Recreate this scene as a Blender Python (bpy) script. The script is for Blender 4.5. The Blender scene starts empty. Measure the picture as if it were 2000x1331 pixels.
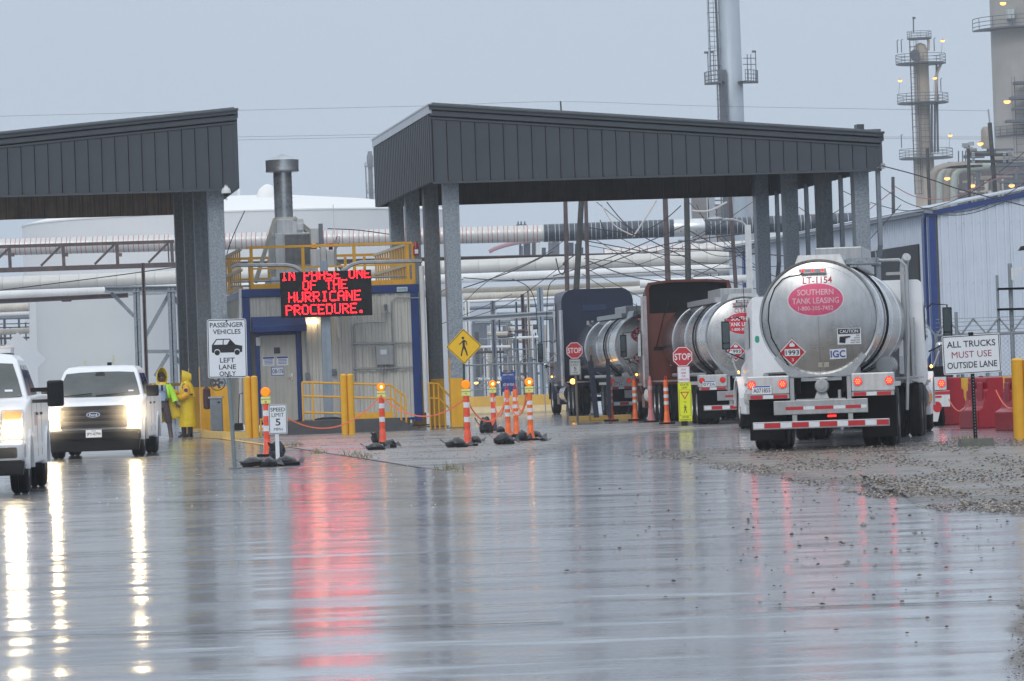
import bpy, math, random
import numpy as np
from math import sin, cos, tan, pi, radians, sqrt, atan2
from mathutils import Vector, Matrix
random.seed(7); np.random.seed(7)
S = bpy.context.scene
C = S.collection
# ------------------------------------------------------------------ camera
FPX, CH = 8000.0, 1.45                      # focal length in photo pixels, eye height in metres
PIT, ROL = math.atan(66.5*cos(radians(2.0))/FPX), radians(2.0)
_F = Vector((0, cos(PIT), sin(PIT))); _R0 = Vector((1, 0, 0)); _U0 = Vector((0, -sin(PIT), cos(PIT)))
_R = cos(ROL)*_R0 - sin(ROL)*_U0; _U = sin(ROL)*_R0 + cos(ROL)*_U0
cam = bpy.data.cameras.new('camera'); camo = bpy.data.objects.new('camera', cam); C.objects.link(camo)
camo.matrix_world = Matrix(((_R.x, _U.x, -_F.x, 0), (_R.y, _U.y, -_F.y, 0), (_R.z, _U.z, -_F.z, CH), (0, 0, 0, 1)))
cam.sensor_width = 36; cam.lens = FPX/2000*36; cam.clip_end = 6000; cam.clip_start = 0.5
S.camera = camo
# ------------------------------------------------------------------ sky, sun, exposure
W = bpy.data.worlds.new('World'); S.world = W; W.use_nodes = True
wn, wl = W.node_tree.nodes, W.node_tree.links
wn.clear()
wo = wn.new('ShaderNodeOutputWorld')
sky = wn.new('ShaderNodeTexSky'); sky.sky_type = 'NISHITA'; sky.sun_disc = False
sky.sun_elevation = radians(38); sky.sun_rotation = radians(200); sky.air_density = 1.4; sky.dust_density = 6
bg1 = wn.new('ShaderNodeBackground'); bg1.inputs[1].default_value = 0.05
wl.new(sky.outputs[0], bg1.inputs[0])
# thick rain cloud: brighter overhead than at the horizon, the same all round
tc = wn.new('ShaderNodeTexCoord'); sx = wn.new('ShaderNodeSeparateXYZ'); wl.new(tc.outputs['Generated'], sx.inputs[0])
rp = wn.new('ShaderNodeValToRGB'); wl.new(sx.outputs[2], rp.inputs[0])
SKYH = (0.415, 0.485, 0.575, 1)
rp.color_ramp.elements[0].position = 0.0; rp.color_ramp.elements[0].color = SKYH
rp.color_ramp.elements[1].position = 1.0; rp.color_ramp.elements[1].color = (1.0, 1.08, 1.18, 1)
e = rp.color_ramp.elements.new(0.12); e.color = (0.435, 0.515, 0.62, 1)
nz = wn.new('ShaderNodeTexNoise'); nz.inputs['Scale'].default_value = 3.0; nz.inputs['Detail'].default_value = 5
wl.new(tc.outputs['Generated'], nz.inputs[0])
mr = wn.new('ShaderNodeMapRange'); mr.inputs[3].default_value = 0.93; mr.inputs[4].default_value = 1.07; wl.new(nz.outputs[0], mr.inputs[0])
vm = wn.new('ShaderNodeVectorMath'); vm.operation = 'SCALE'; wl.new(rp.outputs[0], vm.inputs[0]); wl.new(mr.outputs[0], vm.inputs['Scale'])
bg2 = wn.new('ShaderNodeBackground'); wl.new(vm.outputs[0], bg2.inputs[0]); bg2.inputs[1].default_value = 0.92
ad = wn.new('ShaderNodeMixShader'); ad.inputs[0].default_value = 0.9
wl.new(bg1.outputs[0], ad.inputs[1]); wl.new(bg2.outputs[0], ad.inputs[2]); wl.new(ad.outputs[0], wo.inputs[0])
sl = bpy.data.lights.new('sun', 'SUN'); sl.energy = 0.6; sl.angle = radians(25); sl.color = (1, 0.97, 0.93)
so = bpy.data.objects.new('sun', sl); C.objects.link(so)
az, el = radians(200), radians(38)
sd = Vector((sin(az)*cos(el), cos(az)*cos(el), sin(el))); so.rotation_euler = sd.to_track_quat('Z', 'Y').to_euler()
vs = S.view_settings; vs.view_transform = 'Standard'; vs.look = 'None'; vs.exposure = 0.45; vs.gamma = 1; vs.use_curve_mapping = False
S.cycles.max_bounces = 8; S.cycles.volume_bounces = 1
# ------------------------------------------------------------------ photo pixel <-> place
def ray(px, py): return (_F + _R*((px-1000)/FPX) - _U*((py-665.5)/FPX))
O = Vector((0, 0, CH))
def at(px, py, Y): d = ray(px, py); return O + d*(Y/d.y)
def onz(px, py, z=0.0): d = ray(px, py); return O + d*((z-CH)/d.z)
# ------------------------------------------------------------------ materials
MATS = {}
def mat(name, col=None, rough=0.5, metal=0.0, var=0.15, vs_=6.0, streak=0.0, bump=0.0, bs=30.0, spec=0.5, emit=0.0, ecol=None, col2=None, c2t=0.55, stretch=(1, 1, 1), coat=0.0, alpha=1.0, trans=0.0, rvar=0.1):
    if name in MATS: return MATS[name]
    m = bpy.data.materials.new(name); MATS[name] = m; m.use_nodes = True
    nt = m.node_tree; b = nt.nodes['Principled BSDF']; L = nt.links
    b.inputs['Roughness'].default_value = rough; b.inputs['Metallic'].default_value = metal
    b.inputs['Specular IOR Level'].default_value = spec; b.inputs['Coat Weight'].default_value = coat; b.inputs['Coat Roughness'].default_value = 0.08
    b.inputs['Transmission Weight'].default_value = trans
    c4 = (*col, 1)
    if emit:
        b.inputs['Emission Color'].default_value = (*(ecol or col), 1); b.inputs['Emission Strength'].default_value = emit
    tc = nt.nodes.new('ShaderNodeTexCoord'); mp = nt.nodes.new('ShaderNodeMapping'); mp.inputs['Scale'].default_value = stretch
    L.new(tc.outputs['Object'], mp.inputs[0])
    n = nt.nodes.new('ShaderNodeTexNoise'); n.inputs['Scale'].default_value = vs_; n.inputs['Detail'].default_value = 6; n.inputs['Roughness'].default_value = 0.65
    L.new(mp.outputs[0], n.inputs[0])
    if var > 0 or col2:
        mx = nt.nodes.new('ShaderNodeMix'); mx.data_type = 'RGBA'
        lo = tuple(c*(1-var) for c in col); hi = tuple(min(1, c*(1+var*0.7)) for c in col)
        mx.inputs[6].default_value = (*lo, 1); mx.inputs[7].default_value = (*hi, 1)
        r = nt.nodes.new('ShaderNodeMapRange'); r.inputs[1].default_value = 0.3; r.inputs[2].default_value = 0.7; L.new(n.outputs[0], r.inputs[0]); L.new(r.outputs[0], mx.inputs[0])
        out = mx.outputs[2]
        if streak > 0:      # rain streaks and grime running down
            m2 = nt.nodes.new('ShaderNodeMapping'); m2.inputs['Scale'].default_value = (14, 14, 0.7); L.new(tc.outputs['Object'], m2.inputs[0])
            n2 = nt.nodes.new('ShaderNodeTexNoise'); n2.inputs['Scale'].default_value = 1.0; n2.inputs['Detail'].default_value = 5; L.new(m2.outputs[0], n2.inputs[0])
            r2 = nt.nodes.new('ShaderNodeMapRange'); r2.inputs[1].default_value = 0.42; r2.inputs[2].default_value = 0.75; r2.inputs[3].default_value = 0; r2.inputs[4].default_value = streak; L.new(n2.outputs[0], r2.inputs[0])
            mx2 = nt.nodes.new('ShaderNodeMix'); mx2.data_type = 'RGBA'; L.new(r2.outputs[0], mx2.inputs[0]); L.new(out, mx2.inputs[6]); mx2.inputs[7].default_value = (*(col2 or tuple(c*0.35 for c in col)), 1)
            out = mx2.outputs[2]
        elif col2:
            n3 = nt.nodes.new('ShaderNodeTexNoise'); n3.inputs['Scale'].default_value = vs_*0.6; n3.inputs['Detail'].default_value = 8; L.new(mp.outputs[0], n3.inputs[0])
            r3 = nt.nodes.new('ShaderNodeMapRange'); r3.inputs[1].default_value = c2t; r3.inputs[2].default_value = c2t+0.12; L.new(n3.outputs[0], r3.inputs[0])
            mx3 = nt.nodes.new('ShaderNodeMix'); mx3.data_type = 'RGBA'; L.new(r3.outputs[0], mx3.inputs[0]); L.new(out, mx3.inputs[6]); mx3.inputs[7].default_value = (*col2, 1)
            out = mx3.outputs[2]
        L.new(out, b.inputs['Base Color'])
    else: b.inputs['Base Color'].default_value = c4
    if rvar > 0 and rough > 0:
        rr = nt.nodes.new('ShaderNodeMapRange'); rr.inputs[3].default_value = max(0.02, rough-rvar); rr.inputs[4].default_value = min(1, rough+rvar); L.new(n.outputs[0], rr.inputs[0]); L.new(rr.outputs[0], b.inputs['Roughness'])
    if bump > 0:
        nb = nt.nodes.new('ShaderNodeTexNoise'); nb.inputs['Scale'].default_value = bs; nb.inputs['Detail'].default_value = 4; L.new(mp.outputs[0], nb.inputs[0])
        bp = nt.nodes.new('ShaderNodeBump'); bp.inputs['Strength'].default_value = bump; bp.inputs['Distance'].default_value = 0.02; L.new(nb.outputs[0], bp.inputs['Height']); L.new(bp.outputs[0], b.inputs['Normal'])
    return m
def glow(name, col, s): return mat(name, col, rough=0.3, var=0, emit=s, rvar=0)
galv = mat('galvanised steel', (0.30, 0.34, 0.38), 0.5, 0.35, 0.42, 20, streak=0.25, col2=(0.17, 0.19, 0.21), bump=0.1, bs=30)
galvd = mat('weathered galvanised steel', (0.16, 0.18, 0.20), 0.55, 0.25, 0.3, 12, streak=0.5, col2=(0.09, 0.07, 0.06))
steelg = mat('grey painted steel', (0.20, 0.23, 0.27), 0.5, 0.1, 0.2, 4, streak=0.3)
rust = mat('rusty brown steel', (0.10, 0.075, 0.075), 0.7, 0.0, 0.4, 3, col2=(0.20, 0.11, 0.08), c2t=0.6)
dkpanel = mat('charcoal ribbed metal', (0.050, 0.059, 0.071), 0.5, 0.0, 0.14, 1.2, streak=0.28, col2=(0.05, 0.056, 0.07))
dktrim = mat('charcoal trim', (0.055, 0.064, 0.076), 0.4, 0, 0.1, 3)
brpanel2 = mat('dark stained metal', (0.075, 0.058, 0.045), 0.7, 0.0, 0.4, 1.0, streak=0.6, col2=(0.02, 0.018, 0.018), spec=.15)
brpanel = mat('brown stained metal', (0.26, 0.18, 0.12), 0.6, 0.0, 0.4, 1.0, streak=0.6, col2=(0.035, 0.03, 0.03))
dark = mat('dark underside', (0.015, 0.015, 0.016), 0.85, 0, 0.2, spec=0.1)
yel = mat('safety yellow paint', (0.78, 0.40, 0.02), 0.4, 0, 0.10, 3, streak=0.22, col2=(0.36, 0.18, 0.03))
yelp = mat('faded yellow paint', (0.72, 0.47, 0.12), 0.55, 0, 0.15, 2, streak=0.25, col2=(0.5, 0.38, 0.2))
blue = mat('blue painted steel', (0.010, 0.042, 0.20), 0.35, 0, 0.15, 3, streak=0.2)
beige = mat('beige ribbed metal', (0.64, 0.63, 0.58), 0.45, 0, 0.08, 2, streak=0.35, col2=(0.30, 0.28, 0.24))
white = mat('white paint', (0.78, 0.79, 0.81), 0.42, 0, 0.05, 3, coat=0.15)
whited = mat('dirty white paint', (0.66, 0.67, 0.68), 0.4, 0, 0.12, 4, streak=0.25, col2=(0.4, 0.38, 0.35))
offw = mat('pale siding', (0.60, 0.66, 0.74), 0.42, 0, 0.06, 1.5, streak=0.15, col2=(0.45, 0.48, 0.52))
tankw = mat('storage tank white', (0.72, 0.73, 0.74), 0.6, 0, 0.06, 0.1, streak=0.08, col2=(0.5, 0.5, 0.5))
tankroof = mat('storage tank roof white', (0.82, 0.82, 0.80), 0.6, 0, 0.04, 0.1)
ins = mat('insulation jacket', (0.62, 0.62, 0.60), 0.35, 0.25, 0.12, 1.5, streak=0.2)
alu = mat('aluminium jacket', (0.66, 0.67, 0.68), 0.3, 0.7, 0.1, 2)
dkpipe = mat('dark blue grey jacket', (0.05, 0.065, 0.09), 0.4, 0, 0.2, 2)
tanp = mat('tan pipe', (0.52, 0.49, 0.42), 0.5, 0, 0.2, 1, streak=0.35, col2=(0.26, 0.15, 0.09))
whp = mat('white pipe', (0.76, 0.77, 0.77), 0.4, 0, 0.08, 1, streak=0.2, col2=(0.45, 0.33, 0.25))
redb = mat('red band', (0.45, 0.10, 0.11), 0.5, 0, 0.1)
conc = mat('concrete', (0.34, 0.33, 0.31), 0.75, 0, 0.2, 3, bump=0.3)
blk = mat('black rubber', (0.009, 0.009, 0.010), 0.6, 0, 0.3, 8, bump=0.2, bs=25, spec=0.15)
blkp = mat('black plastic', (0.009, 0.009, 0.010), 0.4, 0, 0.1, 5, spec=0.22)
bag = mat('black plastic bag', (0.012, 0.012, 0.015), 0.25, 0, 0.2, 6, bump=0.8, bs=9)
chrome = mat('chrome', (0.85, 0.86, 0.87), 0.1, 1.0, 0.05, 3, rvar=0.04)
stain = mat('polished stainless steel', (0.70, 0.71, 0.72), 0.17, 1.0, 0.06, 2.5, rvar=0.06, bump=0.05, bs=3)
headst = mat('brushed stainless steel', (0.50, 0.505, 0.51), 0.29, 1.0, 0.14, 3, streak=0.3, col2=(0.28, 0.27, 0.25), rvar=0.08, bump=0.04, bs=4)
alugrey = mat('dull aluminium', (0.42, 0.43, 0.44), 0.45, 0.6, 0.15, 5, streak=0.3)
orange = mat('orange plastic', (0.85, 0.09, 0.035), 0.45, 0, 0.12, 6, streak=0.2, col2=(0.45, 0.06, 0.04))
orange2 = mat('bright orange plastic', (0.90, 0.16, 0.03), 0.45, 0, 0.1, 6)
pinkp = mat('faded pink plastic', (0.62, 0.20, 0.19), 0.5, 0, 0.15, 5)
rwhite = mat('reflective white', (0.72, 0.74, 0.77), 0.35, 0, 0.12, 20)
rred = mat('reflective red', (0.50, 0.02, 0.03), 0.3, 0, 0.1, 15)
signw = mat('sign white', (0.74, 0.77, 0.81), 0.35, 0, 0.04, 10)
signk = mat('sign black', (0.015, 0.015, 0.02), 0.4, 0, 0)
signr = mat('sign maroon', (0.28, 0.02, 0.06), 0.4, 0, 0)
signred = mat('sign red', (0.50, 0.02, 0.03), 0.35, 0, 0.1, 10)
signy = mat('sign yellow', (0.83, 0.50, 0.01), 0.35, 0, 0.06, 8)
signly = mat('fluorescent yellow', (0.75, 0.80, 0.02), 0.35, 0, 0.03, 8)
signb = mat('sign blue', (0.02, 0.05, 0.32), 0.4, 0, 0)
plyw = mat('pale yellow plastic', (0.74, 0.76, 0.25), 0.4, 0, 0.08, 8)
amberl = mat('amber lens', (0.90, 0.30, 0.0), 0.2, 0, 0.12, 20, emit=0.25, ecol=(1, 0.3, 0))
amberh = glow('amber lamp lit', (1, 0.50, 0.06), 5)
ambers = glow('amber marker lit', (1, 0.42, 0.05), 7)
sodium = glow('sodium lamp', (1.0, 0.36, 0.07), 3.2)
redl = glow('red lamp lit', (1.0, 0.012, 0.01), 4)
redh = glow('brake lamp core', (1.0, 0.07, 0.02), 7)
redd = mat('dark red lens', (0.35, 0.01, 0.015), 0.15, 0, 0.05, emit=0.25, ecol=(1, 0.03, 0.02))
ledm = glow('red led', (1.0, 0.004, 0.008), 30)
headl = glow('headlamp lit', (1.0, 0.78, 0.42), 60)
glass = mat('windscreen glass', (0.05, 0.06, 0.058), 0.08, 0, 0.3, 2, rvar=0, spec=0.7)
glassd = mat('dark glass', (0.012, 0.015, 0.018), 0.04, 0, 0, rvar=0, spec=0.7)
mirr = mat('mirror glass', (0.10, 0.12, 0.12), 0.05, 1.0, 0.1, rvar=0)
redcab = mat('rust red paint', (0.13, 0.022, 0.010), 0.45, 0, 0.12, 3, coat=0.1, streak=.2)
bluecab = mat('navy paint', (0.006, 0.013, 0.042), 0.45, 0, 0.1, 3, coat=0.1)
blkfab = mat('black dirty metal', (0.009, 0.009, 0.010), 0.75, 0, 0.3, 6, spec=0.12)
barred = mat('red plastic barrier', (0.36, 0.002, 0.014), 0.3, 0, 0.15, 3, streak=0.15)
barorg = mat('yellow ochre concrete', (0.70, 0.42, 0.08), 0.65, 0, 0.15, 2, streak=0.2, col2=(0.4, 0.28, 0.12))
rope = mat('orange rope', (0.85, 0.22, 0.12), 0.7, 0, 0.2, 30)
wire = mat('black cable', (0.02, 0.02, 0.025), 0.5, 0, 0)
wirew = mat('pale cable', (0.62, 0.58, 0.55), 0.5, 0, 0)
wirer = mat('red cable', (0.30, 0.12, 0.13), 0.5, 0, 0)
raincoat = mat('yellow raincoat', (0.80, 0.58, 0.02), 0.32, 0, 0.12, 5, bump=0.3, bs=8)
raincoat2 = mat('yellow rain sleeve', (0.80, 0.42, 0.02), 0.32, 0, 0.12, 5)
lime = mat('lime safety vest', (0.45, 0.85, 0.05), 0.5, 0, 0.1)
shirt = mat('light blue shirt', (0.32, 0.42, 0.58), 0.8, 0, 0.1)
trous = mat('dark trousers', (0.07, 0.05, 0.06), 0.8, 0, 0.2)
skin = mat('brown skin', (0.12, 0.05, 0.035), 0.5, 0, 0.1)
hair = mat('black hair', (0.012, 0.01, 0.01), 0.6, 0, 0.2, 30, bump=0.4)
boot = mat('black boots', (0.02, 0.02, 0.022), 0.4, 0, 0.2)
pole = mat('weathered wooden pole', (0.07, 0.075, 0.075), 0.8, 0, 0.3, 4, streak=0.4)
column_beige = mat('refinery column beige', (0.42, 0.37, 0.30), 0.6, 0, 0.15, 0.3, streak=0.3, col2=(0.25, 0.19, 0.14))
column_grey = mat('refinery stack grey', (0.42, 0.48, 0.54), 0.45, 0.1, 0.12, 0.3, streak=0.3, col2=(0.26, 0.30, 0.34))
# ------------------------------------------------------------------ text outlines (built-in font)
_tx = {}
def glyphs(s, bold=False):
    k = (s, bold)
    if k in _tx: return _tx[k]
    cu = bpy.data.curves.new('t', 'FONT'); cu.body = s; cu.size = 1; cu.resolution_u = 3
    if bold: cu.offset = 0.012
    ob = bpy.data.objects.new('t', cu); C.objects.link(ob)
    dg = bpy.context.evaluated_depsgraph_get(); dg.update()
    me = ob.evaluated_get(dg).to_mesh()
    vs_ = [(v.co.x, v.co.y) for v in me.vertices]; fs = [tuple(p.vertices) for p in me.polygons]
    ob.evaluated_get(dg).to_mesh_clear(); bpy.data.objects.remove(ob); bpy.data.curves.remove(cu)
    xs = [a for a, b in vs_]; ys = [b for a, b in vs_]
    x0, x1, y0, y1 = min(xs), max(xs), min(ys), max(ys)
    _tx[k] = ([((x-x0)/(x1-x0)-.5, (y-y0)/(y1-y0)-.5) for x, y in vs_], fs)
    return _tx[k]
for s_ in ['PASSENGER', 'VEHICLES', 'LEFT', 'LANE', 'ONLY', 'SPEED', 'LIMIT', '5', 'MPH', 'STOP', 'OB-176', 'HUNTER', 'ALL TRUCKS', 'MUST USE', 'OUTSIDE LANE', 'STATE', 'LAW', 'TO', 'WITHIN', 'CROSSWALK',
           'STOP HERE', 'FOR', 'INSPECTION', 'HERE', 'LT-1154', 'CLT-1644', 'SOUTHERN', 'TANK LEASING', '1-800-305-7452', 'CAUTION', 'THIS', 'VEHICLE', 'MAKES WIDE', 'RIGHT TURNS', 'IGC', '1993', '3', 'A071855', '0726', 'BRENNER', 'JPY-0794', 'TEXAS', 'Ford', 'NOT AN HOUR', 'SAFETY FIRST']:
    glyphs(s_, True)
glyphs('MUST USE', False); glyphs('MPH', False); glyphs('LIMIT', False)
# ------------------------------------------------------------------ mesh helpers
def rrect(cx, cy, w, h, r, n=4):
    r = min(r, w/2-1e-4, h/2-1e-4); P = []
    for sx_, sy_, a0 in ((1, -1, -90), (1, 1, 0), (-1, 1, 90), (-1, -1, 180)):
        for k in range(n+1):
            a = radians(a0+90*k/n); P.append((cx+sx_*(w/2-r)+r*cos(a), cy+sy_*(h/2-r)+r*sin(a)))
    return P
def ell(cx, cy, a, b, n=24, ph=0): return [(cx+a*cos(ph+2*pi*k/n), cy+b*sin(ph+2*pi*k/n)) for k in range(n)]
def front(y, s=-1): return lambda u, v: (u, y, v)
class MB:
    def __init__(s): s.v = []; s.f = []
    def add(s, vs_, fs): o = len(s.v); s.v += [tuple(v) for v in vs_]; s.f += [tuple(i+o for i in f) for f in fs]; return s
    def box(s, c, d, rz=0, rx=0, ry=0):
        x, y, z = d[0]/2, d[1]/2, d[2]/2
        P = [Vector(p) for p in ((-x, -y, -z), (x, -y, -z), (x, y, -z), (-x, y, -z), (-x, -y, z), (x, -y, z), (x, y, z), (-x, y, z))]
        if rz or rx or ry:
            M = Matrix.Rotation(rz, 3, 'Z') @ Matrix.Rotation(ry, 3, 'Y') @ Matrix.Rotation(rx, 3, 'X'); P = [M@p for p in P]
        c = Vector(c)
        return s.add([p+c for p in P], [(0, 3, 2, 1), (4, 5, 6, 7), (0, 1, 5, 4), (1, 2, 6, 5), (2, 3, 7, 6), (3, 0, 4, 7)])
    def bx(s, x0, x1, y0, y1, z0, z1): return s.box(((x0+x1)/2, (y0+y1)/2, (z0+z1)/2), (abs(x1-x0), abs(y1-y0), abs(z1-z0)))
    def flat(s, poly, m): return s.add([m(*p) for p in poly], [tuple(range(len(poly)))])
    def plate(s, poly, y0, y1):     # (x, z) outline between two y
        n = len(poly)
        return s.add([(x, y0, z) for x, z in poly]+[(x, y1, z) for x, z in poly], [tuple(range(n)), tuple(range(2*n-1, n-1, -1))]+[(i, i+n, (i+1) % n+n, (i+1) % n) for i in range(n)])
    def prx(s, poly, x0, x1):       # (y, z) outline between two x
        n = len(poly)
        return s.add([(x0, y, z) for y, z in poly]+[(x1, y, z) for y, z in poly], [tuple(range(n-1, -1, -1)), tuple(range(n, 2*n))]+[(i, (i+1) % n, (i+1) % n+n, i+n) for i in range(n)])
    def prz(s, poly, z0, z1):
        n = len(poly)
        return s.add([(x, y, z0) for x, y in poly]+[(x, y, z1) for x, y in poly], [tuple(range(n-1, -1, -1)), tuple(range(n, 2*n))]+[(i, (i+1) % n, (i+1) % n+n, i+n) for i in range(n)])
    def ring(s, A, B, m):           # flat band between two outlines of equal count
        n = len(A); return s.add([m(*p) for p in A]+[m(*p) for p in B], [(i, (i+1) % n, (i+1) % n+n, i+n) for i in range(n)])
    def tube(s, pts, r, n=8, cap=True, sq=False):
        pts = [Vector(p) for p in pts]; rs = r if isinstance(r, (list, tuple)) else [r]*len(pts)
        up = None; V = []; F_ = []
        for i, p in enumerate(pts):
            t = (pts[min(i+1, len(pts)-1)]-pts[max(i-1, 0)]).normalized()
            if up is None: up = Vector((0, 0, 1)) if abs(t.z) < 0.9 else Vector((0, 1, 0))
            a = t.cross(up).normalized(); b = a.cross(t).normalized(); up = b
            for k in range(n):
                q = 2*pi*(k+.5)/n; V.append(p+(a*cos(q)+b*sin(q))*rs[i])
        for i in range(len(pts)-1):
            for k in range(n): F_.append((i*n+k, i*n+(k+1) % n, (i+1)*n+(k+1) % n, (i+1)*n+k))
        if cap: F_.append(tuple(range(n-1, -1, -1))); F_.append(tuple((len(pts)-1)*n+k for k in range(n)))
        return s.add(V, F_)
    def bar(s, a, b, w, h=None): return s.tube([a, b], w*0.7071, 4)
    def lathe(s, prof, c, ax='z', n=24, a0=0, a1=2*pi, cap=True):
        full = abs(a1-a0-2*pi) < 1e-6; m = n if full else n+1; V = []; F_ = []
        for r, h in prof:
            for k in range(m):
                q = a0+(a1-a0)*k/n; p, w = r*cos(q), r*sin(q)
                V.append({'z': (p, w, h), 'y': (p, h, w), 'x': (h, p, w)}[ax])
        for i in range(len(prof)-1):
            for k in range(n):
                k2 = (k+1) % m; F_.append((i*m+k, i*m+k2, (i+1)*m+k2, (i+1)*m+k))
        if cap and full: F_.append(tuple(range(m-1, -1, -1))); F_.append(tuple((len(prof)-1)*m+k for k in range(m)))
        return s.add([(v[0]+c[0], v[1]+c[1], v[2]+c[2]) for v in V], F_)
    def loft(s, secs, cap=True):    # sections: lists of 3-D points of equal count
        n = len(secs[0]); V = [p for q in secs for p in q]; F_ = []
        for i in range(len(secs)-1):
            for k in range(n): F_.append((i*n+k, i*n+(k+1) % n, (i+1)*n+(k+1) % n, (i+1)*n+k))
        if cap: F_.append(tuple(range(n-1, -1, -1))); F_.append(tuple((len(secs)-1)*n+k for k in range(n)))
        return s.add(V, F_)
    def ball(s, c, r, n=14, sc=(1, 1, 1)):
        prof = [(max(1e-4, sin(pi*i/(n//2)))*1, -cos(pi*i/(n//2))) for i in range(n//2+1)]
        b = MB(); b.lathe([(a*r, h*r) for a, h in prof], (0, 0, 0), 'z', n)
        return s.add([(x*sc[0]+c[0], y*sc[1]+c[1], z*sc[2]+c[2]) for x, y, z in b.v], b.f)
    def text(s, t, cx, cy, w, h, m, bold=True, rot=0):
        vs_, fs = glyphs(t, bold); cr, sr = cos(rot), sin(rot)
        return s.add([m(cx+(x*w)*cr-(y*h)*sr, cy+(x*w)*sr+(y*h)*cr) for x, y in vs_], fs)
    def build(s, name, m, parent=None, smooth=False, bevel=0, kind=None, loc=None):
        me = bpy.data.meshes.new(name); me.from_pydata(s.v, [], s.f)
        if not isinstance(m, list): m = [m]
        for q in m: me.materials.append(q)
        me.update()
        if smooth: me.shade_smooth(); me.set_sharp_from_angle(angle=radians(38))
        ob = bpy.data.objects.new(name, me); C.objects.link(ob)
        if parent: ob.parent = parent
        if loc: ob.location = loc
        if bevel:
            bm = ob.modifiers.new('bevel', 'BEVEL'); bm.width = bevel; bm.segments = 2; bm.limit_method = 'ANGLE'; bm.angle_limit = radians(40)
        if kind: ob['kind'] = kind
        return ob
def tag(o, label=None, cat=None, group=None, kind=None):
    if label: o['label'] = label
    if cat: o['category'] = cat
    if group: o['group'] = group
    if kind: o['kind'] = kind
    return o
def thing(name, label, cat, loc=(0, 0, 0), rz=0, group=None):
    o = bpy.data.objects.new(name, None); C.objects.link(o); o.location = loc; o.rotation_euler = (0, 0, rz); o.empty_display_size = 0.3
    return tag(o, label, cat, group)
KIDS = {}
def dup(root, loc, rz=0, label=None, group=None):
    def cp(o, par):
        c = o.copy(); C.objects.link(c); c.parent = par
        for ch in list(o.children): cp(ch, c)
        return c
    r = cp(root, None); r.location = loc; r.rotation_euler = (0, 0, rz)
    if label: r['label'] = label
    if group: r['group'] = group
    return r
class Frame:                       # local frame of an upright thing: x right, y away, z up
    def __init__(s, loc, rz): s.o = Vector(loc); s.rz = rz; s.M = Matrix.Rotation(-rz, 3, 'Z')
    def px(s, px_, py_, y=0.0):    # where the photo pixel meets the local plane y
        d = s.M@ray(px_, py_); o = s.M@(O-s.o); t = (y-o.y)/d.y; p = o+d*t; return (p.x, p.z)
    def w(s, p): return s.o + s.M.inverted()@Vector(p)
# ================================================================== GROUND
def wetmat(name, c1, c2, r0, r1, dist, scale=2.2, pud=0.5, spec=0.5, coat=0.0, low=0.0):
    m = bpy.data.materials.new(name); m.use_nodes = True; nt = m.node_tree; b = nt.nodes['Principled BSDF']; L = nt.links; N = nt.nodes.new
    tc = N('ShaderNodeTexCoord'); 
    def noise(sc, det, ro=0.55, map_=None):
        n = N('ShaderNodeTexNoise'); n.inputs['Scale'].default_value = sc; n.inputs['Detail'].default_value = det; n.inputs['Roughness'].default_value = ro
        if map_:
            q = N('ShaderNodeMapping'); q.inputs['Scale'].default_value = map_; L.new(tc.outputs['Object'], q.inputs[0]); L.new(q.outputs[0], n.inputs[0])
        else: L.new(tc.outputs['Object'], n.inputs[0])
        return n
    big = noise(0.35, 6, 0.65, (0.5, 1, 1)); mid = noise(scale, 2.5, 0.45, (0.5, 1, 1)); fine = noise(22, 3)
    mx = N('ShaderNodeMix'); mx.data_type = 'RGBA'; mx.inputs[6].default_value = (*c1, 1); mx.inputs[7].default_value = (*c2, 1)
    a = N('ShaderNodeMath'); a.operation = 'ADD'; L.new(big.outputs[0], a.inputs[0]); L.new(fine.outputs[0], a.inputs[1])
    mr = N('ShaderNodeMapRange'); mr.inputs[1].default_value = 0.75; mr.inputs[2].default_value = 1.25; L.new(a.outputs[0], mr.inputs[0]); L.new(mr.outputs[0], mx.inputs[0]); L.new(mx.outputs[2], b.inputs['Base Color'])
    r = N('ShaderNodeMapRange'); r.inputs[1].default_value = pud-0.06; r.inputs[2].default_value = pud+0.10; r.inputs[3].default_value = r0; r.inputs[4].default_value = r1; L.new(big.outputs[0], r.inputs[0]); L.new(r.outputs[0], b.inputs['Roughness'])
    bp = N('ShaderNodeBump'); bp.inputs['Strength'].default_value = 1.0; bp.inputs['Distance'].default_value = dist; L.new(mid.outputs[0], bp.inputs['Height'])
    if low:
        lo = noise(0.9, 1.5, 0.4, (0.35, 1, 1)); bl_ = N('ShaderNodeBump'); bl_.inputs['Distance'].default_value = low; L.new(lo.outputs[0], bl_.inputs['Height']); L.new(bl_.outputs[0], bp.inputs['Normal'])
    bp2 = N('ShaderNodeBump'); bp2.inputs['Strength'].default_value = 0.5; bp2.inputs['Distance'].default_value = dist*0.10; L.new(fine.outputs[0], bp2.inputs['Height']); L.new(bp.outputs[0], bp2.inputs['Normal'])
    L.new(bp2.outputs[0], b.inputs['Normal']); b.inputs['Coat Weight'].default_value = coat; b.inputs['Coat Roughness'].default_value = 0.115; b.inputs['Coat IOR'].default_value = 1.45; L.new(bp2.outputs[0], b.inputs['Coat Normal']); b.inputs['IOR'].default_value = 1.45; b.inputs['Specular IOR Level'].default_value = spec
    return m
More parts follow.
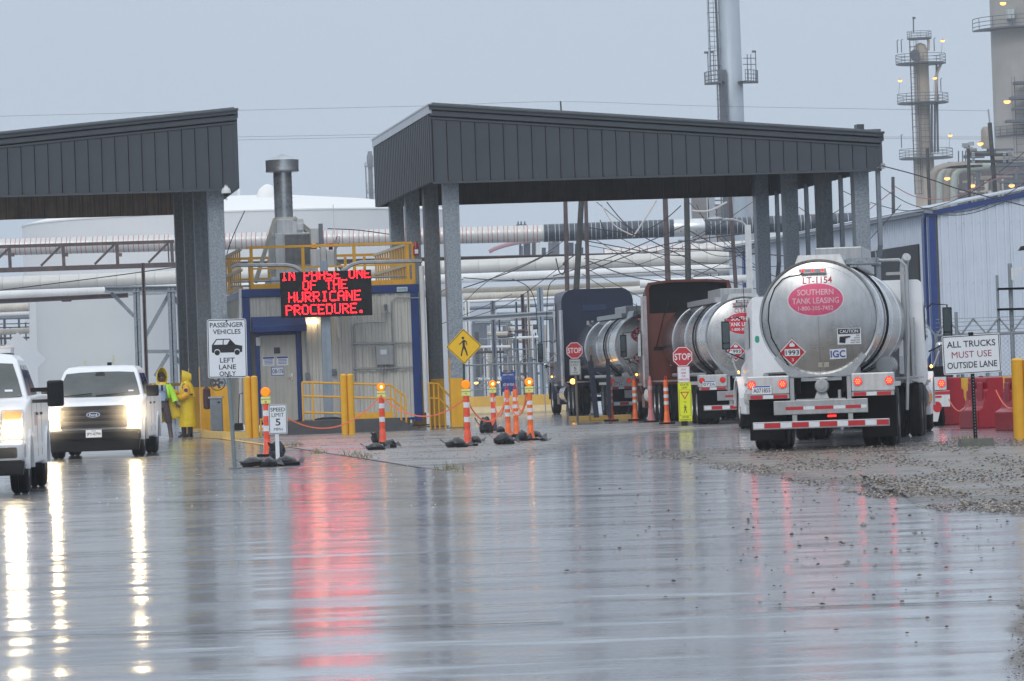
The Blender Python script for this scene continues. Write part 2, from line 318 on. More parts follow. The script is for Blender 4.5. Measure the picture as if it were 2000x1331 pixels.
def soften(m, f=3.0):
    nt = m.node_tree; L = nt.links; b = nt.nodes['Principled BSDF']; o = nt.nodes['Material Output']
    at_ = nt.nodes.new('ShaderNodeAttribute'); at_.attribute_name = 'edge'; tc = nt.nodes.new('ShaderNodeTexCoord'); n = nt.nodes.new('ShaderNodeTexNoise'); n.inputs['Scale'].default_value = f; n.inputs['Detail'].default_value = 7; n.inputs['Roughness'].default_value = .7; L.new(tc.outputs['Object'], n.inputs[0])
    a = nt.nodes.new('ShaderNodeMath'); a.operation = 'ADD'; L.new(at_.outputs['Fac'], a.inputs[0]); L.new(n.outputs[0], a.inputs[1])
    r = nt.nodes.new('ShaderNodeMapRange'); r.inputs[1].default_value = .58; r.inputs[2].default_value = 1.15; L.new(a.outputs[0], r.inputs[0])
    t = nt.nodes.new('ShaderNodeBsdfTransparent'); mx = nt.nodes.new('ShaderNodeMixShader'); L.new(r.outputs[0], mx.inputs[0]); L.new(t.outputs[0], mx.inputs[1]); L.new(b.outputs[0], mx.inputs[2]); L.new(mx.outputs[0], o.inputs[0])
def softsheet(name, P, inner, vals, m):
    n = len(P); me = bpy.data.meshes.new(name); me.from_pydata([tuple(p) for p in P]+[tuple(p) for p in inner], [], [(i, (i+1) % n, (i+1) % n+n, i+n) for i in range(n)]+[tuple(range(n, 2*n))]); me.materials.append(m)
    at_ = me.attributes.new('edge', 'FLOAT', 'POINT'); at_.data.foreach_set('value', list(vals)+[1.0]*n); me.update(); ob = bpy.data.objects.new(name, me); C.objects.link(ob); ob['kind'] = 'structure'; return ob
road_m = wetmat('wet asphalt', (0.17, 0.18, 0.198), (0.30, 0.31, 0.33), 0.20, 0.38, 0.0060, 2.2, coat=0.85, low=0.030)
pave_m = wetmat('damp concrete', (0.19, 0.178, 0.17), (0.30, 0.285, 0.275), 0.22, 0.42, 0.008, 3.0)
gravel_m = wetmat('wet gravel soil', (0.095, 0.078, 0.062), (0.20, 0.165, 0.13), 0.22, 0.55, 0.02, 5.0, 0.50)
mb = MB(); mb.add([(-1500, -60, 0), (1500, -60, 0), (1500, 2600, 0), (-1500, 2600, 0)], [(0, 1, 2, 3)])
road = mb.build('road', road_m, kind='structure')
def gpoly(pts, z): return [(*onz(x, y, z).xy, z) for x, y in pts]
seam = [(392, 853), (450, 860), (540, 869), (600, 879), (700, 894), (820, 913), (930, 926)]
P = gpoly(seam+[(1020, 912), (1120, 884), (1250, 856), (1420, 842)], 0.004)
P += [(8.3, 104, .004), (6, 113, .004), (-2, 112.5, .004), (-9, 112, .004)]
soften(pave_m, 1.2); cx0, cy0 = -3.0, 108.0
inn = [(p[0]+(cx0-p[0])*.30, p[1]+(cy0-p[1])*(.02 if i < 6 else .30), p[2]) for i, p in enumerate(P)]; inn = [q if i >= 6 else (P[i][0]+.02, P[i][1]+.05, P[i][2]) for i, q in enumerate(inn)]
softsheet('pavement', P, inn, [1 if i < 5 else 0 for i in range(len(P))], pave_m)
soften(gravel_m, 1.6)
def blob(pts, z, name, m, jit=0.35, sub=6):
    G_ = [Vector(p) for p in gpoly(pts, z)]; out = []
    for i, p in enumerate(G_):
        q = G_[(i+1) % len(G_)]; L_ = (q-p).length
        for k in range(sub):
            w = p.lerp(q, k/sub); j = min(jit, L_/sub*0.6); out.append((w.x+random.uniform(-j, j)*.5, w.y+random.uniform(-j, j), z))
    c_ = sum((Vector(q) for q in out), Vector())/len(out); inn = [tuple(Vector(q).lerp(c_, .62)) for q in out]; return softsheet(name, out, inn, [0]*len(out), m)
blob([(1230, 883), (1400, 872), (1600, 868), (1900, 858), (2300, 850), (2300, 1010), (2000, 1012), (1850, 1000), (1760, 985), (1700, 965), (1580, 945), (1480, 925), (1330, 905)], 0.004, 'gravel_verge', gravel_m)
blob([(1985, 1150), (2200, 1080), (2300, 1400), (1990, 1400), (1968, 1250)], 0.004, 'gravel_edge', gravel_m, 0.15)
# joints cut in the paving, and the seam with weeds
def strip(pts, w, z, name, m, parent=None, kind=None):
    mb = MB(); V = []
    for i, p in enumerate(pts):
        t = (Vector(pts[min(i+1, len(pts)-1)])-Vector(pts[max(i-1, 0)])); t.z = 0; t.normalize(); n = Vector((-t.y, t.x, 0))*w/2
        V += [(p[0]-n.x, p[1]-n.y, z), (p[0]+n.x, p[1]+n.y, z)]
    mb.add(V, [(2*i, 2*i+2, 2*i+3, 2*i+1) for i in range(len(pts)-1)]); return mb.build(name, m, parent, kind=kind)
joint_m = mat('dark joint', (0.02, 0.02, 0.02), 0.5, 0, 0.2)
strip(gpoly(seam[:6], 0.008), 0.05, 0.008, 'joint', joint_m, road)
for a, b in (((0, 985), (1300, 965)), ((300, 938), (900, 930)), ((560, 1030), (1950, 1003)), ((0, 1245), (1100, 1215)), ((1500, 1188), (2000, 1172))):
    strip(gpoly([a, b], 0.008), 0.05 if a[1] > 1000 else 0.09, 0.008, 'joint', joint_m, road)
strip(gpoly([(430, 856), (500, 866), (560, 874)], 0.010), 0.16, 0.010, 'painted_line', yelp, road)
# ---- loose stones on the gravel
def scatter(name, n, region, sz, m, seed=1, dens=None):
    rng = np.random.RandomState(seed); base = np.array([(1, 0, 0), (-.9, .1, 0), (0, 1, 0), (.1, -1, 0), (0, 0, .8), (0, 0, -.3)], float)
    fc = np.array([(0, 2, 4), (2, 1, 4), (1, 3, 4), (3, 0, 4), (2, 0, 5), (1, 2, 5), (3, 1, 5), (0, 3, 5)])
    X, Y = region(rng, n); n = len(X); s = sz[0]+(sz[1]-sz[0])*rng.rand(n)**4; a = rng.rand(n)*6.28
    V = np.repeat(base[None], n, 0)*(1+0.35*(rng.rand(n, 6, 1)-.5)); V = V*(s[:, None, None]); V[:, :, 0] *= 0.8+0.6*rng.rand(n, 1)
    ca, sa = np.cos(a)[:, None], np.sin(a)[:, None]; x = V[:, :, 0]*ca-V[:, :, 1]*sa; y = V[:, :, 0]*sa+V[:, :, 1]*ca
    V[:, :, 0] = x+X[:, None]; V[:, :, 1] = y+Y[:, None]; V[:, :, 2] = V[:, :, 2]*0.75+s[:, None]*0.15+0.006
    F_ = (fc[None]+(np.arange(n)*6)[:, None, None]).reshape(-1)
    me = bpy.data.meshes.new(name); me.vertices.add(n*6); me.vertices.foreach_set('co', V.reshape(-1)); nf = n*8
    me.loops.add(nf*3); me.loops.foreach_set('vertex_index', F_.astype(np.int32)); me.polygons.add(nf)
    me.polygons.foreach_set('loop_start', np.arange(0, nf*3, 3, dtype=np.int32)); me.polygons.foreach_set('loop_total', np.full(nf, 3, np.int32))
    for q in (m if isinstance(m, list) else [m]): me.materials.append(q)
    if isinstance(m, list): me.polygons.foreach_set('material_index', np.repeat(rng.randint(0, len(m), n), 8).astype(np.int32))
    me.update(); me.validate(); ob = bpy.data.objects.new(name, me); C.objects.link(ob); return ob
def pix2g(px, py):
    a = np.stack([(px-1000)/FPX, -(py-665.5)/FPX], -1); R_, U_, F_ = np.array(_R), np.array(_U), np.array(_F)
    d = F_+a[:, :1]*R_+a[:, 1:]*U_; t = -CH/d[:, 2]; return d[:, 0]*t, d[:, 1]*t
def reg_gravel(rng, n):
    px = rng.uniform(1200, 2150, n); py = rng.uniform(858, 1012, n)
    top = 880-(px-1230)*0.03; bot = np.interp(px, [1200, 1330, 1480, 1580, 1700, 1850, 2150], [888, 908, 928, 950, 972, 1004, 1016])
    cl = np.sin(px*0.013+py*0.09)+np.sin(px*0.031-py*0.13+1)+np.sin(px*0.007+py*.21)+rng.randn(n)*0.9
    k = (py > top) & (py < bot) & (cl > 0.1); return pix2g(px[k], py[k])
def reg_loose(rng, n):
    px = rng.normal(1620, 260, n); py = 930+np.abs(rng.normal(0, 110, n)); k = (px > 1060) & (px < 2050) & (py < 1320); return pix2g(px[k], py[k])
def reg_pave(rng, n):
    px = rng.uniform(420, 1500, n); py = rng.uniform(838, 905, n); k = py < np.interp(px, [400, 540, 700, 930, 1250, 1500], [850, 868, 892, 905, 868, 860]); return pix2g(px[k], py[k])
def reg_corner(rng, n):
    px = rng.uniform(1960, 2100, n); py = rng.uniform(1100, 1331, n); k = px > 2010-(py-1100)*0.2+rng.randn(n)*12; return pix2g(px[k], py[k])
st = [mat('stone brown', (0.16, 0.105, 0.07), 0.55, 0, 0.3), mat('stone grey', (0.22, 0.21, 0.20), 0.5, 0, 0.3), mat('stone dark', (0.05, 0.042, 0.04), 0.4, 0, 0.3), mat('stone pale', (0.40, 0.36, 0.31), 0.6, 0, 0.2)]
tag(scatter('gravel', 60000, reg_gravel, (0.005, 0.028), st, 3), 'loose wet gravel strewn over the ground on the right', 'gravel', kind='stuff')
tag(scatter('pebbles', 900, reg_loose, (0.005, 0.024), st[:3], 4), 'scattered small pebbles on the wet asphalt in front of the gravel', 'pebbles', kind='stuff')
tag(scatter('grit', 5200, reg_pave, (0.006, 0.022), st, 5), 'fine grit on the damp concrete around the delineator posts', 'grit', kind='stuff')
tag(scatter('gravel', 4000, reg_corner, (0.002, 0.009), st, 6), 'brown gravel along the right edge of the wet road in the foreground', 'gravel', kind='stuff')
def stone_obj(px, py, s):
    p = onz(px, py); mb = MB(); mb.ball((0, 0, s*.45), s, 10, (1, .9, .7)); mb.v = [(x*(1+random.uniform(-.18, .18)), y*(1+random.uniform(-.18, .18)), max(0.003, z*(1+random.uniform(-.15, .15)))) for x, y, z in mb.v]
    return mb.build('stone', random.choice(st[:3]), smooth=False, loc=p)
for px_, py_, s_, l_ in ((1704, 1014, .028, 'dark stone on wet asphalt beside the right red reflection'), (1686, 1029, .030, 'flat dark stone just below left of the highest big stone'), (1787, 1044, .022, 'round dark stone right of the red reflections'), (1745, 1026, .02, 'brown stone in the short row right of the red reflection'),
    (1546, 1046, .018, 'small stone on the left red light reflection'), (1656, 1100, .017, 'lone stone halfway down the wet road by the right reflection'), (1762, 1177, .013, 'round brown stone near a joint line low on the right'), (1811, 1209, .012, 'dark stone low right, lower of two'), (1628, 1154, .013, 'brown stone left of the right red reflection near the foreground'), (1849, 1226, .010, 'lowest small stone near the right foreground'), (1995, 1188, .015, 'brown stone at the gravel edge on the far right')):
    tag(stone_obj(px_, py_, s_), l_, 'stone', 'single stones on the wet road')
# weeds in the seam, and fallen leaves
mb = MB()
for k in range(260):
    c = random.choice([(575, 869, 22), (622, 883, 12), (712, 893, 20), (690, 888, 30), (880, 915, 30), (1890, 858, 25), (1895, 868, 14)]); p = onz(c[0]+random.gauss(0, c[2]*.5), c[1]+random.gauss(0, 1.5)+2)
    h = random.uniform(.03, .14); a = random.uniform(0, 6.28); q = (p.x+cos(a)*h*.6, p.y+sin(a)*h*.6, h); mb.add([(p.x-.008, p.y, 0), (p.x+.008, p.y, 0), q], [(0, 1, 2)])
tag(mb.build('weeds', mat('dry weeds', (0.20, 0.19, 0.08), 0.8, 0, 0.3)), 'dry low weeds growing out of the pavement seam', 'weeds', kind='stuff')
leafm = mat('orange leaf', (0.62, 0.24, 0.05), 0.5, 0, 0.2)
mb = MB()
for px_, py_ in ((318, 910), (388, 929), (326, 936), (830, 882), (1010, 868), (500, 913), (905, 878), (545, 916), (740, 884), (440, 898), (1040, 866)):
    p = onz(px_, py_); mb.add([(p.x-.05, p.y-.1, .012), (p.x+.05, p.y-.12, .014), (p.x+.06, p.y+.12, .02), (p.x-.04, p.y+.1, .012)], [(0, 1, 2, 3)])
tag(mb.build('leaves', leafm), 'orange fallen leaves and scraps lying on the wet ground', 'leaves', kind='stuff')
# ---- fine drops splashing up from the wet road
def reg_drops(rng, n): px = rng.uniform(120, 1000, n); py = 903+90*rng.rand(n)**1.3; k = rng.rand(n) < np.interp(px, [120, 420, 1000], [1, .8, .15]); return pix2g(px[k], py[k])
tag(scatter('splashes', 420, reg_drops, (0.006, 0.017), mat('splash white', (.85, .85, .85), .15, 0, 0), 12), 'bright rain splashes on the wet road before the pickups', 'rain splashes', kind='stuff')
# ================================================================== CANOPIES
RZ = radians(7.6); ZB = 6.9
def canopy(o2, x0, x1, dep, ztop, panels, name, lab, side_x, sgn, fr):
    t = thing('truck_canopy', lab, 'canopy', (o2.x, o2.y, 0), RZ)
    zt = lambda x: ztop(x)-0.34                                  # panel tops under the cornice
    n = panels; w = (x1-x0)/n
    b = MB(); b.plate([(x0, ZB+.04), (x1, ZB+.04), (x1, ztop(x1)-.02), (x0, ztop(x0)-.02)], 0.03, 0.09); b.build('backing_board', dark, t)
    for k in range(n):
        a, c = x0+k*w+.008, x0+(k+1)*w-.014
        q = MB(); q.plate([(a, ZB), (c, ZB), (c, zt(c)), (a, zt(a))], -.012, .03); q.box((a+.02, -.02, (ZB+zt(a))/2), (.035, .02, zt(a)-ZB-.02)); q.build('fascia_panel', dkpanel, t)
    b = MB()
    for zo, h, pr in ((-.36, .06, .05), (-.26, .14, .10), (-.09, .12, .17), (0.0, .05, .22)):
        b.plate([(x0-pr*.5, ztop(x0)+zo), (x1+pr*.5, ztop(x1)+zo), (x1+pr*.5, ztop(x1)+zo+h), (x0-pr*.5, ztop(x0)+zo+h)], -pr, .028)
    b.build('cornice', dktrim, t, bevel=.01)
    b = MB(); b.bx(x0-.02, x1+.02, -.05, .10, ZB-.06, ZB-.005); b.build('bottom_trim', dktrim, t)
    # back fascia, its brown inner face towards us
    k = 0; x = x0
    while x < x1-.05:
        c = min(x+.40, x1); q = MB(); q.plate([(x+.01, ZB), (c-.012, ZB), (c-.012, ZB+.95), (x+.01, ZB+.95)], dep-.06, dep-.02); q.build('inner_panel', brpanel if name == 'left' else brpanel2, t); x += .40
    b = MB(); b.plate([(x0, ZB), (x1, ZB), (x1, ztop(x1)), (x0, ztop(x0))], dep, dep+.05); b.build('back_fascia', dktrim, t)
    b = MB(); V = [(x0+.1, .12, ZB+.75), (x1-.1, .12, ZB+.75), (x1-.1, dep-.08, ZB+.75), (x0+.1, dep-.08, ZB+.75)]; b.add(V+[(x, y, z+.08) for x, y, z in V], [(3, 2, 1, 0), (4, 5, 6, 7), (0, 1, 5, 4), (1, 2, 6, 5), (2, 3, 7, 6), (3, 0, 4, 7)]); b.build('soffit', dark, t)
    b = MB(); V = [(x0, -.15, ztop(x0)+.05), (x1, -.15, ztop(x1)+.05), (x1, dep+.15, ztop(x1)+.05), (x0, dep+.15, ztop(x0)+.05)]; b.add(V+[(x, y, z+.05) for x, y, z in V], [(3, 2, 1, 0), (4, 5, 6, 7), (0, 1, 5, 4), (1, 2, 6, 5), (2, 3, 7, 6), (3, 0, 4, 7)]); b.build('roof', galvd, t)
    for sx_ in (x0, x1):                                        # ribbed side walls
        b = MB(); s_ = -1 if sx_ == x0 else 1; b.bx(sx_-.02, sx_+.02, .1, dep, ZB, ztop(sx_))
        y = .15
        while y < dep-.1: b.bx(sx_, sx_+s_*.09, y, y+.20, ZB, ztop(sx_)-.22); y += .48
        b.build('ribbed_side_panel', dkpanel, t)
        b = MB(); b.bx(sx_-.01, sx_+s_*.10, -.1, dep+.02, ztop(sx_)-.20, ztop(sx_)+.02); b.bx(sx_, sx_+s_*.12, -.1, dep+.02, ztop(sx_)+.02, ztop(sx_)+.07); b.build('gutter', mat('pale gutter metal', (.45, .48, .52), .35, .3, .2, 3) if s_ < 0 else dktrim, t)
        b = MB(); b.bx(sx_-.03, sx_+s_*.06, -.03, .07, ZB, ztop(sx_)-.3); b.build('corner_trim', dktrim, t)
    return t
def column(t, x, y, top=ZB+.7, wt=.43, wb=.38, m=None, yellow=True):
    m = m or galv; b = MB(); dt, db, th = .55, .42, .03
    def sl_(x0a, x1a, x0b, x1b, y0a, y1a, y0b, y1b): return b.loft([[(x+x0b, y+y0b, 0), (x+x1b, y+y0b, 0), (x+x1b, y+y1b, 0), (x+x0b, y+y1b, 0)], [(x+x0a, y+y0a, top), (x+x1a, y+y0a, top), (x+x1a, y+y1a, top), (x+x0a, y+y1a, top)]])
    sl_(-wt/2, wt/2, -wb/2, wb/2, -dt/2, -dt/2+th, -db/2, -db/2+th); sl_(-wt/2, wt/2, -wb/2, wb/2, dt/2-th, dt/2, db/2-th, db/2)
    sl_(-.02, .02, -.02, .02, -dt/2+th, dt/2-th, -db/2+th, db/2-th)
    sl_(-wt/2, -wt/2+.02, -wb/2, -wb/2+.02, -dt/2+th, dt/2-th, -db/2+th, db/2-th)
    sh = b.build('column', m, t)
    if yellow:
        b = MB(); b.bx(x-wb/2-.012, x+wb/2+.012, y-db/2-.012, y+db/2+.012, .03, 1.98); b.build('painted_base', yel, sh)
    b = MB(); b.bx(x-wb/2-.1, x+wb/2+.1, y-db/2-.1, y+db/2+.1, 0, .03); b.build('base_plate', galvd, sh)
    return sh
A = onz(848, 355, ZB); fr = Frame((A.x, A.y, 0), RZ); RW = fr.px(1720, 332)[0]
tl, tr = fr.px(848, 208)[1], fr.px(1728, 262)[1]
cr_ = canopy(A, 0, RW, 15.9, lambda x: tl+(tr-tl)*x/RW, 32, 'right', 'large charcoal canopy on the right over the three tanker trucks', 0, -1, fr)
for y in (.9, 5.9, 10.9, 15.5):
    for xx in (fr.px(887, 600, .9)[0], fr.px(1681, 420, .9)[0]): column(cr_, xx, y, m=galv if y < 1 or y > 9 else galvd)
    xr = fr.px(1681, 420, .9)[0]
    b = MB(); b.tube([(RW-.05+0, y-.75, ZB+.1), (RW-.05, y-.75, 4.75), (xr+.38, y-.35, 4.15), (xr+.38, y-.35, .3)], .085, 4); b.build('downspout', steelg, cr_)
b = MB(); x_, z_ = fr.px(1415, 343, 3); b.bx(x_-.45, x_+.45, 2.9, 3.1, ZB+.58, ZB+.66); b.build('tube_light', glow('warm tube light', (1, .72, .4), 1.2), cr_)
b = MB(); b.bx(2.2, 3.4, 6, 6.2, ZB+.6, ZB+.68); b.bx(7, 8.2, 10, 10.2, ZB+.6, ZB+.68); b.build('light_fitting', steelg, cr_)
for px_, w_ in ((1678, .2), (1703, .42)):
    x_, z_ = fr.px(px_, 250, .6); b = MB(); h_ = .16 if w_ < .3 else .04
    b.bx(x_-w_/2, x_+w_/2, .4, .8, tl+(tr-tl)*x_/RW+.08, tl+(tr-tl)*x_/RW+.12+h_); b.build('roof_vent', dktrim, cr_)
b = MB(); x_, z_ = fr.px(1096, 198, 3); b.tube([(x_, 3, tl-.3), (x_-.02, 3, z_)], .025, 6); b.build('mast', dktrim, cr_)
b = MB(); x_, z_ = fr.px(1722, 325, -.2); b.box((x_+.02, -.2, z_), (.12, .2, .14)); b.tube([(x_, -.1, z_), (x_-.1, 0, z_-.05)], .02, 5); tag(b.build('floodlight', alugrey, None), 'small grey floodlight at the right bottom corner of the right canopy fascia', 'floodlight').matrix_world = Matrix.Translation(fr.o) @ Matrix.Rotation(RZ, 4, 'Z')
A2 = onz(462, 368, ZB); fl = Frame((A2.x, A2.y, 0), RZ); zr, x0l = fl.px(461, 217)[1], -7.4; zl = fl.px(0, 265)
slp = (zr-zl[1])/(0-zl[0])
cl_ = canopy(A2, x0l, 0, 16.5, lambda x: zr+slp*x, 20, 'left', 'charcoal canopy cut by the left frame edge above the two pickups', 0, 1, fl)
for y, px_ in ((.9, 426), (3.3, 397), (8.0, 376), (12.6, 358)):
    column(cl_, fl.px(px_, 560, y)[0], y, m=galv if y < 1 else galvd, wt=.46 if y < 1 else .42)
b = MB(); x_, z_ = fl.px(379, 222, 2); b.tube([(x_, 2, zr-.3), (x_, 2, z_-.02)], .025, 6); b.build('mast', dktrim, cl_)
# dome camera on the left canopy corner
x_, z_ = fl.px(442, 372, -.35); t = thing('dome_camera', 'white dome security camera hung at the right end of the left canopy fascia', 'camera', fl.w((x_, -.25, z_)), RZ)
b = MB(); b.lathe([(.05, .13), (.06, .08), (.10, .06), (.135, -.02), (.135, -.08), (.02, -.085)], (0, 0, 0), n=20); b.build('housing', whited, t, smooth=True)
b = MB(); b.ball((0, 0, -.09), .075, 14); b.build('dome', blkp, t, smooth=True)
b = MB(); b.tube([(0, .02, -.1), (.0, .05, -.2), (.03, .05, -.24), (0, .05, -.27), (-.02, .05, -.22)], .012, 6); b.tube([(0, 0, .1), (0, .25, .16)], .03, 6); b.build('bracket', steelg, t)
# ================================================================== CONTROL BUILDING
g = at(483, 818, 117.6); g.z = 0; fb = Frame((g.x, g.y, 0), RZ); BW = fb.px(822, 800)[0]; ZF = .27; ZR = fb.px(640, 562)[1]
bl = thing('control_building', 'beige ribbed control building with blue trim between the canopies', 'building', g, RZ)
BD = 10.0
b = MB(); b.bx(.06, BW-.06, .08, BD, ZF, ZR-.05); b.build('wall_core', mat('dark core', (.2, .2, .18), .8, 0, .1), bl)
wmesh = None
npan = 16; pw = (BW-.36)/npan
dx0, dz1 = fb.px(506, 654)[0], fb.px(540, 655)[1]; dx1 = fb.px(577, 654)[0]
for k in range(npan):
    a = .18+k*pw; z0 = ZF+.05
    if a+pw*.7 > dx0-.1 and a+pw*.3 < dx1+.1: z0 = dz1+.12
    b = MB(); b.bx(a+.004, a+pw-.004, .03, .075, z0, ZR-.22); b.prz([(a+pw*.32, .031), (a+pw*.40, .0), (a+pw*.60, .0), (a+pw*.68, .031)], z0, ZR-.22); b.build('wall_panel', beige, bl)
for k in range(26):
    a = .1+k*.38; b = MB(); b.bx(-.0, .055, a+.004, a+.372, ZF, ZR-.2); b.bx(-.035, .002, a+.13, a+.25, ZF, ZR-.2); b.build('wall_panel', beige, bl)
MB().bx(-.03, .17, -.04, .16, ZF, ZR-.21).build('corner_post', blue, bl, bevel=.01); MB().bx(BW-.19, BW+.04, -.04, .16, 0.2, ZR-.21).build('corner_post', blue, bl, bevel=.01)
b = MB(); b.bx(-.05, BW+.06, -.06, .2, ZR-.208, ZR+.02); b.bx(-.05, .06, .21, BD, ZR-.2, ZR); b.bx(BW-.05, BW+.05, .21, BD, ZR-.2, ZR); b.build('eave_beam', blue, bl, bevel=.01)
b = MB(); b.bx(.17, BW-.19, -.0, .09, ZF-.02, ZF+.045); b.build('base_trim', blue, bl)
b = MB(); b.bx(.05, BW-.05, .1, BD, ZR-.04, ZR+.03); b.build('roof', galvd, bl)
# door
d = MB(); d.bx(dx0, dx1, -.02, .03, ZF+.05, dz1); dr = d.build('door', mat('door beige', (.52, .51, .46), .4, 0, .08, 3, streak=.3), bl, bevel=.006)
d = MB(); 
for xa, xb, za, zb in ((dx0-.13, dx0-.005, ZF+.05, dz1+.12), (dx1+.005, dx1+.13, ZF+.05, dz1+.12), (dx0-.005, dx1+.005, dz1+.005, dz1+.12)): d.bx(xa, xb, -.045, .03, za, zb)
d.build('door_frame', blue, bl)
def pr(fm, x0, y0, x1, y1, yl):      # pixel rectangle -> local x0, x1, z0, z1 at its middle
    xm, ym = (x0+x1)/2, (y0+y1)/2; a = fm.px(x0, ym, yl)[0]; c = fm.px(x1, ym, yl)[0]; zt_ = fm.px(xm, y0, yl)[1]; zb_ = fm.px(xm, y1, yl)[1]; return a, c, zb_, zt_
a, c, e_, h_ = pr(fb, 535, 679, 547, 691, -.02); d = MB(); d.bx(a, c, -.03, -.02, e_, h_); d.build('vision_panel', glassd, dr)
for q in ((513, 697, 536, 715), (540, 696, 563, 714), (529, 716, 556, 735)):
    a, c, e_, h_ = pr(fb, *q, -.02); nn = MB().bx(a, c, -.026, -.02, e_, h_).build('notice', signw, dr)
    mf = front(-.029)
    if q[1] == 716:
        MB().ring([(a+.01, e_+.01), (c-.01, e_+.01), (c-.01, h_-.01), (a+.01, h_-.01)], [(a+.03, e_+.03), (c-.03, e_+.03), (c-.03, h_-.03), (a+.03, h_-.03)], mf).text('OB-176', (a+c)/2, (e_+h_)/2, (c-a)*.8, (h_-e_)*.42, mf).build('lettering', signb, nn)
    else:
        k = MB(); k.flat([(a+.01, h_-.06), (c-.01, h_-.06), (c-.01, h_-.01), (a+.01, h_-.01)], mf)
        for r_ in range(4): k.flat([(a+.05, h_-.10-r_*.04), (c-.05, h_-.10-r_*.04), (c-.05, h_-.085-r_*.04), (a+.05, h_-.085-r_*.04)], mf)
        k.build('lettering', signb, nn)
x_, z_ = fb.px(570, 737, -.02); MB().bx(x_-.03, x_+.03, -.04, -.02, z_-.1, z_+.1).tube([(x_, -.07, z_), (x_-.12, -.07, z_)], .014, 6).tube([(x_, -.02, z_), (x_, -.07, z_)], .014, 6).build('handle', chrome, dr)
# awning
a, c, e_, h_ = pr(fb, 493, 621, 598, 648, -.5)
b = MB(); b.prx([(.03, e_), (-.7, e_), (-.7, e_+.16), (-.02, h_+.05), (.03, h_+.05)], a, c); b.build('awning', blue, bl, bevel=.01)
# LED sign on its post
a, c, e_, h_ = pr(fb, 547.5, 530, 726, 619, -1.6)
sg = thing('led_sign', 'black LED message board with glowing red hurricane notice', 'sign', fb.w(((a+c)/2+.35, -1.35, 0)), radians(.5)); cx_ = (a+c)/2
fs = Frame(sg.location, radians(.5))
a, c, e_, h_ = pr(fs, 547.5, 530, 726, 619, -.25)
MB().bx(a, c, -.25, .0, e_, h_).build('cabinet', blkp, sg, bevel=.01)
hx0, hx1 = fs.px(631, 700, 0)[0], fs.px(646, 700, 0)[0]
b = MB(); b.bx(hx0, hx1, .02, .22, .3, h_+.3); b.bx(hx0-.02, hx1+.02, 0, .02, .3, e_+.5); b.build('post', mat('blue grey post', (.28, .34, .40), .4, .2, .15, 4, streak=.3), sg)
b = MB(); b.lathe([(.5, 0.27), (.42, .38), (.2, .42)], ((hx0+hx1)/2, .12, 0), n=16); b.build('base', blk, sg, smooth=True)
F5 = {'I': '01110 00100 00100 00100 00100 00100 01110', 'N': '10001 11001 10101 10101 10011 10001 10001', 'P': '11110 10001 10001 11110 10000 10000 10000', 'H': '10001 10001 10001 11111 10001 10001 10001', 'A': '01110 10001 10001 11111 10001 10001 10001', 'S': '01111 10000 10000 01110 00001 00001 11110',
      'E': '11111 10000 10000 11110 10000 10000 11111', 'O': '01110 10001 10001 10001 10001 10001 01110', 'F': '11111 10000 10000 11110 10000 10000 10000', 'T': '11111 00100 00100 00100 00100 00100 00100', 'U': '10001 10001 10001 10001 10001 10001 01110', 'R': '11110 10001 10001 11110 10100 10010 10001',
      'C': '01111 10000 10000 10000 10000 10000 01111', 'D': '11110 10001 10001 10001 10001 10001 11110', '.': '00000 00000 00000 00000 00000 01100 01100', ' ': '00000 '*7}
def ledline(t, xa, xb, zb, zt_, skip=0):
    b = MB(); n = len(t)*6-1; cw = (xb-xa)/n; ch = (zt_-zb)/7; 
    for i, ch_ in enumerate(t):
        for r_, row in enumerate(F5[ch_].split()):
            if r_ < skip: continue
            for k_, on in enumerate(row):
                if on == '1':
                    x, z = xa+(i*6+k_+.5)*cw, zt_-(r_+.5)*ch
                    b.flat(ell(x, z, cw*.31, ch*.31, 6), front(-.253))
    b.build('led_text', ledm, sg)
for t_, q, sk in (('IN PHASE ONE', (549, 528, 723, 546), 1), ('OF THE', (591, 547, 678, 566), 0), ('HURRICANE', (563, 569, 705, 589), 0), ('PROCEDURE.', (558, 594, 713, 614), 0)):
    a, c, e2, h2 = pr(fs, *q, -.253); ledline(t_, a, c, e2, h2, sk)
# lamp over the door end of the sign
t = tag(MB().bx(-.16, .16, -.08, .08, -.05, .05).build('wall_lamp', glow('warm door lamp', (1, .75, .42), 6), loc=fb.w((*[fb.px(611, 628, -.12)[0]], -.10, fb.px(611, 628, -.12)[1]))), 'small warm lamp lit on the wall right below the red LED board', 'lamp'); t.rotation_euler.z = RZ
# things on the facade
def onwall(name, lab, cat, q, yl, dep, m, bev=.01):
    a, c, e2, h2 = pr(fb, *q, yl); o = MB().bx(-(c-a)/2, (c-a)/2, 0, dep, 0, h2-e2).build(name, m, bevel=bev, loc=fb.w(((a+c)/2, yl, e2))); o.rotation_euler.z = RZ; return tag(o, lab, cat)
eb = onwall('breaker_box', 'grey electrical cabinet on conduit struts, right part of the beige facade', 'electrical box', (735, 676, 768, 713), -.22, .2, alugrey)
a, c, e2, h2 = pr(fb, 745, 680, 756, 698, -.23); w_ = (c-a); MB().bx(-.12, .06, -.012, 0, .30, .44).build('door_label', signw, eb)
onwall('intercom', 'white panel box at the top left corner of the door', 'box', (500, 659, 509, 676), -.12, .08, whited)
onwall('meter_box', 'small dark switch box beside the sign post', 'box', (648, 721, 656, 733), -.1, .1, steelg)
onwall('switch_box', 'dark grey switch box at the bottom of the pipe right of the door', 'box', (597, 728, 604, 742), -.12, .1, steelg)
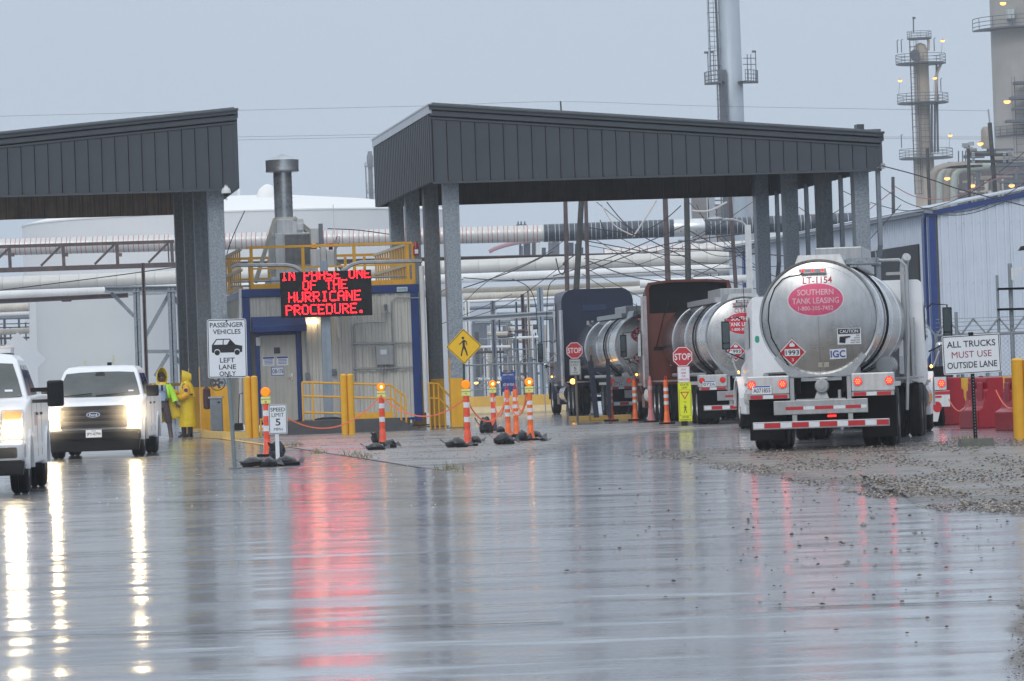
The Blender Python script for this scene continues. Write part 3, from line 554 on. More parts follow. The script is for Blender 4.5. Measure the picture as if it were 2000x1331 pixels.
def conduit(lab, pts, r, m, yl=-.07, n=6, cat='conduit', name='conduit', g='pipes and conduits on the control building'):
    P = [fb.w((*[fb.px(x, y, yl)[0]], yl, fb.px(x, y, yl)[1])) for x, y in pts]; b = MB(); b.tube(P, r, n); return tag(b.build(name, m, smooth=True), lab, cat, g)
conduit('thin grey conduit running down the wall right of the door', [(597, 627), (600, 735)], .022, alugrey)
conduit('bent grey conduit from the right edge down past the electrical cabinet', [(822, 582), (772, 583), (765, 590), (769, 700), (770, 725)], .022, alugrey)
conduit('grey conduit stepping from the small detector down the left side of the struts', [(755, 600), (754, 629), (697, 631), (690, 638), (694, 745)], .022, alugrey)
conduit('upper horizontal steel strut above the electrical cabinet', [(688, 672), (805, 670)], .03, alugrey, -.11)
conduit('lower horizontal steel strut below the electrical cabinet', [(690, 721), (806, 718)], .03, alugrey, -.11)
conduit('short white pipe on the wall right of the sign post', [(658, 620), (663, 660)], .04, whp, -.08)
conduit('thin white downpipe at the left corner of the building', [(470, 830), (469, 564)], .045, whp, -.05)
conduit('thick white downspout standing at the right corner of the building', [(823, 520), (833, 806)], .075, whp, -.15, 10)
conduit('grey cable conduit from the left canopy column to the top of the LED board', [(450, 523), (461, 518), (560, 518), (575, 521), (590, 531)], .055, alugrey, -1.2)
conduit('grey cable conduit from the right canopy column to the top of the LED board', [(824, 510), (702, 513), (688, 517), (668, 530)], .055, alugrey, -1.2)
for i, px_ in enumerate((746, 751, 757)): conduit(('left', 'middle', 'right')[i]+' one of three short conduits under the electrical cabinet', [(px_-4, 713), (px_-4, 728)], .025, alugrey, -.15)
t = thing('gas_detector', 'small detector head on a short conduit high on the right of the facade', 'detector', fb.w((fb.px(753, 598, -.1)[0], -.1, fb.px(753, 598, -.1)[1])), RZ)
MB().ball((0, 0, 0), .06, 10).build('head', steelg, t, smooth=True); MB().bx(-.03, .03, -.03, .03, -.14, -.04).build('stem', steelg, t); MB().bx(-.14, .16, .03, .06, -.22, -.19).build('bracket', alugrey, t)
o = onwall('name_plate', 'small pale plate on the blue beam at the right end', 'sign', (775, 561, 796, 570), -.09, .02, mat('pale cyan plate', (.6, .75, .78), .4, 0, 0))
MB().text('HUNTER', 0, .065, .26, .08, front(-.004)).build('lettering', mat('teal print', (.02, .2, .28), .4, 0, 0), o)
t = thing('alarm_beacon', 'red alarm beacon with white tag on the right end of the roof railing', 'beacon', fb.w((fb.px(813, 500, -.1)[0], -.1, fb.px(813, 500, -.1)[1])), RZ)
MB().lathe([(.07, 0), (.085, .05), (.085, .25), (.06, .32), (.05, .38), (.02, .42)], (0, 0, 0), n=14).build('lens', mat('red beacon', (.32, .03, .04), .3, 0, .1), t, smooth=True)
MB().bx(-.05, .05, -.10, -.086, .06, .18).build('label', signw, t); MB().bx(-.02, .02, .0, .1, -.4, 0).build('bracket', steelg, t)
# ---- roof railing
rl = thing('roof_railing', 'yellow safety railing around the roof of the control building', 'railing', fb.w((0, 0, ZR+.03)), RZ)
H = 1.22
xs_ = [fb.px(p, 540, .05)[0] for p in (492, 593, 693, 797)]; xe = fb.px(805, 480, .05)[0]; xs0 = fb.px(483, 484, .05)[0]
b = MB(); b.bx(xs0, xe, 0, .09, H-.07, H); b.build('top_rail', yel, rl)
b = MB(); b.bx(xs0, xe, .02, .07, .55, .60); b.build('mid_rail', yel, rl)
b = MB(); b.bx(xs_[0]-.05, xe, -.02, .01, -.03, .13); b.build('kick_plate', yel, rl)
for x in xs_+[fb.px(808, 540, .05)[0]]: MB().bx(x-.045, x+.045, .012, .1, 0, H-.072).build('post', yel, rl)
for xx, nm in ((xe-.12, 'r'), (fb.px(472, 540, .3)[0], 'l')):
    for z in (H-.10, .52): MB().bx(xx-.03, xx+.03, .2, BD, z, z+.08).build('side_rail', mat('pale yellow beige paint', (.66, .55, .33), .5, 0, .1), rl)
    y = .9
    while y < BD: MB().bx(xx-.02, xx+.02, y-.075, y+.075, 0, H-.1).build('baluster', yel, rl); y += .72 if nm == 'r' else .9
    MB().bx(xx-.02, xx+.02, .2, BD, 0, .10).build('side_kick_plate', yel, rl)
MB().bx(.2, BW-.2, BD-.1, BD-.04, H-.08, H).bx(.2, BW-.2, BD-.1, BD-.04, .5, .56).build('back_rail', yel, rl)
for k in range(8): MB().bx(.3+k*.6-.04, .3+k*.6+.04, BD-.12, BD-.02, 0, H-.09).build('back_post', yel, rl)
for zz, q in ((.38, 'upper'), (.30, 'lower')): conduit(q+' thin steel pipe behind the railing kick plate', [(450, 552 if q == 'upper' else 560), (800, 540 if q == 'upper' else 549)], .025, galv, .3)
# ---- rooftop machinery
def bxp(q, yl, dep): a, c, e2, h2 = pr(fb, *q, yl); return (a, c, yl, yl+dep, e2, h2)
hv = thing('rooftop_air_handler', 'pale grey rooftop air unit with dark grille and tall round exhaust stack', 'air handler', fb.w((2.0, 3, ZR+.03)), RZ)
off = (2.0, 3, ZR+.03)
def hvb(q, yl, dep, name, m, par=None, bev=.015):
    a, c, y0, y1, z0, z1 = bxp(q, yl, dep); return MB().bx(a-off[0], c-off[0], y0-off[1], y1-off[1], z0-off[2], z1-off[2]).build(name, m, par or hv, bevel=bev)
grey_ = mat('pale grey sheet metal', (.66, .68, .69), .45, .2, .12, 3, streak=.35)
hvb((530, 540, 640, 563), 2.2, 2.6, 'plinth', grey_); hvb((538, 455, 620, 541), 2.3, 2.2, 'unit_body', grey_); hvb((533, 462, 538, 530), 2.5, 1.8, 'side_panel', grey_)
hvb((540, 428, 593, 456), 2.6, 1.5, 'upper_box', grey_); hvb((580, 437, 592, 450), 2.5, .1, 'control_box', grey_)
gr = hvb((557, 458, 611, 516), 2.27, .04, 'grille', blkfab)
a, c, y0, y1, z0, z1 = bxp((557, 458, 611, 516), 2.25, .02)
b = MB()
for k in range(26):
    z = z0+(z1-z0)*(k+.5)/26-off[2]; b.bx(a-off[0], c-off[0], 2.235-off[1], 2.25-off[1], z-.006, z+.006)
for k in range(24):
    x = a+(c-a)*(k+.5)/24-off[0]; b.bx(x-.005, x+.005, 2.235-off[1], 2.25-off[1], z0-off[2], z1-off[2])
b.build('grille_mesh', alugrey, gr)
sx0, sx1 = fb.px(537, 380, 3.2)[0], fb.px(573, 380, 3.2)[0]; scx = (sx0+sx1)/2-off[0]; sr = (sx1-sx0)/2; zt1 = fb.px(555, 335, 3.2)[1]-off[2]; zb1 = fb.px(555, 425, 3.2)[1]-off[2]; zc = fb.px(555, 312, 3.2)[1]-off[2]; zp = fb.px(555, 300, 3.2)[1]-off[2]; cr2 = (fb.px(587, 322, 3.2)[0]-fb.px(522, 322, 3.2)[0])/2
ducts = mat('spiral duct steel', (.48, .50, .52), .3, .8, .2, 3)
prof = [(sr*1.02, zb1-.1)]
for k in range(9): z = zb1+(zt1-zb1)*k/9; prof += [(sr, z), (sr, z+.13), (sr*1.03, z+.14), (sr*1.03, z+.16)]
MB().lathe(prof+[(sr, zt1+.05)], (scx, .6, 0), n=28).build('exhaust_stack', ducts, hv, smooth=True)
MB().lathe([(sr, zt1-.02), (cr2*.97, zt1), (cr2, zt1+.02), (cr2, zt1+.06), (cr2*.99, zt1+.08), (cr2, zc), (cr2*1.03, zc), (cr2*.9, zc+.03), (.02, zp)], (scx, .6, 0), n=32).build('rain_cap', ducts, hv, smooth=True)
MB().lathe([(sr*1.1, zb1-.14), (sr*1.25, zb1-.12), (sr*1.02, zb1+.02)], (scx, .6, 0), n=20).build('stack_collar', mat('pale beige steel', (.50, .48, .42), .5, 0, .15), hv, smooth=True)
for (xa, ya), (xb, yb), yl2 in (((537, 428), (499, 552), 1.9), ((574, 426), (612, 458), 3.6), ((576, 428), (672, 530), 4.6)):
    p, q = fb.px(xa, ya, 2.6), fb.px(xb, yb, yl2); MB().bar((p[0]-off[0], 2.6-off[1], p[1]-off[2]), (q[0]-off[0], yl2-off[1], q[1]-off[2]), .09).build('strut', mat('pale beige steel', (.5, .48, .42), .5), hv)
jb = thing('junction_cabinet', 'two pale grey control cabinets with an amber and a red beacon on the roof edge', 'cabinet', fb.w((off[0]+1.2, .6, ZR+.03)), RZ)
def jbb(q, yl, dep, name, m, bev=.01):
    a, c, y0, y1, z0, z1 = bxp(q, yl, dep); return MB().bx(a-off[0]-1.2, c-off[0]-1.2, y0-.6, y1-.6, z0-ZR-.03, z1-ZR-.03).build(name, m, jb, bevel=bev)
jbb((607, 487, 626, 520), .5, .3, 'left_cabinet', grey_); jbb((627, 477, 637, 525), .45, .15, 'column_box', whited); jbb((638, 489, 654, 522), .5, .3, 'right_cabinet', grey_)
for q, m in (((609, 476, 617, 485), amberl), ((643, 475, 650, 483), redd)): jbb(q, .55, .15, 'beacon', m)
jbb((609, 485, 618, 488), .53, .18, 'beacon_base', blkp, 0); jbb((643, 483, 650, 488), .53, .18, 'beacon_base', blkp, 0)
jbb((607, 446, 631, 476), 1.6, .4, 'transmitter_box', grey_); jbb((623, 437, 631, 477), 1.5, .1, 'black_vent', steelg)
tt = thing('antenna_mast', 'thin white rod antenna on a stub pipe above the roof cabinets', 'antenna', fb.w((fb.px(656, 520, .4)[0], .4, ZR)), RZ)
hA = fb.px(655, 400, .4)[1]-ZR; hB = fb.px(656, 470, .4)[1]-ZR
MB().tube([(0, 0, 0), (0, 0, hB)], .035, 8).build('stub_pipe', alugrey, tt); MB().tube([(0, 0, hB), (-.02, 0, hA)], .012, 6).build('rod', whp, tt)
MB().tube([(0, 0, hB-.1), (.05, 0, hB+.1), (.13, 0, hB+.12), (.12, 0, hB-.05), (.03, 0, hB-.25)], .01, 5).build('cable', blkp, tt)
# ---- slab in front of the building, stair rails
slab_m = mat('dark slab', (.07, .07, .072), .45, 0, .3, 3)
xl, xr_ = -.6, fb.px(772, 832, -3.6)[0]
gs = fb.w((0, 0, 0)); 
b = MB(); b.prx([(-3.9, 0), (-3.9, .36), (.05, .36), (.05, 0)], fb.px(560, 835, -3.9)[0], xr_); b.prx([(-3.9, 0), (-3.9, .36), (.05, .36), (.05, 0)], xr_, xr_+.01)
b.add([(xr_, -3.9, 0), (xr_, -3.9, .36), (xr_, 0, .36), (xr_, 0, 0), (xr_+.7, -3.9, 0), (xr_+.7, 0, 0)], [(1, 4, 5, 2), (0, 4, 1), (3, 2, 5)])
o = b.build('entrance_slab', slab_m, kind='structure'); o.location = gs; o.rotation_euler.z = RZ
b = MB(); b.prx([(-4.0, .006), (0.3, .27), (10, .27), (10, 0)], -.5, fb.px(560, 835, -3.9)[0]-.01); b.prx([(-4.0, .006), (0.3, .27), (10, .27), (10, 0)], xr_+.72, BW+.9)
o = b.build('concrete_apron', pave_m, kind='structure'); o.location = gs; o.rotation_euler.z = RZ
def railing(lab, yl, segs, posts, r=.028, base=.0):
    t = thing('yellow_railing', lab, 'railing', fb.w((fb.px(posts[0][0], posts[0][1], yl)[0], yl, 0)), RZ); ox = fb.px(posts[0][0], posts[0][1], yl)[0]
    def L(p): q = fb.px(p[0], p[1], yl); return (q[0]-ox, 0, q[1])
    for sg_ in segs: MB().tube([L(p) for p in sg_], r, 6).build('rail', yel, t)
    for x, y, y2 in posts: q = L((x, y)); q2 = L((x+(y2-y)*.035, y2)); MB().tube([q, (q[0], 0, q2[1])], r, 6).build('post', yel, t)
    return t
railing('yellow pipe railing on the slab in front of the door and LED post', -3.7, [[(590, 747), (762, 752), (792, 775)], [(592, 774), (765, 779), (794, 802)], [(594, 806), (766, 810)]], [(590, 747, 832), (610, 747, 814), (672, 749, 818), (762, 752, 820), (772, 758, 825), (782, 766, 835), (792, 775, 845)])
railing('low yellow pipe railing left of the slab behind the speed limit sign', -3.2, [[(508, 820), (560, 818)], [(508, 838), (590, 832)]], [(509, 818, 852), (560, 817, 838)])
railing('yellow stair railing between the building and the yellow canopy column base', -2.2, [[(838, 749), (856, 750), (880, 776)], [(840, 778), (858, 779), (882, 802)]], [(838, 749, 812), (847, 750, 815), (856, 750, 822), (868, 763, 828), (880, 776, 838)])
b = MB(); a, c, e2, h2 = pr(fb, 694, 806, 768, 818, -3.75); b.bx(a, c, -3.78, -3.75, e2, h2); o = b.build('kick_board', yel); o.location = gs; o.rotation_euler.z = RZ; tag(o, 'wide yellow kick board low on the slab railing', 'board')
# ================================================================== SIGNS
def panel(t, cx, cz, w, h, r, m, y=0, name='sign_panel', tilt=0, th=.006):
    o = MB().plate(rrect(0, 0, w, h, r), -th, 0).build(name, m, t); o.location = (cx, y, cz); o.rotation_euler.y = tilt; return o
def border(par, w, h, r, ins, bw, m, yy=-.0085):
    MB().ring(rrect(0, 0, w-2*ins, h-2*ins, max(.002, r-ins)), rrect(0, 0, w-2*ins-2*bw, h-2*ins-2*bw, max(.002, r-ins-bw)), front(yy)).build('border', m, par)
def wr(par, t, cx, cz, w, h, m=None, yy=-.0085): return MB().text(t, cx, cz, w, h, front(yy)).build('lettering', m or signk, par)
def place(px_, py_): p = onz(px_, py_); return p
# passenger vehicles sign
p = place(459, 917); t = thing('passenger_vehicle_sign', 'white sign telling passenger vehicles to use the left lane, on a grey pole', 'sign', p, 0); f_ = Frame(p, 0)
x1, z1 = f_.px(444, 681, 0); a = f_.px(405, 681)[0]; c = f_.px(484, 681)[0]; w = .67; h = f_.px(444, 624)[1]-f_.px(444, 739)[1]
pn = panel(t, x1, z1, w, h, .04, signw, y=-.05, tilt=radians(0.6)); border(pn, w, h, .04, .012, .012, signk)
xt, zt_ = f_.px(437, 615); MB().tube([(0.0, 0, 0), (xt*.9, 0, zt_)], .036, 12).build('pole', mat('grey green pole', (.20, .24, .25), .4, .3, .15), t, smooth=True); MB().lathe([(.11, 0), (.11, .02), (.05, .03)], (0, 0, 0), n=16).build('base_plate', galvd, t)
for s_, q, tw in (('PASSENGER', .402, .57), ('VEHICLES', .286, .47), ('LEFT', -.20, .25), ('LANE', -.315, .29), ('ONLY', -.43, .28)): wr(pn, s_, 0, q, tw, .082)
cs = MB(); mf = front(-.0085)
cs.flat([(-.26, .06), (-.26, -.06), (-.245, -.07), (-.22, -.07), (-.215, -.03), (-.19, -.01), (-.15, -.01), (-.125, -.03), (-.115, -.07), (.12, -.07), (.125, -.03), (.15, -.01), (.19, -.01), (.215, -.03), (.22, -.07), (.255, -.065), (.26, .04), (.14, .065), (.05, .155), (.05, .145), (-.005, .06)], mf)
cs.flat([(-.26, .06), (-.26, .06), (-.18, .165), (.05, .165), (.14, .065), (.12, .065), (.04, .15), (-.17, .15), (-.235, .06)], mf); cs.flat([(-.075, .06), (-.06, .06), (-.055, .155), (-.07, .155)], front(-.0087))
cs.flat([(-.255, .058), (.14, .058), (.14, .066), (-.255, .066)], mf)
cs.build('car_symbol', signk, pn); MB().flat(ell(-.17, -.07, .045, .045, 18), mf).flat(ell(.17, -.07, .045, .045, 18), mf).build('wheel_symbol', signk, pn)
for dz in (h/2-.035, -h/2+.03): MB().ball((0, -.012, dz), .016, 8).build('bolt', signk, pn, smooth=True)
# speed limit sign at the first delineator
def speed_sign(t, x1, z1, w, h, y, tilt=0, dark_=False):
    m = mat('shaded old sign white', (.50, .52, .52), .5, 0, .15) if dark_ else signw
    pn = panel(t, x1, z1, w, h, w*.08, m, y=y, tilt=tilt); border(pn, w, h, w*.08, w*.03, w*.03, signk)
    wr(pn, 'SPEED', 0, h*.32, w*.78, h*.13); MB().text('LIMIT', 0, h*.14, w*.66, h*.13, front(-.0085), False).build('lettering', signk, pn); wr(pn, '5', 0, -h*.10, w*.26, h*.23); MB().text('MPH', 0, -h*.34, w*.46, h*.10, front(-.0085), False).build('lettering', signk, pn); return pn
p = place(543, 905); f_ = Frame(p, 0); t = thing('speed_limit_sign', 'small white speed limit 5 sign on a white stake beside sandbags', 'sign', p, 0)
x1, z1 = f_.px(543, 819); speed_sign(t, x1, z1, .335, .54, -.03, radians(.5)); MB().bx(-.035, .035, -.03, 0, 0, z1+.2).build('stake', rwhite, t)
# all trucks sign
p = place(1906, 872); f_ = Frame(p, 0); t = thing('trucks_lane_sign', 'white sign reading all trucks must use outside lane on black post', 'sign', p, 0)
x1, z1 = f_.px(1897, 692); w = f_.px(1953, 692)[0]-f_.px(1840, 692)[0]; h = f_.px(1897, 655)[1]-f_.px(1897, 731)[1]
pn = panel(t, x1, z1, w, h, .03, signw, y=-.05, tilt=radians(-1.5)); border(pn, w, h, .03, .012, .012, signk)
wr(pn, 'ALL TRUCKS', 0, h*.27, w*.84, h*.165); MB().text('MUST USE', 0, 0, w*.69, h*.165, front(-.0085), False).build('lettering', signr, pn); wr(pn, 'OUTSIDE LANE', 0, -h*.27, w*.86, h*.165)
b = MB(); x0_, z0_ = f_.px(1895, 657); b.tube([(0, 0, .1), (x0_*.75, 0, z1+h/2+.03)], .042, 4); po = b.build('post', blkp, t)
b = MB()
for k in range(26): b.flat(ell((x0_*.75)*(k+1)/45, .15+k*.05, .008, .008, 6), front(-.031))
b.build('bolt_holes', mat('pale hole', (.35, .36, .37), .5), po, kind='stuff')
MB().bx(x1-.04, x1+.04, -.06, .01, z1+h/2-.02, z1+h/2+.04).build('clamp', blkp, t)
MB().loft([[( -.28, -.2, 0), (.29, -.2, 0), (.29, .2, 0), (-.28, .2, 0)], [(-.26, -.18, .13), (.27, -.18, .13), (.27, .18, .13), (-.26, .18, .13)]]).build('concrete_base', mat('mossy concrete', (.12, .13, .11), .8, 0, .25, 8, bump=.5), t)
# pedestrian sign
def walker(b, cx, cz, s, mf):
    P = [(-.05, .72), (.10, .72), (.30, .55), (.34, .22), (.26, .20), (.22, .46), (.12, .56), (.10, .20), (.30, -.42), (.36, -.78), (.24, -.80), (.16, -.45), (-.0, -.08), (-.14, -.42), (-.20, -.80), (-.34, -.78), (-.26, -.40), (-.12, .10), (-.12, .50), (-.24, .36), (-.42, .26), (-.46, .34), (-.28, .46)]
    b.flat([(cx+x*s, cz+z*s) for x, z in P], mf); b.flat(ell(cx-.06*s, cz+.90*s, .13*s, .13*s, 14), mf)
    return b
p = place(908, 840); f_ = Frame(p, 0); t = thing('pedestrian_sign', 'yellow diamond pedestrian crossing sign in front of the canopy column', 'sign', p, 0); x1, z1 = f_.px(906, 677); hw = (f_.px(941, 677)[0]-f_.px(872, 677)[0])/2
dm = lambda k: [(k*q[0], k*q[1]) for q in ((0, -1), (.05, -.97), (.97, -.05), (1, 0), (.97, .05), (.05, .97), (0, 1), (-.05, .97), (-.97, .05), (-1, 0), (-.97, -.05), (-.05, -.97))]
pn = MB().plate(dm(hw), -.006, 0).build('sign_panel', signy, t); pn.location = (x1, -.05, z1)
MB().ring(dm(hw*.95), dm(hw*.905), front(-.0085)).build('border', signk, pn); walker(MB(), 0, -.03, hw*.60, front(-.0085)).build('walking_symbol', signk, pn)
MB().tube([(0, 0, 0), (x1, 0, z1+hw*.8)], .045, 4).build('post', mat('dark green post', (.015, .05, .03), .5, 0, .1), t)
# stop signs
def octo(r): return [(r*cos(pi/8+k*pi/4), r*sin(pi/8+k*pi/4)) for k in range(8)]
def stop(t, x1, z1, r, y):
    pn = MB().plate(octo(r), -.006, 0).build('stop_panel', signred, t); pn.location = (x1, y, z1); MB().ring(octo(r*.965), octo(r*.90), front(-.0085)).build('border', signw, pn); wr(pn, 'STOP', 0, 0, r*1.52, r*.62, signw); return pn
p = place(1337, 832); f_ = Frame(p, 0); t = thing('stop_sign', 'red stop sign above a fluorescent yellow state law crosswalk paddle', 'sign', p, 0)
x1, z1 = f_.px(1333, 697); stop(t, x1, z1, (f_.px(1353, 697)[0]-f_.px(1314.5, 697)[0])/2/cos(pi/8), -.05)
def rectp(q, m, r=.02, y=-.05, nm='sign_panel', tilt=0):
    xm, ym = (q[0]+q[2])/2, (q[1]+q[3])/2; w = f_.px(q[2], ym)[0]-f_.px(q[0], ym)[0]; h = f_.px(xm, q[1])[1]-f_.px(xm, q[3])[1]; x, z = f_.px(xm, ym); return panel(t, x, z, w, h, r, m, y=y, name=nm), w, h
pn, w, h = rectp((1323, 716, 1347, 748), signw); border(pn, w, h, .02, .006, .008, signred)
for k, s_ in enumerate(('STOP', 'HERE', 'FOR', 'INSPECTION')): wr(pn, s_, 0, h*(.3-.2*k), w*(.4 if k < 2 else .3 if k == 2 else .78), h*.11, signred)
pn, w, h = rectp((1324.5, 747, 1351, 824), signly, .03, -.058); border(pn, w, h, .03, .005, .005, signk)
wr(pn, 'STATE', 0, h*.44, w*.62, h*.055); wr(pn, 'LAW', 0, h*.365, w*.4, h*.055); wr(pn, 'TO', 0, -.0, w*.18, h*.035); wr(pn, 'WITHIN', 0, -h*.385, w*.5, h*.04); wr(pn, 'CROSSWALK', 0, -h*.45, w*.84, h*.04)
MB().ring([(-w*.34, h*.26), (w*.34, h*.26), (0, h*.06)], [(-w*.22, h*.235), (w*.22, h*.235), (0, h*.105)], front(-.0085)).build('yield_symbol', signred, pn); walker(MB(), 0, -h*.19, w*.34, front(-.0085)).build('walking_symbol', signk, pn); MB().ring(rrect(0, -.02*h, w*.82, h*.66, .02), rrect(0, -.02*h, w*.78, h*.65, .02), front(-.0085)).build('inner_border', signk, pn)
MB().bx(-.08, .08, -.08, .08, 0, .12).bx(-.03, .03, -.03, .03, .1, 1.9).build('post', blkp, t)
p = at(1128, 815, 117.5); p.z = 0; f_ = Frame(p, 0); t = thing('stop_sign', 'far maroon stop sign over a weathered speed limit 5 plate by the blue truck', 'sign', p, 0)
x1, z1 = f_.px(1122, 685); stop(t, x1, z1, (f_.px(1138, 685)[0]-f_.px(1106, 685)[0])/2/cos(pi/8), -.05)
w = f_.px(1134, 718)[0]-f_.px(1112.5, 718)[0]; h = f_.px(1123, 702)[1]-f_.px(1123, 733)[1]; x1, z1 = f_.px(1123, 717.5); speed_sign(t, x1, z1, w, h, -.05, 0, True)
MB().tube([(0, 0, 0), (-.02, 0, 2.2)], .04, 6).build('post', mat('rusty grey post', (.2, .17, .15), .6, .2, .3), t)
# ================================================================== DELINEATOR POSTS, LAMPS, SANDBAGS
def delineator(kind, H, lab, p, lean=0, group='orange and white delineator posts'):
    t = thing('delineator_post', lab, 'traffic post', p, 0, group); 
    main = {'o': orange, 'p': pinkp, 'b': orange2}[kind]
    MB().prz(rrect(0, 0, .42, .42, .12, 3), 0, .05).build('rubber_base', blk, t)
    r0 = .062; prof = [(.10, .05), (.085, .10), (.075, .14), (r0+.006, .30)]
    z = .30
    while z < H-.08: prof += [(r0, z+.01), (r0-.003, z+.07)]; z += .075
    prof += [(r0-.006, H-.06), (r0-.012, H-.03)]
    MB().lathe([(a, b_) for a, b_ in prof if b_ <= H], (0, 0, 0), n=18).build('tube', main, t, smooth=True)
    bands = {'o': (.50, .80), 'p': (.80,), 'b': (.46, .62, .78)}[kind]; hb = .11 if kind != 'b' else .09
    for q in bands: MB().lathe([(r0+.003, q*H/1.07), (r0+.003, q*H/1.07+hb)], (0, 0, 0), n=18, cap=False).build('reflective_band', rwhite if kind != 'p' else mat('dull band', (.5, .4, .38), .5), t, smooth=True)
    if kind == 'o':
        for q in bands: MB().lathe([(r0+.002, q*H/1.07-.10), (r0+.002, q*H/1.07-.004)], (0, 0, 0), n=18, cap=False).build('red_band', orange, t, smooth=True); MB().lathe([(r0+.002, q*H/1.07+hb+.004), (r0+.002, q*H/1.07+hb+.07)], (0, 0, 0), n=18, cap=False).build('red_band', orange, t, smooth=True)
    if kind in 'b': MB().tube([(r0*.55*cos(q), 0, H-.05+.12*sin(q)) for q in [pi*k/8 for k in range(9)]], .012, 6).build('handle', mat('red handle', (.6, .03, .03), .4), t, smooth=True)
    if kind == 'p': MB().lathe([(.03, H-.03), (.035, H+.02), (.02, H+.08)], (0, 0, 0), n=10).build('handle', pinkp, t, smooth=True)
    for ch in t.children: pass
    t.rotation_euler.y = lean; return t
def ball_lamp(p, lab, lit=False, lean=0, s=1):
    t = thing('warning_lamp', lab, 'warning lamp', p, 0, 'amber warning lamps on the delineator posts'); t.rotation_euler.y = lean
    MB().prz(rrect(0, 0, .19*s, .13*s, .02), 0, .14*s).build('battery_case', plyw, t, bevel=.01); MB().bx(-.02, .02, -.068*s, -.062*s, .04, .06).bx(-.1*s, .1*s, -.067*s, -.0655*s, .085*s, .10*s).build('case_seam', mat('dull olive', (.3, .33, .1), .5), t)
    ln = MB().lathe([(.02, -.045), (.075, -.045), (.092, -.025), (.098, 0), (.092, .025), (.075, .045), (.02, .045)], (0, 0, .235*s), ax='y', n=24).build('lens', amberl, t, smooth=True)
    MB().lathe([(.092, -.02), (.102, -.015), (.102, .015), (.092, .02)], (0, 0, .235*s), ax='y', n=24).build('lens_ring', orange2, t, smooth=True)
    if lit: MB().ball((.01, -.05, .235*s), .026, 10, (1, .5, 1)).build('bulb_glow', glow('amber core', (1, .6, .15), 12), ln, smooth=True)
    return t
def sandbag(p, L, lab, rz=0, h=.18, w=.32, n=12):
    rg = random.Random(int(p[0]*100)); secs = []
    for i in range(11):
        u = i/10; k = sin(pi*min(1, max(0, u*.94+.05)))**.55; k = max(k, .18); tail = .35 if i in (0, 10) else 0
        zc = h*.5*k+(.05 if i == 0 else 0)
        secs.append([((u-.5)*L, cos(q)*w/2*k*(1+rg.uniform(-.16, .16)), max(.008, zc+sin(q)*h/2*k*(1+rg.uniform(-.25, .25)))) for q in [2*pi*j/n for j in range(n)]])
    b = MB().loft(secs); b.add([(-L/2+.04, -.03, h*.3), (-L/2+.04, .05, h*.35), (-L/2-.10, .10, h*1.0), (-L/2-.12, -.06, h*.85)], [(0, 1, 2, 3)]).add([(L/2-.04, -.03, h*.3), (L/2-.04, .05, h*.3), (L/2+.09, .07, h*.75), (L/2+.10, -.08, h*.15)], [(0, 1, 2, 3)])
    o = b.build('sandbag', bag, smooth=True, loc=(p[0], p[1], 0)); o.rotation_euler.z = rz; return tag(o, lab, 'sandbag', 'black sandbags on the post bases')
SP = {}
for i, (px_, py_, H, kd, lean, lab, lamp) in enumerate((
    (523, 892, 1.07, 'o', 0.0, 'orange and white delineator post behind the speed limit sign', 'amber ball lamp on the post behind the speed limit sign'),
    (748, 868, 1.07, 'o', 0.0, 'delineator post standing alone in front of the yellow slab railing', 'lit amber ball lamp on the lone post before the slab railing'),
    (914, 872, 1.07, 'o', 0.0, 'delineator post just below the yellow pedestrian sign', 'amber ball lamp just below the yellow pedestrian sign'),
    (965, 842, 1.02, 'o', 0.0, 'delineator post farther back with a tall peaked sandbag at its left', 'smaller amber ball lamp on the farther post behind the peaked sandbag'),
    (993, 855, 1.13, 'b', 0.0, 'left of two close striped posts with red loop handles', None),
    (1009, 852, 1.13, 'b', 0.0, 'right of two close striped posts with red loop handles', None),
    (1037, 861, 1.07, 'b', 0.0, 'striped post at the right end of the rope line carrying an amber lamp', 'amber ball lamp at the right end of the rope line'))):
    p = place(px_, py_); f_ = Frame(p, 0); delineator(kd, H, lab, p, lean); SP[i] = (p, H)
    if lamp: ball_lamp((p.x, p.y, H-.03 if i != 3 else H-.03), lamp, i in (1, 3, 6), 0)
for (px_, py_, L, lab, rz, h) in (
    (500, 912, .55, 'knotted black sandbag at the left foot of the first post', .1, .17), (560, 909, .42, 'black sandbag right of the speed limit stake', -.1, .17), (541, 898, .3, 'black bag with upright tip behind the white stake', 1.3, .34), (526, 912, .30, 'wrinkled black bag in front of the first orange post', .4, .16),
    (734, 880, .40, 'pointed black sandbag left of the lone post', .1, .16), (762, 876, .28, 'small black bag right of the lone post', .5, .19), (739, 868, .24, 'upright flared bag neck behind the lone post', 1.2, .28),
    (892, 875, .46, 'crumpled black sandbag left of the post under the pedestrian sign', .05, .20), (929, 866, .26, 'pointed black bag right of the post under the pedestrian sign', -.3, .17),
    (950, 847, .34, 'tall peaked black sandbag left of the farther post', .1, .44), (978, 845, .24, 'low black sandbag right of the farther post', .1, .16),
    (985, 869, .44, 'large crumpled black sandbag at the feet of the two close posts', .2, .26), (1020, 862, .26, 'black sandbag between the close posts and the right lamp post', .3, .24), (1047, 858, .30, 'black sandbag behind the right lamp post', -.1, .18), (1063, 862, .14, 'small flared bag end at the far right of the rope line', -.4, .10)):
    p = place(px_, py_); sandbag(p, L, lab, rz, h)
p = place(530, 911); o = MB().prz(rrect(0, 0, 1.0, .4, .1), .004, .06).build('rubber_base', blk, loc=p); tag(o, 'flat black rubber base under the bags of the speed limit stake', 'base plate')
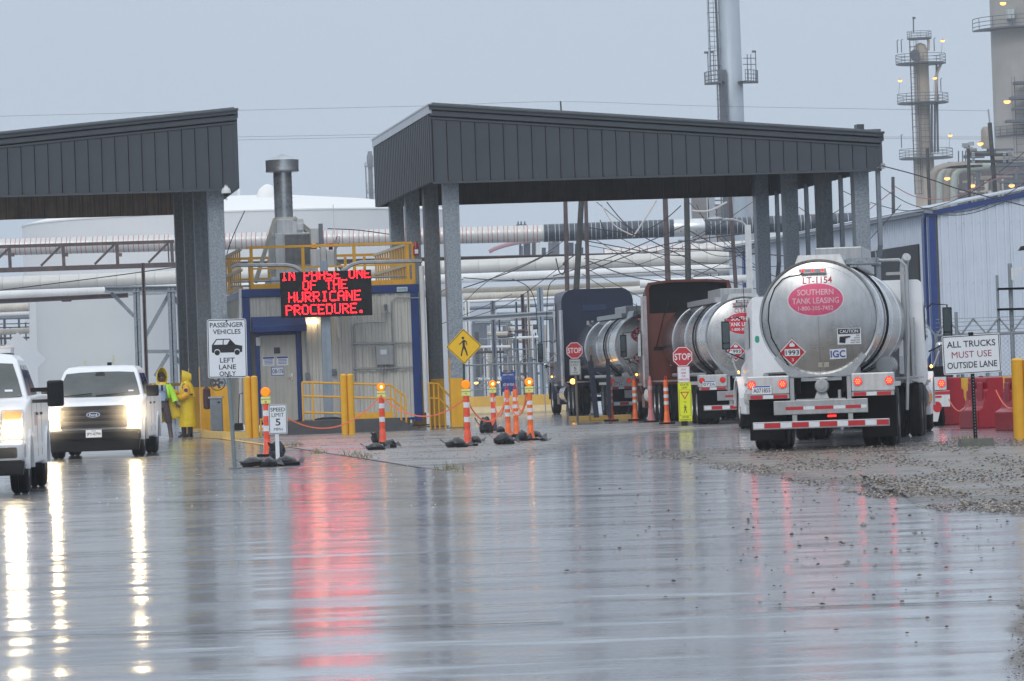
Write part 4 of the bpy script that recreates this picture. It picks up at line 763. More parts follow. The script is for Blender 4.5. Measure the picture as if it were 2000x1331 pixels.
# far row of posts by the trucks
for px_, py_, H, kd, lab in ((1194, 823, 1.25, 'p2', 'dull red striped post left in the far row beside the blue truck wheels'), (1241, 822, 1.2, 'b', 'striped orange post second in the far row before the red truck'), (1272, 825, 1.2, 'p', 'faded pink post with knob handle before the red truck wheels'), (1303, 829, 1.2, 'b', 'striped orange post nearest the yellow paddle sign')):
    p = place(px_, py_); delineator('b' if kd == 'p2' else kd, H, lab, p, 0, 'posts along the truck island')
# ropes between posts
def ropeobj(a, b_, sag, lab, m=rope, r=.011, g='orange ropes between the posts', cat='rope', name='rope', n=14, kids=None):
    a, b_ = Vector(a), Vector(b_); P = [a.lerp(b_, k/n)-Vector((0, 0, sag*4*(k/n)*(1-k/n))) for k in range(n+1)]
    return tag(MB().tube(P, r, 5).build(name, m, smooth=True), lab, cat, g)
top = lambda i, dz=0: (SP[i][0].x, SP[i][0].y-.08, SP[i][1]+dz)
def chain(a, b_, sag, lab):
    a, b_ = Vector(a), Vector(b_); n = int((b_-a).length/.035)+8; mbb = MB()
    P = [a.lerp(b_, k/n)-Vector((0, 0, sag*4*(k/n)*(1-k/n))) for k in range(n+1)]
    mbb.tube(P, .009, 5)
    for k in range(n):
        mbb.box(P[k], (.026, .012, .026), ry=.6*k)
    return tag(mbb.build('chain', rope), lab, 'chain', 'orange plastic chains between the posts')
chain(top(0), (SP[1][0].x, SP[1][0].y-.08, SP[1][1]+.02), .62, 'long orange chain sagging from the first post to the lone lit post')
chain(top(1, 0), top(2, -.06), .42, 'orange chain hung from the lit lone post to the post under the pedestrian sign')
chain(top(2, -.1), (SP[4][0].x, SP[4][0].y-.08, .92), .5, 'orange chain drooping low from under the pedestrian sign past the peaked bag')
chain(top(3, -.1), (SP[4][0].x-.02, SP[4][0].y-.08, 1.05), .55, 'chain from the farther lamp post down and up to the close striped posts')
chain((SP[5][0].x, SP[5][0].y-.08, 1.02), (SP[6][0].x-.07, SP[6][0].y-.08, 1.02), .40, 'upper orange chain between the close posts and the right lamp post')
chain((SP[4][0].x, SP[4][0].y-.08, .98), (SP[6][0].x-.07, SP[6][0].y-.08, .88), .40, 'lower orange chain between the close posts and the right lamp post')
# ================================================================== YELLOW POSTS, KERBS, CLUTTER LEFT OF THE BUILDING
def ypost(px_, pyb, pyt, w, lab, dbl=True):
    p = place(px_, pyb); f_ = Frame(p, 0); h = f_.px(px_, pyt)[1]; t = thing('bollard', lab, 'bollard', p, 0, 'thick yellow guard posts')
    if dbl:
        for s_ in (-1, 1): MB().lathe([(w/4, 0), (w/4, h-.03), (w/4*.7, h), (.01, h+.01)], (s_*w/4, 0, 0), n=16).build('pipe', yel, t, smooth=True)
    else: MB().prz(rrect(0, 0, w, w, .03), 0, h).build('pipe', yel, t)
    return t
ypost(493, 856, 735, .38, 'fat double yellow guard post just right of the passenger vehicle sign'); ypost(681, 850, 731, .36, 'fat double yellow guard post in front of the LED sign post')
ypost(440, 852, 741, .17, 'slim yellow post right of the grey bin', False); ypost(2003, 856, 700, .42, 'yellow guard post cut by the right frame edge')
p0, p1 = onz(381, 855), onz(478, 857)
b = MB(); kp = [onz(383, 850), onz(405, 856), onz(440, 858), onz(478, 858)]; b.tube([(q.x, q.y+.1, .10) for q in kp], .13, 4); tag(b.build('kerb', yelp), 'low yellow painted kerb at the foot of the left canopy columns', 'kerb')
b = MB(); q = fb.w((-.6, -2.6, 0)); b.bx(-1.1, .35, 0, 3.0, 0, .12); o = b.build('island_pavement', conc, kind='structure', loc=q); o.rotation_euler.z = RZ
p = at(424, 840, 113.0); p.z = 0; f_ = Frame(p, 0); t = thing('waste_bin', 'grey metal waste cabinet beside the yellow column base', 'bin', (p.x, p.y, .1), 0)
MB().bx(-.16, .16, -.2, .2, 0, .98).build('body', steelg, t, bevel=.01); MB().bx(-.2, .19, -.23, .23, .98, 1.03).build('lid', alugrey, t); MB().bx(-.12, .12, -.212, -.2, .1, .8).build('door', mat('mid grey', (.16, .18, .2), .5), t); MB().bx(.06, .12, -.23, -.212, .85, .89).build('latch', blkp, t)
t = thing('wall_fan', 'round black fan above the grey waste cabinet', 'fan', at(425, 748, p.y+.15), 0)
MB().lathe([(.20, -.06), (.22, 0), (.20, .06)], (0, 0, 0), 'y', 20, cap=False).build('cage', blkp, t, smooth=True)
for k in range(5): MB().box((.09*cos(k*1.257), 0, .09*sin(k*1.257)), (.15, .02, .07), ry=-k*1.257).build('blade', mat('dark grey plastic', (.06, .06, .06), .4), t)
MB().lathe([(.03, -.07), (.03, .05)], (0, 0, 0), 'y', 10).build('hub', alugrey, t); MB().tube([(0, .05, 0), (0, .3, -.1)], .02).build('bracket', blkp, t)
o = MB().lathe([(.03, -.3), (.10, -.27), (.11, 0), (.10, .25), (.03, .33)], (0, 0, 0), n=14).build('extinguisher_cover', mat('dark maroon cover', (.05, .015, .025), .4, 0, .2), smooth=True, loc=at(404, 779, p.y-.1)); tag(o, 'dark maroon cover hanging on the yellow column base left of the bin', 'cover')
t = thing('broom_and_dustpan', 'long handled black dustpan leaning left of the fat yellow post', 'dustpan', at(467, 841, p.y), 0)
MB().tube([(-.02, 0, .1), (.04, .05, 1.0), (.14, .05, 1.02)], .014, 6).build('handle', blkp, t); MB().loft([[(-.15, -.15, 0), (.12, -.15, 0), (.12, .15, 0), (-.15, .15, 0)], [(-.12, -.0, .2), (.1, -.0, .2), (.1, .15, .2), (-.12, .15, .2)]]).build('pan', blkfab, t)
# yellow barricade behind the raincoat
p = onz(352, 851); p.y += 3; f_ = Frame(p, 0); t = thing('barricade', 'weathered yellow rail barricade behind the person in the raincoat', 'barricade', p, 0)
wood = mat('faded orange wood', (.72, .42, .16), .6, 0, .2, 5)
for x in (0, .2): MB().bx(x-.05, x+.05, -.05, .05, 0, 1.75).build('post', wood, t)
for z in (1.72, 1.50, .55): MB().tube([(-.12, 0, z), (.5, 0, z)], .06, 8).build('rail', wood, t, smooth=True)
MB().tube([(-1.1, -.3, 1.52), (0, 0, 1.50)], .05, 8).build('arm', wood, t)
# black pipe elbow before the slab
p = onz(585, 848); o = MB().tube([(0, .1, .35), (0, 0, .25), (-.05, -.1, .12), (-.12, -.12, .04)], .08, 10).build('drain_elbow', blk, smooth=True, loc=p); tag(o, 'short black pipe elbow lying before the slab', 'pipe')
# blue post with card reader, kerb island by the far stop sign
p = onz(1165, 822); p.z = 0; t = thing('truck_island', 'ochre painted kerb island before the blue truck', 'kerb', p, 0)
for k in range(3): MB().bx(-.8+k*.62, -.2+k*.62, 0, 1.4, 0, .14).build('kerb_stone', yelp if k != 1 else barorg, t, bevel=.015)
p = at(1165, 812, 118.6); p.z = .12; t = thing('card_reader_post', 'navy post frame with a tan reader box before the silver tank', 'post', p, 0); f_ = Frame(p, 0)
zt_ = f_.px(1157, 705)[1]; MB().tube([(0, 0, 0), (-.12, 0, zt_)], .11, 4).build('post', bluecab, t); x_, z_ = f_.px(1172, 722); MB().bx(-.1, .42, -.03, .05, z_-.07, z_+.05).build('arm', bluecab, t)
x_, z_ = f_.px(1187, 708); MB().bx(x_-.06, x_+.06, -.05, .05, 0, z_+.1).build('second_post', bluecab, t)
x_, z_ = f_.px(1154, 686); MB().bx(x_-.05, x_+.05, -.06, .06, z_-.12, z_+.12).build('reader_box', mat('tan plastic', (.22, .18, .12), .5), t); MB().bx(x_-.02, x_+.02, -.02, .02, z_-.3, z_-.12).build('stem', blkp, t); x_, z_ = f_.px(1153, 672); MB().bx(x_-.03, x_+.03, -.03, .03, z_-.1, z_+.1).build('reader_cap', mat('tan plastic'), t) if 0 else None
# ================================================================== TRUCK PARTS
def tyre(par, x, y, r=.52, w=.27, rim=True, name='tyre', side=1, rimm=None):
    pr_ = [(r*.56, -w*.42), (r*.72, -w*.5), (r*.90, -w*.48), (r*.965, -w*.40), (r, -w*.34), (r, -w*.06), (r*.975, -w*.05), (r*.975, w*.05), (r, w*.06), (r, w*.34), (r*.965, w*.40), (r*.90, w*.48), (r*.72, w*.5), (r*.56, w*.42)]
    wh = MB().lathe(pr_, (x, y, r), 'x', 28, cap=False).build('wheel', blk, par, smooth=True)
    rm = rimm or mat('wheel disc pale', (.55, .55, .55), .35, .5, .2, 6)
    d = .09*side; MB().lathe([(r*.57, -w*.42), (r*.52, -w*.40), (r*.50, w*.42*0), (r*.2, 0), (.001, 0.0)] if side < 0 else [(.001, 0), (r*.2, 0), (r*.50, 0), (r*.52, w*.40), (r*.57, w*.42)], (x, y, r), 'x', 24, cap=False).build('rim', rm, wh, smooth=True)
    MB().lathe([(.001, w*.32*side), (.10, w*.30*side), (.12, .0)] if side > 0 else [(.12, 0), (.10, -w*.30), (.001, -w*.32)], (x, y, r), 'x', 14, cap=False).build('hub', rm, wh, smooth=True)
    for k in range(8): q = 2*pi*k/8; MB().lathe([(.022, 0), (.022, .04*side), (.001, .045*side)], (x+.0, y+cos(q)*r*.30, r+sin(q)*r*.30), 'x', 6).build('lug_nut', alugrey, wh)
    return wh
def stripes(par, x0, x1, z0, z1, y, cuts, name='reflective_tape', m=(rred, rwhite), start=0):
    xs = [x0+(x1-x0)*c for c in cuts]
    for i in range(len(xs)-1): MB().bx(xs[i]+.003, xs[i+1]-.003, y-.003, y, z0, z1).build(name, m[(i+start) % 2], par)
def rlamp(par, x, z, y, r=.072, lit=1, m=None):
    o = MB().lathe([(r, .0), (r, -.02), (r*.92, -.025)], (x, y, z), 'y', 22).build('lamp_housing', blkp, par, smooth=True)
    MB().lathe([(r*.9, -.024), (r*.8, -.032), (.001, -.036)], (x, y, z), 'y', 22).build('lamp_lens', redl if lit else redd, o, smooth=True)
    if lit:
        b = MB()
        for k in range(7):
            a = k*pi/3; rr = 0 if k == 6 else r*.5; b.flat(ell(x+rr*cos(a), z+rr*sin(a), r*.15, r*.15, 8), front(y-.038))
        b.build('led_cluster', redh, o)
    return o
def placard(par, cx, cz, s, mapf):
    dd = lambda k: [(cx+k*s*a, cz+k*s*b_) for a, b_ in ((0, -1), (1, 0), (0, 1), (-1, 0))]
    o = MB().flat(dd(1.12), mapf(.004)).ring(dd(1.12), dd(1.12), mapf(.0)).build('placard', alugrey, par)
    MB().flat(dd(1.0), mapf(.010)).build('placard_face', rwhite, o); MB().flat(dd(.90), mapf(.013)).build('placard_red', signred, o)
    MB().flat([(cx+(a-.5)*s*1.12, cz+(b_-.5)*s*.50) for a, b_ in ((0, 0), (1, 0), (1, 1), (0, 1))], mapf(.016)).build('number_field', signw, o)
    MB().text('1993', cx, cz, s*.98, s*.34, mapf(.019)).build('lettering', signk, o); MB().text('3', cx, cz-s*.54, s*.15, s*.22, mapf(.016)).build('class_number', signw, o)
    MB().flat([(cx+a*s*.2, cz+s*(.42+b_*.34)) for a, b_ in ((-.9, 0), (.9, 0), (1, .35), (.6, .75), (.45, .5), (.1, 1.15), (-.25, .6), (-.5, .85), (-1, .4))], mapf(.016)).build('flame_symbol', signw, o)
def tank_trailer(lab, p, rz, number, L=12.6, full=True, phone='1-800-305-7452', first=True):
    t = thing('tank_trailer', lab, 'tank trailer', p, rz, 'polished tank trailers'); R_, ZC = 1.0, 2.22
    # barrel with its hoops
    prof = [(R_*1.0, .30), (R_*1.012, .31), (R_*1.012, .36), (R_, .37)]
    prof += [(R_, L-.4), (R_*.96, L-.2), (R_*.8, L-.06), (R_*.4, L), (.01, L+.01)]
    MB().lathe(prof, (0, 0, ZC), 'y', 72, cap=False).build('tank_barrel', stain, t, smooth=True)
    dish = lambda r: .30-.17*(1-(r/(R_*1.0))**2)                 # shallow dished head
    MB().lathe([(R_*k/16 if k else .001, dish(R_*k/16)) for k in range(17)], (0, 0, ZC), 'y', 72, cap=False).build('tank_head', headst, t, smooth=True)
    MB().lathe([(R_*.985, .27), (R_*1.02, .26), (R_*1.02, .33), (R_*1.0, .34)], (0, 0, ZC), 'y', 72, cap=False).build('head_rim', headst, t, smooth=True)
    hm = lambda off=.004: (lambda u, v: (u, dish(min(R_, sqrt(u*u+(v-ZC)**2)))-off, v))
    for rr in (.90,): MB().ring(ell(0, ZC, R_*rr, R_*rr, 60), ell(0, ZC, R_*(rr-.008), R_*(rr-.008), 60), hm(.005)).build('weld_ring', alugrey, t)
    b = MB(); 
    for k in range(20): z0 = ZC-.95+k*.095; b.flat([(-.004, z0), (.004, z0), (.004, z0+.095), (-.004, z0+.095)], hm(.004))
    b.build('seam', mat('dark seam', (.25, .25, .25), .5, .5, 0), t)
    # lower skirt that narrows into the frame
    b = MB(); a_ = [radians(-140+k*100/14) for k in range(15)]; b.plate([(-.79, ZC-.655), (-.54, ZC-.985), (.54, ZC-.985), (.79, ZC-.655)]+[(.955*cos(q), ZC+.955*sin(q)) for q in a_[::-1]], .22, .36); b.bx(-.55, .55, .36, 2.6, ZC-1.06, ZC-.85); b.build('tank_skirt', headst, t)
    # hoops: bright rings and the black hose ring
    for y in (2.2, 5.6, 9.0): MB().lathe([(R_, y-.03), (R_+.012, y-.02), (R_+.012, y+.02), (R_, y+.03)], (0, 0, ZC), 'y', 64, cap=False).build('ring_stiffener', stain, t, smooth=True)
    for y in (3.2,): MB().lathe([(R_+.01, y-.03), (R_+.055, y), (R_+.01, y+.03)], (0, 0, ZC), 'y', 56, cap=False).build('black_hoop', blk, t, smooth=True)
    # top: dam boxes, walkway and rail
    MB().loft([[(-.42, .5, ZC+.88), (.48, .5, ZC+.88), (.48, 2.0, ZC+.88), (-.42, 2.0, ZC+.88)], [(-.34, .55, ZC+1.10), (.38, .55, ZC+1.10), (.38, 2.0, ZC+1.10), (-.34, 2.0, ZC+1.10)]]).build('spill_dam', alugrey, t)
    MB().bx(-.24, .60, 3.5, 6.5, ZC+.9, ZC+1.30).build('manway_box', alugrey, t, bevel=.02); MB().bx(-.50, .5, 2.5, 9.5, ZC+.92, ZC+1.06).build('top_rail', alugrey, t)
    MB().bx(.45, 1.0, 1.0, 2.1, ZC+.93, ZC+1.03).build('walkway', galv, t); MB().lathe([(.05, -.01), (.11, 0), (.05, .01)], (.97, 1.0, ZC+1.06), 'x', 14).build('walkway_wheel', galv, t)
    MB().tube([(1.0, 1.3, ZC+.98), (1.35, 1.3, ZC+.98), (1.46, 1.3, ZC+.88), (1.47, 1.3, ZC-.3), (1.40, 1.3, .6)], .03, 8).bx(1.12, 1.45, 1.25, 1.35, ZC+.72, ZC+.77).build('ladder_rail', alugrey, t, smooth=True)
    # rear sheet: light boxes, bumpers, tape
    fw = mat('pale frame paint', (.60, .60, .60), .4, .2, .15, 5, streak=.3)
    for s_ in (-1, 1):
        q = MB().bx(s_*.53, s_*1.25, -.0, .35, .96, 1.27).build('lamp_box', fw, t, bevel=.02)
        rlamp(q, s_*1.17, 1.13, 0, lit=(2 if number == 'LT-1154' else s_ < 0 and 0)); rlamp(q, s_*.64, 1.13, 0, lit=1 if number == 'LT-1154' or s_ > 0 else 0)
        MB().bx(s_*.53, s_*1.25, -.03, .02, .88, .955).build('lamp_box_lip', alugrey, q)
        stripes(q, min(s_*.56, s_*1.2), max(s_*.56, s_*1.2), .885, .945, -.031, (0, .34, .62, 1), start=0)
        MB().bx(s_*.45, s_*.52, .02, .12, .80, 1.22).build('upright', alugrey, t)
        MB().bx(s_*.66, s_*1.26, .45, .47, .17, .92).build('mud_flap', blkfab, t)
        for y in (1.15, 2.38):
            tyre(t, s_*1.085, y, .51, .265, side=s_); tyre(t, s_*.775, y, .51, .265, side=s_)
        MB().bx(s_*.35, s_*.47, .3, L-1, .95, 1.22).build('frame_rail', blkfab, t); MB().bx(s_*.95, s_*1.22, .6, 3.2, 1.02, 1.10).build('fender', fw, t)
    MB().tube([(-.9, 1.15, .51), (.9, 1.15, .51)], .07, 8).tube([(-.9, 2.38, .51), (.9, 2.38, .51)], .07, 8).build('axle', blkfab, t)
    q = MB().bx(-.80, .80, -.08, -.02, .60, .84).build('upper_bumper', alugrey, t, bevel=.01); stripes(q, -.60, .78, .68, .735, -.081, (0, .22, .36, .59, .74, .93, 1), start=0)
    q = MB().bx(-1.16, 1.16, -.16, -.08, .36, .49).build('lower_bumper', alugrey, t, bevel=.01); stripes(q, -1.15, 1.15, .385, .47, -.161, (0, .08, .20, .285, .41, .49, .62, .70, .825, .91, 1), start=1)
    for x in (-.45, .5): MB().bx(x-.04, x+.04, -.06, .0, .45, .66).build('bumper_bracket', alugrey, t)
    q = MB().bx(-.45, .45, .5, .55, .5, 1.24).build('dark_bay', blkfab, t)
    q = MB().lathe([(.10, -.08), (.12, -.06), (.12, .1), (.05, .14)], (.02, .12, 1.07), 'y', 16).lathe([(.06, -.11), (.06, -.08)], (.02, .12, 1.07), 'y', 12).build('valve', alugrey, t, smooth=True); MB().loft([[(-.12, .1, .84), (.14, .1, .84), (.14, .3, .84), (-.12, .3, .84)], [(-.06, .12, 1.0), (.08, .12, 1.0), (.08, .25, 1.0), (-.06, .25, 1.0)]]).build('valve_body', alugrey, q)
    MB().tube([(.32, .05, .84), (.32, .05, 1.0)], .03, 8).build('coupling', alugrey, q); MB().bx(-.42, .42, .0, .1, .82, .86).build('cross_member', alugrey, t)
    for x in (.15, .22): MB().bx(x-.035, x+.035, -.10, -.08, .545, .575).build('centre_lamp', redl, t)
    # number, logo, stickers and lamps on the head
    tx = t
    q = MB().bx(-.30, .16, .12, .16, ZC+.795, ZC+.855).build('lamp_bar', alugrey, tx)
    for x in (-.24, -.07, .1): MB().lathe([(.022, .0), (.018, -.012), (.001, -.016)], (x, .118, ZC+.825), 'y', 12).build('clearance_lamp', redl if number == 'LT-1154' else redd, q, smooth=True)
    MB().text(number, .0, ZC+.66, .50, .115, hm(.006)).build('lettering', mat('red print', (.50, .015, .04), .4, 0, 0), tx)
    ov = MB().flat(ell(0, ZC+.36, .485, .290, 48), hm(.007)).build('logo_oval_border', mat('silver print', (.6, .58, .6), .3, .5), tx)
    # the oval follows the dish: built as rings
    def disc(cx, cz, a, b_, o_):
        k = MB()
        for i in range(6): k.ring(ell(cx, cz, a*(i+1)/6, b_*(i+1)/6, 40), ell(cx, cz, max(.001, a*i/6), max(.001, b_*i/6), 40), hm(o_))
        return k
    bpy.data.objects.remove(ov); ov = disc(-.04, ZC+.33, .485, .290, .006).build('logo_oval', mat('silver print', (.6, .58, .6), .3, .5), tx)
    disc(-.04, ZC+.33, .468, .274, .009).build('logo_field', (mat('faded pink logo', (.58, .075, .16), .35, .3, .15, 8) if number == 'LT-1154' else mat('logo crimson', (.50, .010, .03), .35, 0, .1)), ov); sv = mat('silver lettering', (.66, .42, .48), .35, .2) if number == 'LT-1154' else signw
    MB().text('SOUTHERN', -.04, ZC+.455, .62, .10, hm(.013)).text('TANK LEASING', -.04, ZC+.31, .80, .10, hm(.013)).text(phone, -.04, ZC+.18, .60, .072, hm(.013)).build('lettering', sv, ov)
    pl = MB().plate([(-1.16, .965), (-.83, .965), (-.83, 1.11), (-1.16, 1.11)], -.045, -.035).build('licence_plate', signw, t); MB().text('A071855' if number == 'LT-1154' else '0726', -.995, 1.03, .29, .075, front(-.047)).build('lettering', signk, pl); MB().flat([(-1.14, 1.085), (-.85, 1.085), (-.85, 1.105), (-1.14, 1.105)], front(-.047)).build('plate_band', signb, pl)
    if number == 'LT-1154':
        placard(t, -.47, ZC-.56, .235, hm)
        st_ = MB().flat([(.31, ZC-.455), (.71, ZC-.455), (.71, ZC-.18), (.31, ZC-.18)], hm(.03)).build('caution_sticker', signw, t); MB().flat([(.325, ZC-.275), (.695, ZC-.275), (.695, ZC-.19), (.325, ZC-.19)], hm(.033)).build('black_field', signk, st_); MB().text('CAUTION', .51, ZC-.232, .31, .055, hm(.036)).build('lettering', signw, st_)
        k = MB(); k.text('THIS', .655, ZC-.305, .06, .022, hm(.034)).text('VEHICLE', .64, ZC-.345, .10, .022, hm(.034)).text('MAKES WIDE', .615, ZC-.385, .15, .022, hm(.034)).text('RIGHT TURNS', .612, ZC-.425, .16, .022, hm(.034)).flat([(.34, ZC-.42), (.44, ZC-.43), (.45, ZC-.35), (.53, ZC-.33), (.53, ZC-.31), (.35, ZC-.32)], hm(.034)); k.build('fine_print', signk, st_)
        st_ = MB().flat([(.17, ZC-.70), (.45, ZC-.69), (.45, ZC-.52), (.17, ZC-.53)], hm(.03)).build('white_sticker', signw, t); MB().text('IGC', .31, ZC-.61, .25, .12, hm(.036)).build('lettering', signb, st_)
        MB().flat([(-.04, ZC-.83), (.04, ZC-.83), (.04, ZC-.74), (-.04, ZC-.74)], hm(.03)).flat([(.06, ZC-.83), (.15, ZC-.83), (.15, ZC-.74), (.06, ZC-.74)], hm(.03)).build('data_plate', mat('old plate', (.45, .42, .35), .5), t)
        MB().tube([(x, dish(min(.99, sqrt(x*x+(z-ZC)**2)))-.012, z) for x, z in ((-.24, ZC+.81), (-.30, ZC+.76), (-.48, ZC+.74), (-.60, ZC+.70), (-.74, ZC+.55), (-.84, ZC+.3), (-.87, ZC+.0), (-.82, ZC-.3), (-.66, ZC-.6), (-.5, ZC-.86))], .009, 5).build('wiring', blkp, t)
    else:
        placard(t, -.26, ZC-.38, .25, hm); MB().flat([(-.2, ZC+.93), (.28, ZC+.93), (.28, ZC+.86), (-.2, ZC+.86)], hm(.01)).build('maker_plate', signk, t); MB().text('BRENNER', .04, ZC+.895, .40, .045, hm(.014)).build('lettering', rwhite, t)
    # hose tube and valves on the side
    MB().lathe([(.16, 0), (.16, 1.6)], (.93, 3.6, 1.38), 'y', 16).build('hose_tube', headst, t, smooth=True)
    for y in (3.7, 4.3, 4.9): MB().lathe([(.16, y-3.6-.02), (.175, y-3.6-.02), (.175, y-3.6+.02), (.16, y-3.6+.02)], (.93, 3.6, 1.38), 'y', 16, cap=False).build('clamp', alugrey, t)
    MB().bx(-.5, .5, 5, 9, .55, 1.0).build('piping_box', blkfab, t); MB().tube([(-1.0, 1, 1.28), (-1.0, 9, 1.28)], .05).build('side_pipe', alugrey, t)
    return t
def tractor(lab, p, rz, m, sleeper=0.0, roof=3.0, w=2.42, stack=True, hollow=False, side_trim=False, recess=None, sides=(-1, 1), mirx=.55, rr=.10, rimm=None):
    """origin: centre of the drive tandem on the ground, +y is the way it heads"""
    t = thing('semi_tractor', lab, 'truck', p, rz, 'semi trucks'); fy = 5.2+sleeper; cb = 1.7; hw = w/2
    for s_ in (-1, 1):
        for y in (-.65, .65): tyre(t, s_*1.085, y, .51, .265, side=s_, rimm=rimm); tyre(t, s_*.775, y, .51, .265, side=s_, rimm=rimm)
        tyre(t, s_*1.03, fy, .52, .30, side=s_, rimm=rimm)
        MB().bx(s_*.36, s_*.46, -1.4, fy, .72, .98).build('frame_rail', blkfab, t)
        MB().lathe([(.33, cb), (.33, cb+1.6)], (s_*.93, 0, .72), 'y', 20).build('fuel_tank', stain, t, smooth=True); MB().bx(s_*.9, s_*1.23, cb+1.7, cb+2.6, .35, .75).build('step_fairing', m, t, bevel=.03)
        MB().bx(s_*.62, s_*1.18, -1.3, 1.3, 1.10, 1.14).build('quarter_fender', alugrey, t)
    MB().tube([(-.8, -.65, .51), (.8, -.65, .51)], .07).tube([(-.8, .65, .51), (.8, .65, .51)], .07).tube([(-.8, fy, .51), (.8, fy, .51)], .06).build('axle', blkfab, t)
    MB().bx(-.6, .6, -.5, .5, 1.05, 1.15).build('fifth_wheel', blkfab, t)
    def sec(y, hw_, z0, z1, r, n=4, taper=0): return [(x*(1-taper*max(0, (z-z0)/(z1-z0)-.45)), y, z) for x, z in rrect(0, (z0+z1)/2, 2*hw_, z1-z0, r, n)]
    y0 = cb; y1 = cb+sleeper+.3; y2 = y1+1.5; tp = .06
    secs = [sec(y0, hw, .95, roof, rr, taper=tp), sec(y0+.05, hw, .95, roof, rr, taper=tp), sec(y1, hw, .95, roof, rr, taper=tp), sec(y1+.7, hw, .95, roof-.06, .16, taper=tp), sec(y2-.2, hw*.97, .95, roof-.5, .2, taper=tp), sec(y2+.25, hw*.94, .95, 1.95, .2)]
    cab = MB().loft(secs).build('cab', m, t, smooth=True, bevel=.0)
    secs = [sec(y2+.2, hw*.92, .75, 1.92, .22), sec(y2+.8, hw*.9, .7, 1.75, .25), sec(fy+.5, hw*.86, .6, 1.6, .28), sec(fy+.95, hw*.7, .6, 1.35, .3)]
    MB().loft(secs).build('hood', m, t, smooth=True)
    for s_ in sides:
        fd = MB(); n = 12; r0 = .66
        P = [(fy+r0*cos(pi*k/n), .52+r0*sin(pi*k/n)*1.06) for k in range(n+1)]
        P2 = [(fy+(r0-.08)*cos(pi*k/n), .52+(r0-.08)*sin(pi*k/n)*1.06) for k in range(n, -1, -1)]
        fd.prx(P+P2, min(s_*.78, s_*1.22), max(s_*.78, s_*1.22)); fd.build('front_fender', m, t, smooth=True)
        MB().ball((s_*1.20, fy-.42, 1.32), .055, 12, (.5, 1, .6)).build('turn_lamp', ambers, t, smooth=True)
        a = MB().prx([(y1+.15, 1.85), (y1+1.15, 1.85), (y1+1.0, roof-.62), (y1+.15, roof-.45)], s_*(hw-.01), s_*(hw+.004)).build('side_window', glassd, t)
        # mirrors: west-coast head, convex head on its arm
        mr = MB().prz(rrect(s_*(hw+mirx-.1), y2-.1, .19, .12, .04), 1.85, 2.50).build('mirror', blkp, t, bevel=.02)
        MB().flat(rrect(s_*(hw+mirx-.1), 2.24, .15, .46, .03), front(y2-.163)).flat(rrect(s_*(hw+mirx-.1), 1.93, .15, .11, .03), front(y2-.163)).build('mirror_glass', mirr, mr)
        MB().tube([(s_*hw, y2-.1, 2.5), (s_*(hw+.1), y2-.1, 2.58), (s_*(hw+mirx-.1), y2-.1, 2.55), (s_*(hw+mirx-.1), y2-.1, 1.8), (s_*(hw+.1), y2-.1, 1.66), (s_*hw, y2-.1, 1.62)], .016, 6).build('mirror_bracket', blkp, mr)
        cm = MB().ball((s_*(hw+.20), y2+.7, 1.72), .095, 14, (1, .6, 1)).build('fender_mirror', mat('dull mirror chrome', (.45, .46, .47), .15, 1.0, .1), t, smooth=True); MB().tube([(s_*(hw+.20), y2+.72, 1.66), (s_*(hw+.05), y2+.9, 1.3)], .02, 6).build('mirror_arm', chrome, cm)
        MB().bx(s_*(hw+.005), s_*(hw+.03), y1+.1, y1+1.2, 1.0, 1.06).build('door_trim', alugrey, t)
    if sleeper < .5 and stack: MB().bx(-.75, .75, y0-.012, y0+.0, 1.85, roof-.45).build('rear_window', glassd, t, bevel=.01)
    if stack:
        for s_ in ([1] if stack == 1 else [-1, 1]):
            MB().tube([(s_*.86, cb-.22, .9), (s_*.86, cb-.22, roof+.22), (s_*.88, cb-.26, roof+.36), (s_*.93, cb-.4, roof+.44)], .085, 14, cap=True).build('exhaust_stack', alugrey, t, smooth=True)
            MB().prx([(cb-.34, 1.15), (cb-.10, 1.15), (cb-.10, roof-.75), (cb-.34, roof-.75)], s_*1.0, s_*1.03).build('heat_shield', alugrey, t)
    MB().tube([(-.3, cb-.1, 1.2), (-.35, cb-.6, 1.5), (-.2, -.2, 1.3)], .025, 6).tube([(.1, cb-.1, 1.3), (.2, cb-.8, 1.7), (.1, -.2, 1.3)], .02, 6).build('air_hoses', blk, t, smooth=True)
    MB().tube([(-hw-.02, y1+.6, 2.5), (-hw-.05, y1+.6, 3.4)], .008, 5).build('antenna', blkp, t)
    return t, dict(y0=y0, y1=y1, y2=y2, fy=fy, hw=hw)
# ---- truck 1: nearest tanker
Y1 = radians(-8.0); p1 = at(1602, 750, 69.7); p1.z = 0
T1 = tank_trailer('nearest polished tank trailer LT-1154 with crimson logo oval, rear towards us', p1, Y1, 'LT-1154', L=11.2)
F1 = Frame(p1, Y1)
tr1, d1 = tractor('white day cab tractor with tall exhaust stack pulling the nearest tank', F1.w((.14, 9.7, 0)), Y1, white, 0.0, 3.05, stack=1, mirx=.50, rimm=whited)
fl1 = Frame(tr1.location, Y1)
MB().ball((0, d1['y0']+.55, 3.1), .05, 8).build('roof_lamp', redl, tr1, smooth=True); MB().bx(-.9, .9, d1['y1']+.55, d1['y1']+.75, 2.96, 3.02).build('sun_visor', blkp, tr1)
o = MB().prx([(d1['y0']-.02, 1.1), (d1['y0']-.55, 1.2), (d1['y0']-.55, 1.55), (d1['y0']-.02, 2.15)], .72, .80).build('side_extender', whited, tr1)
MB().bx(1.10, 1.22, d1['y0']+.1, d1['y0']+.9, .95, 1.05).build('step', alugrey, tr1)
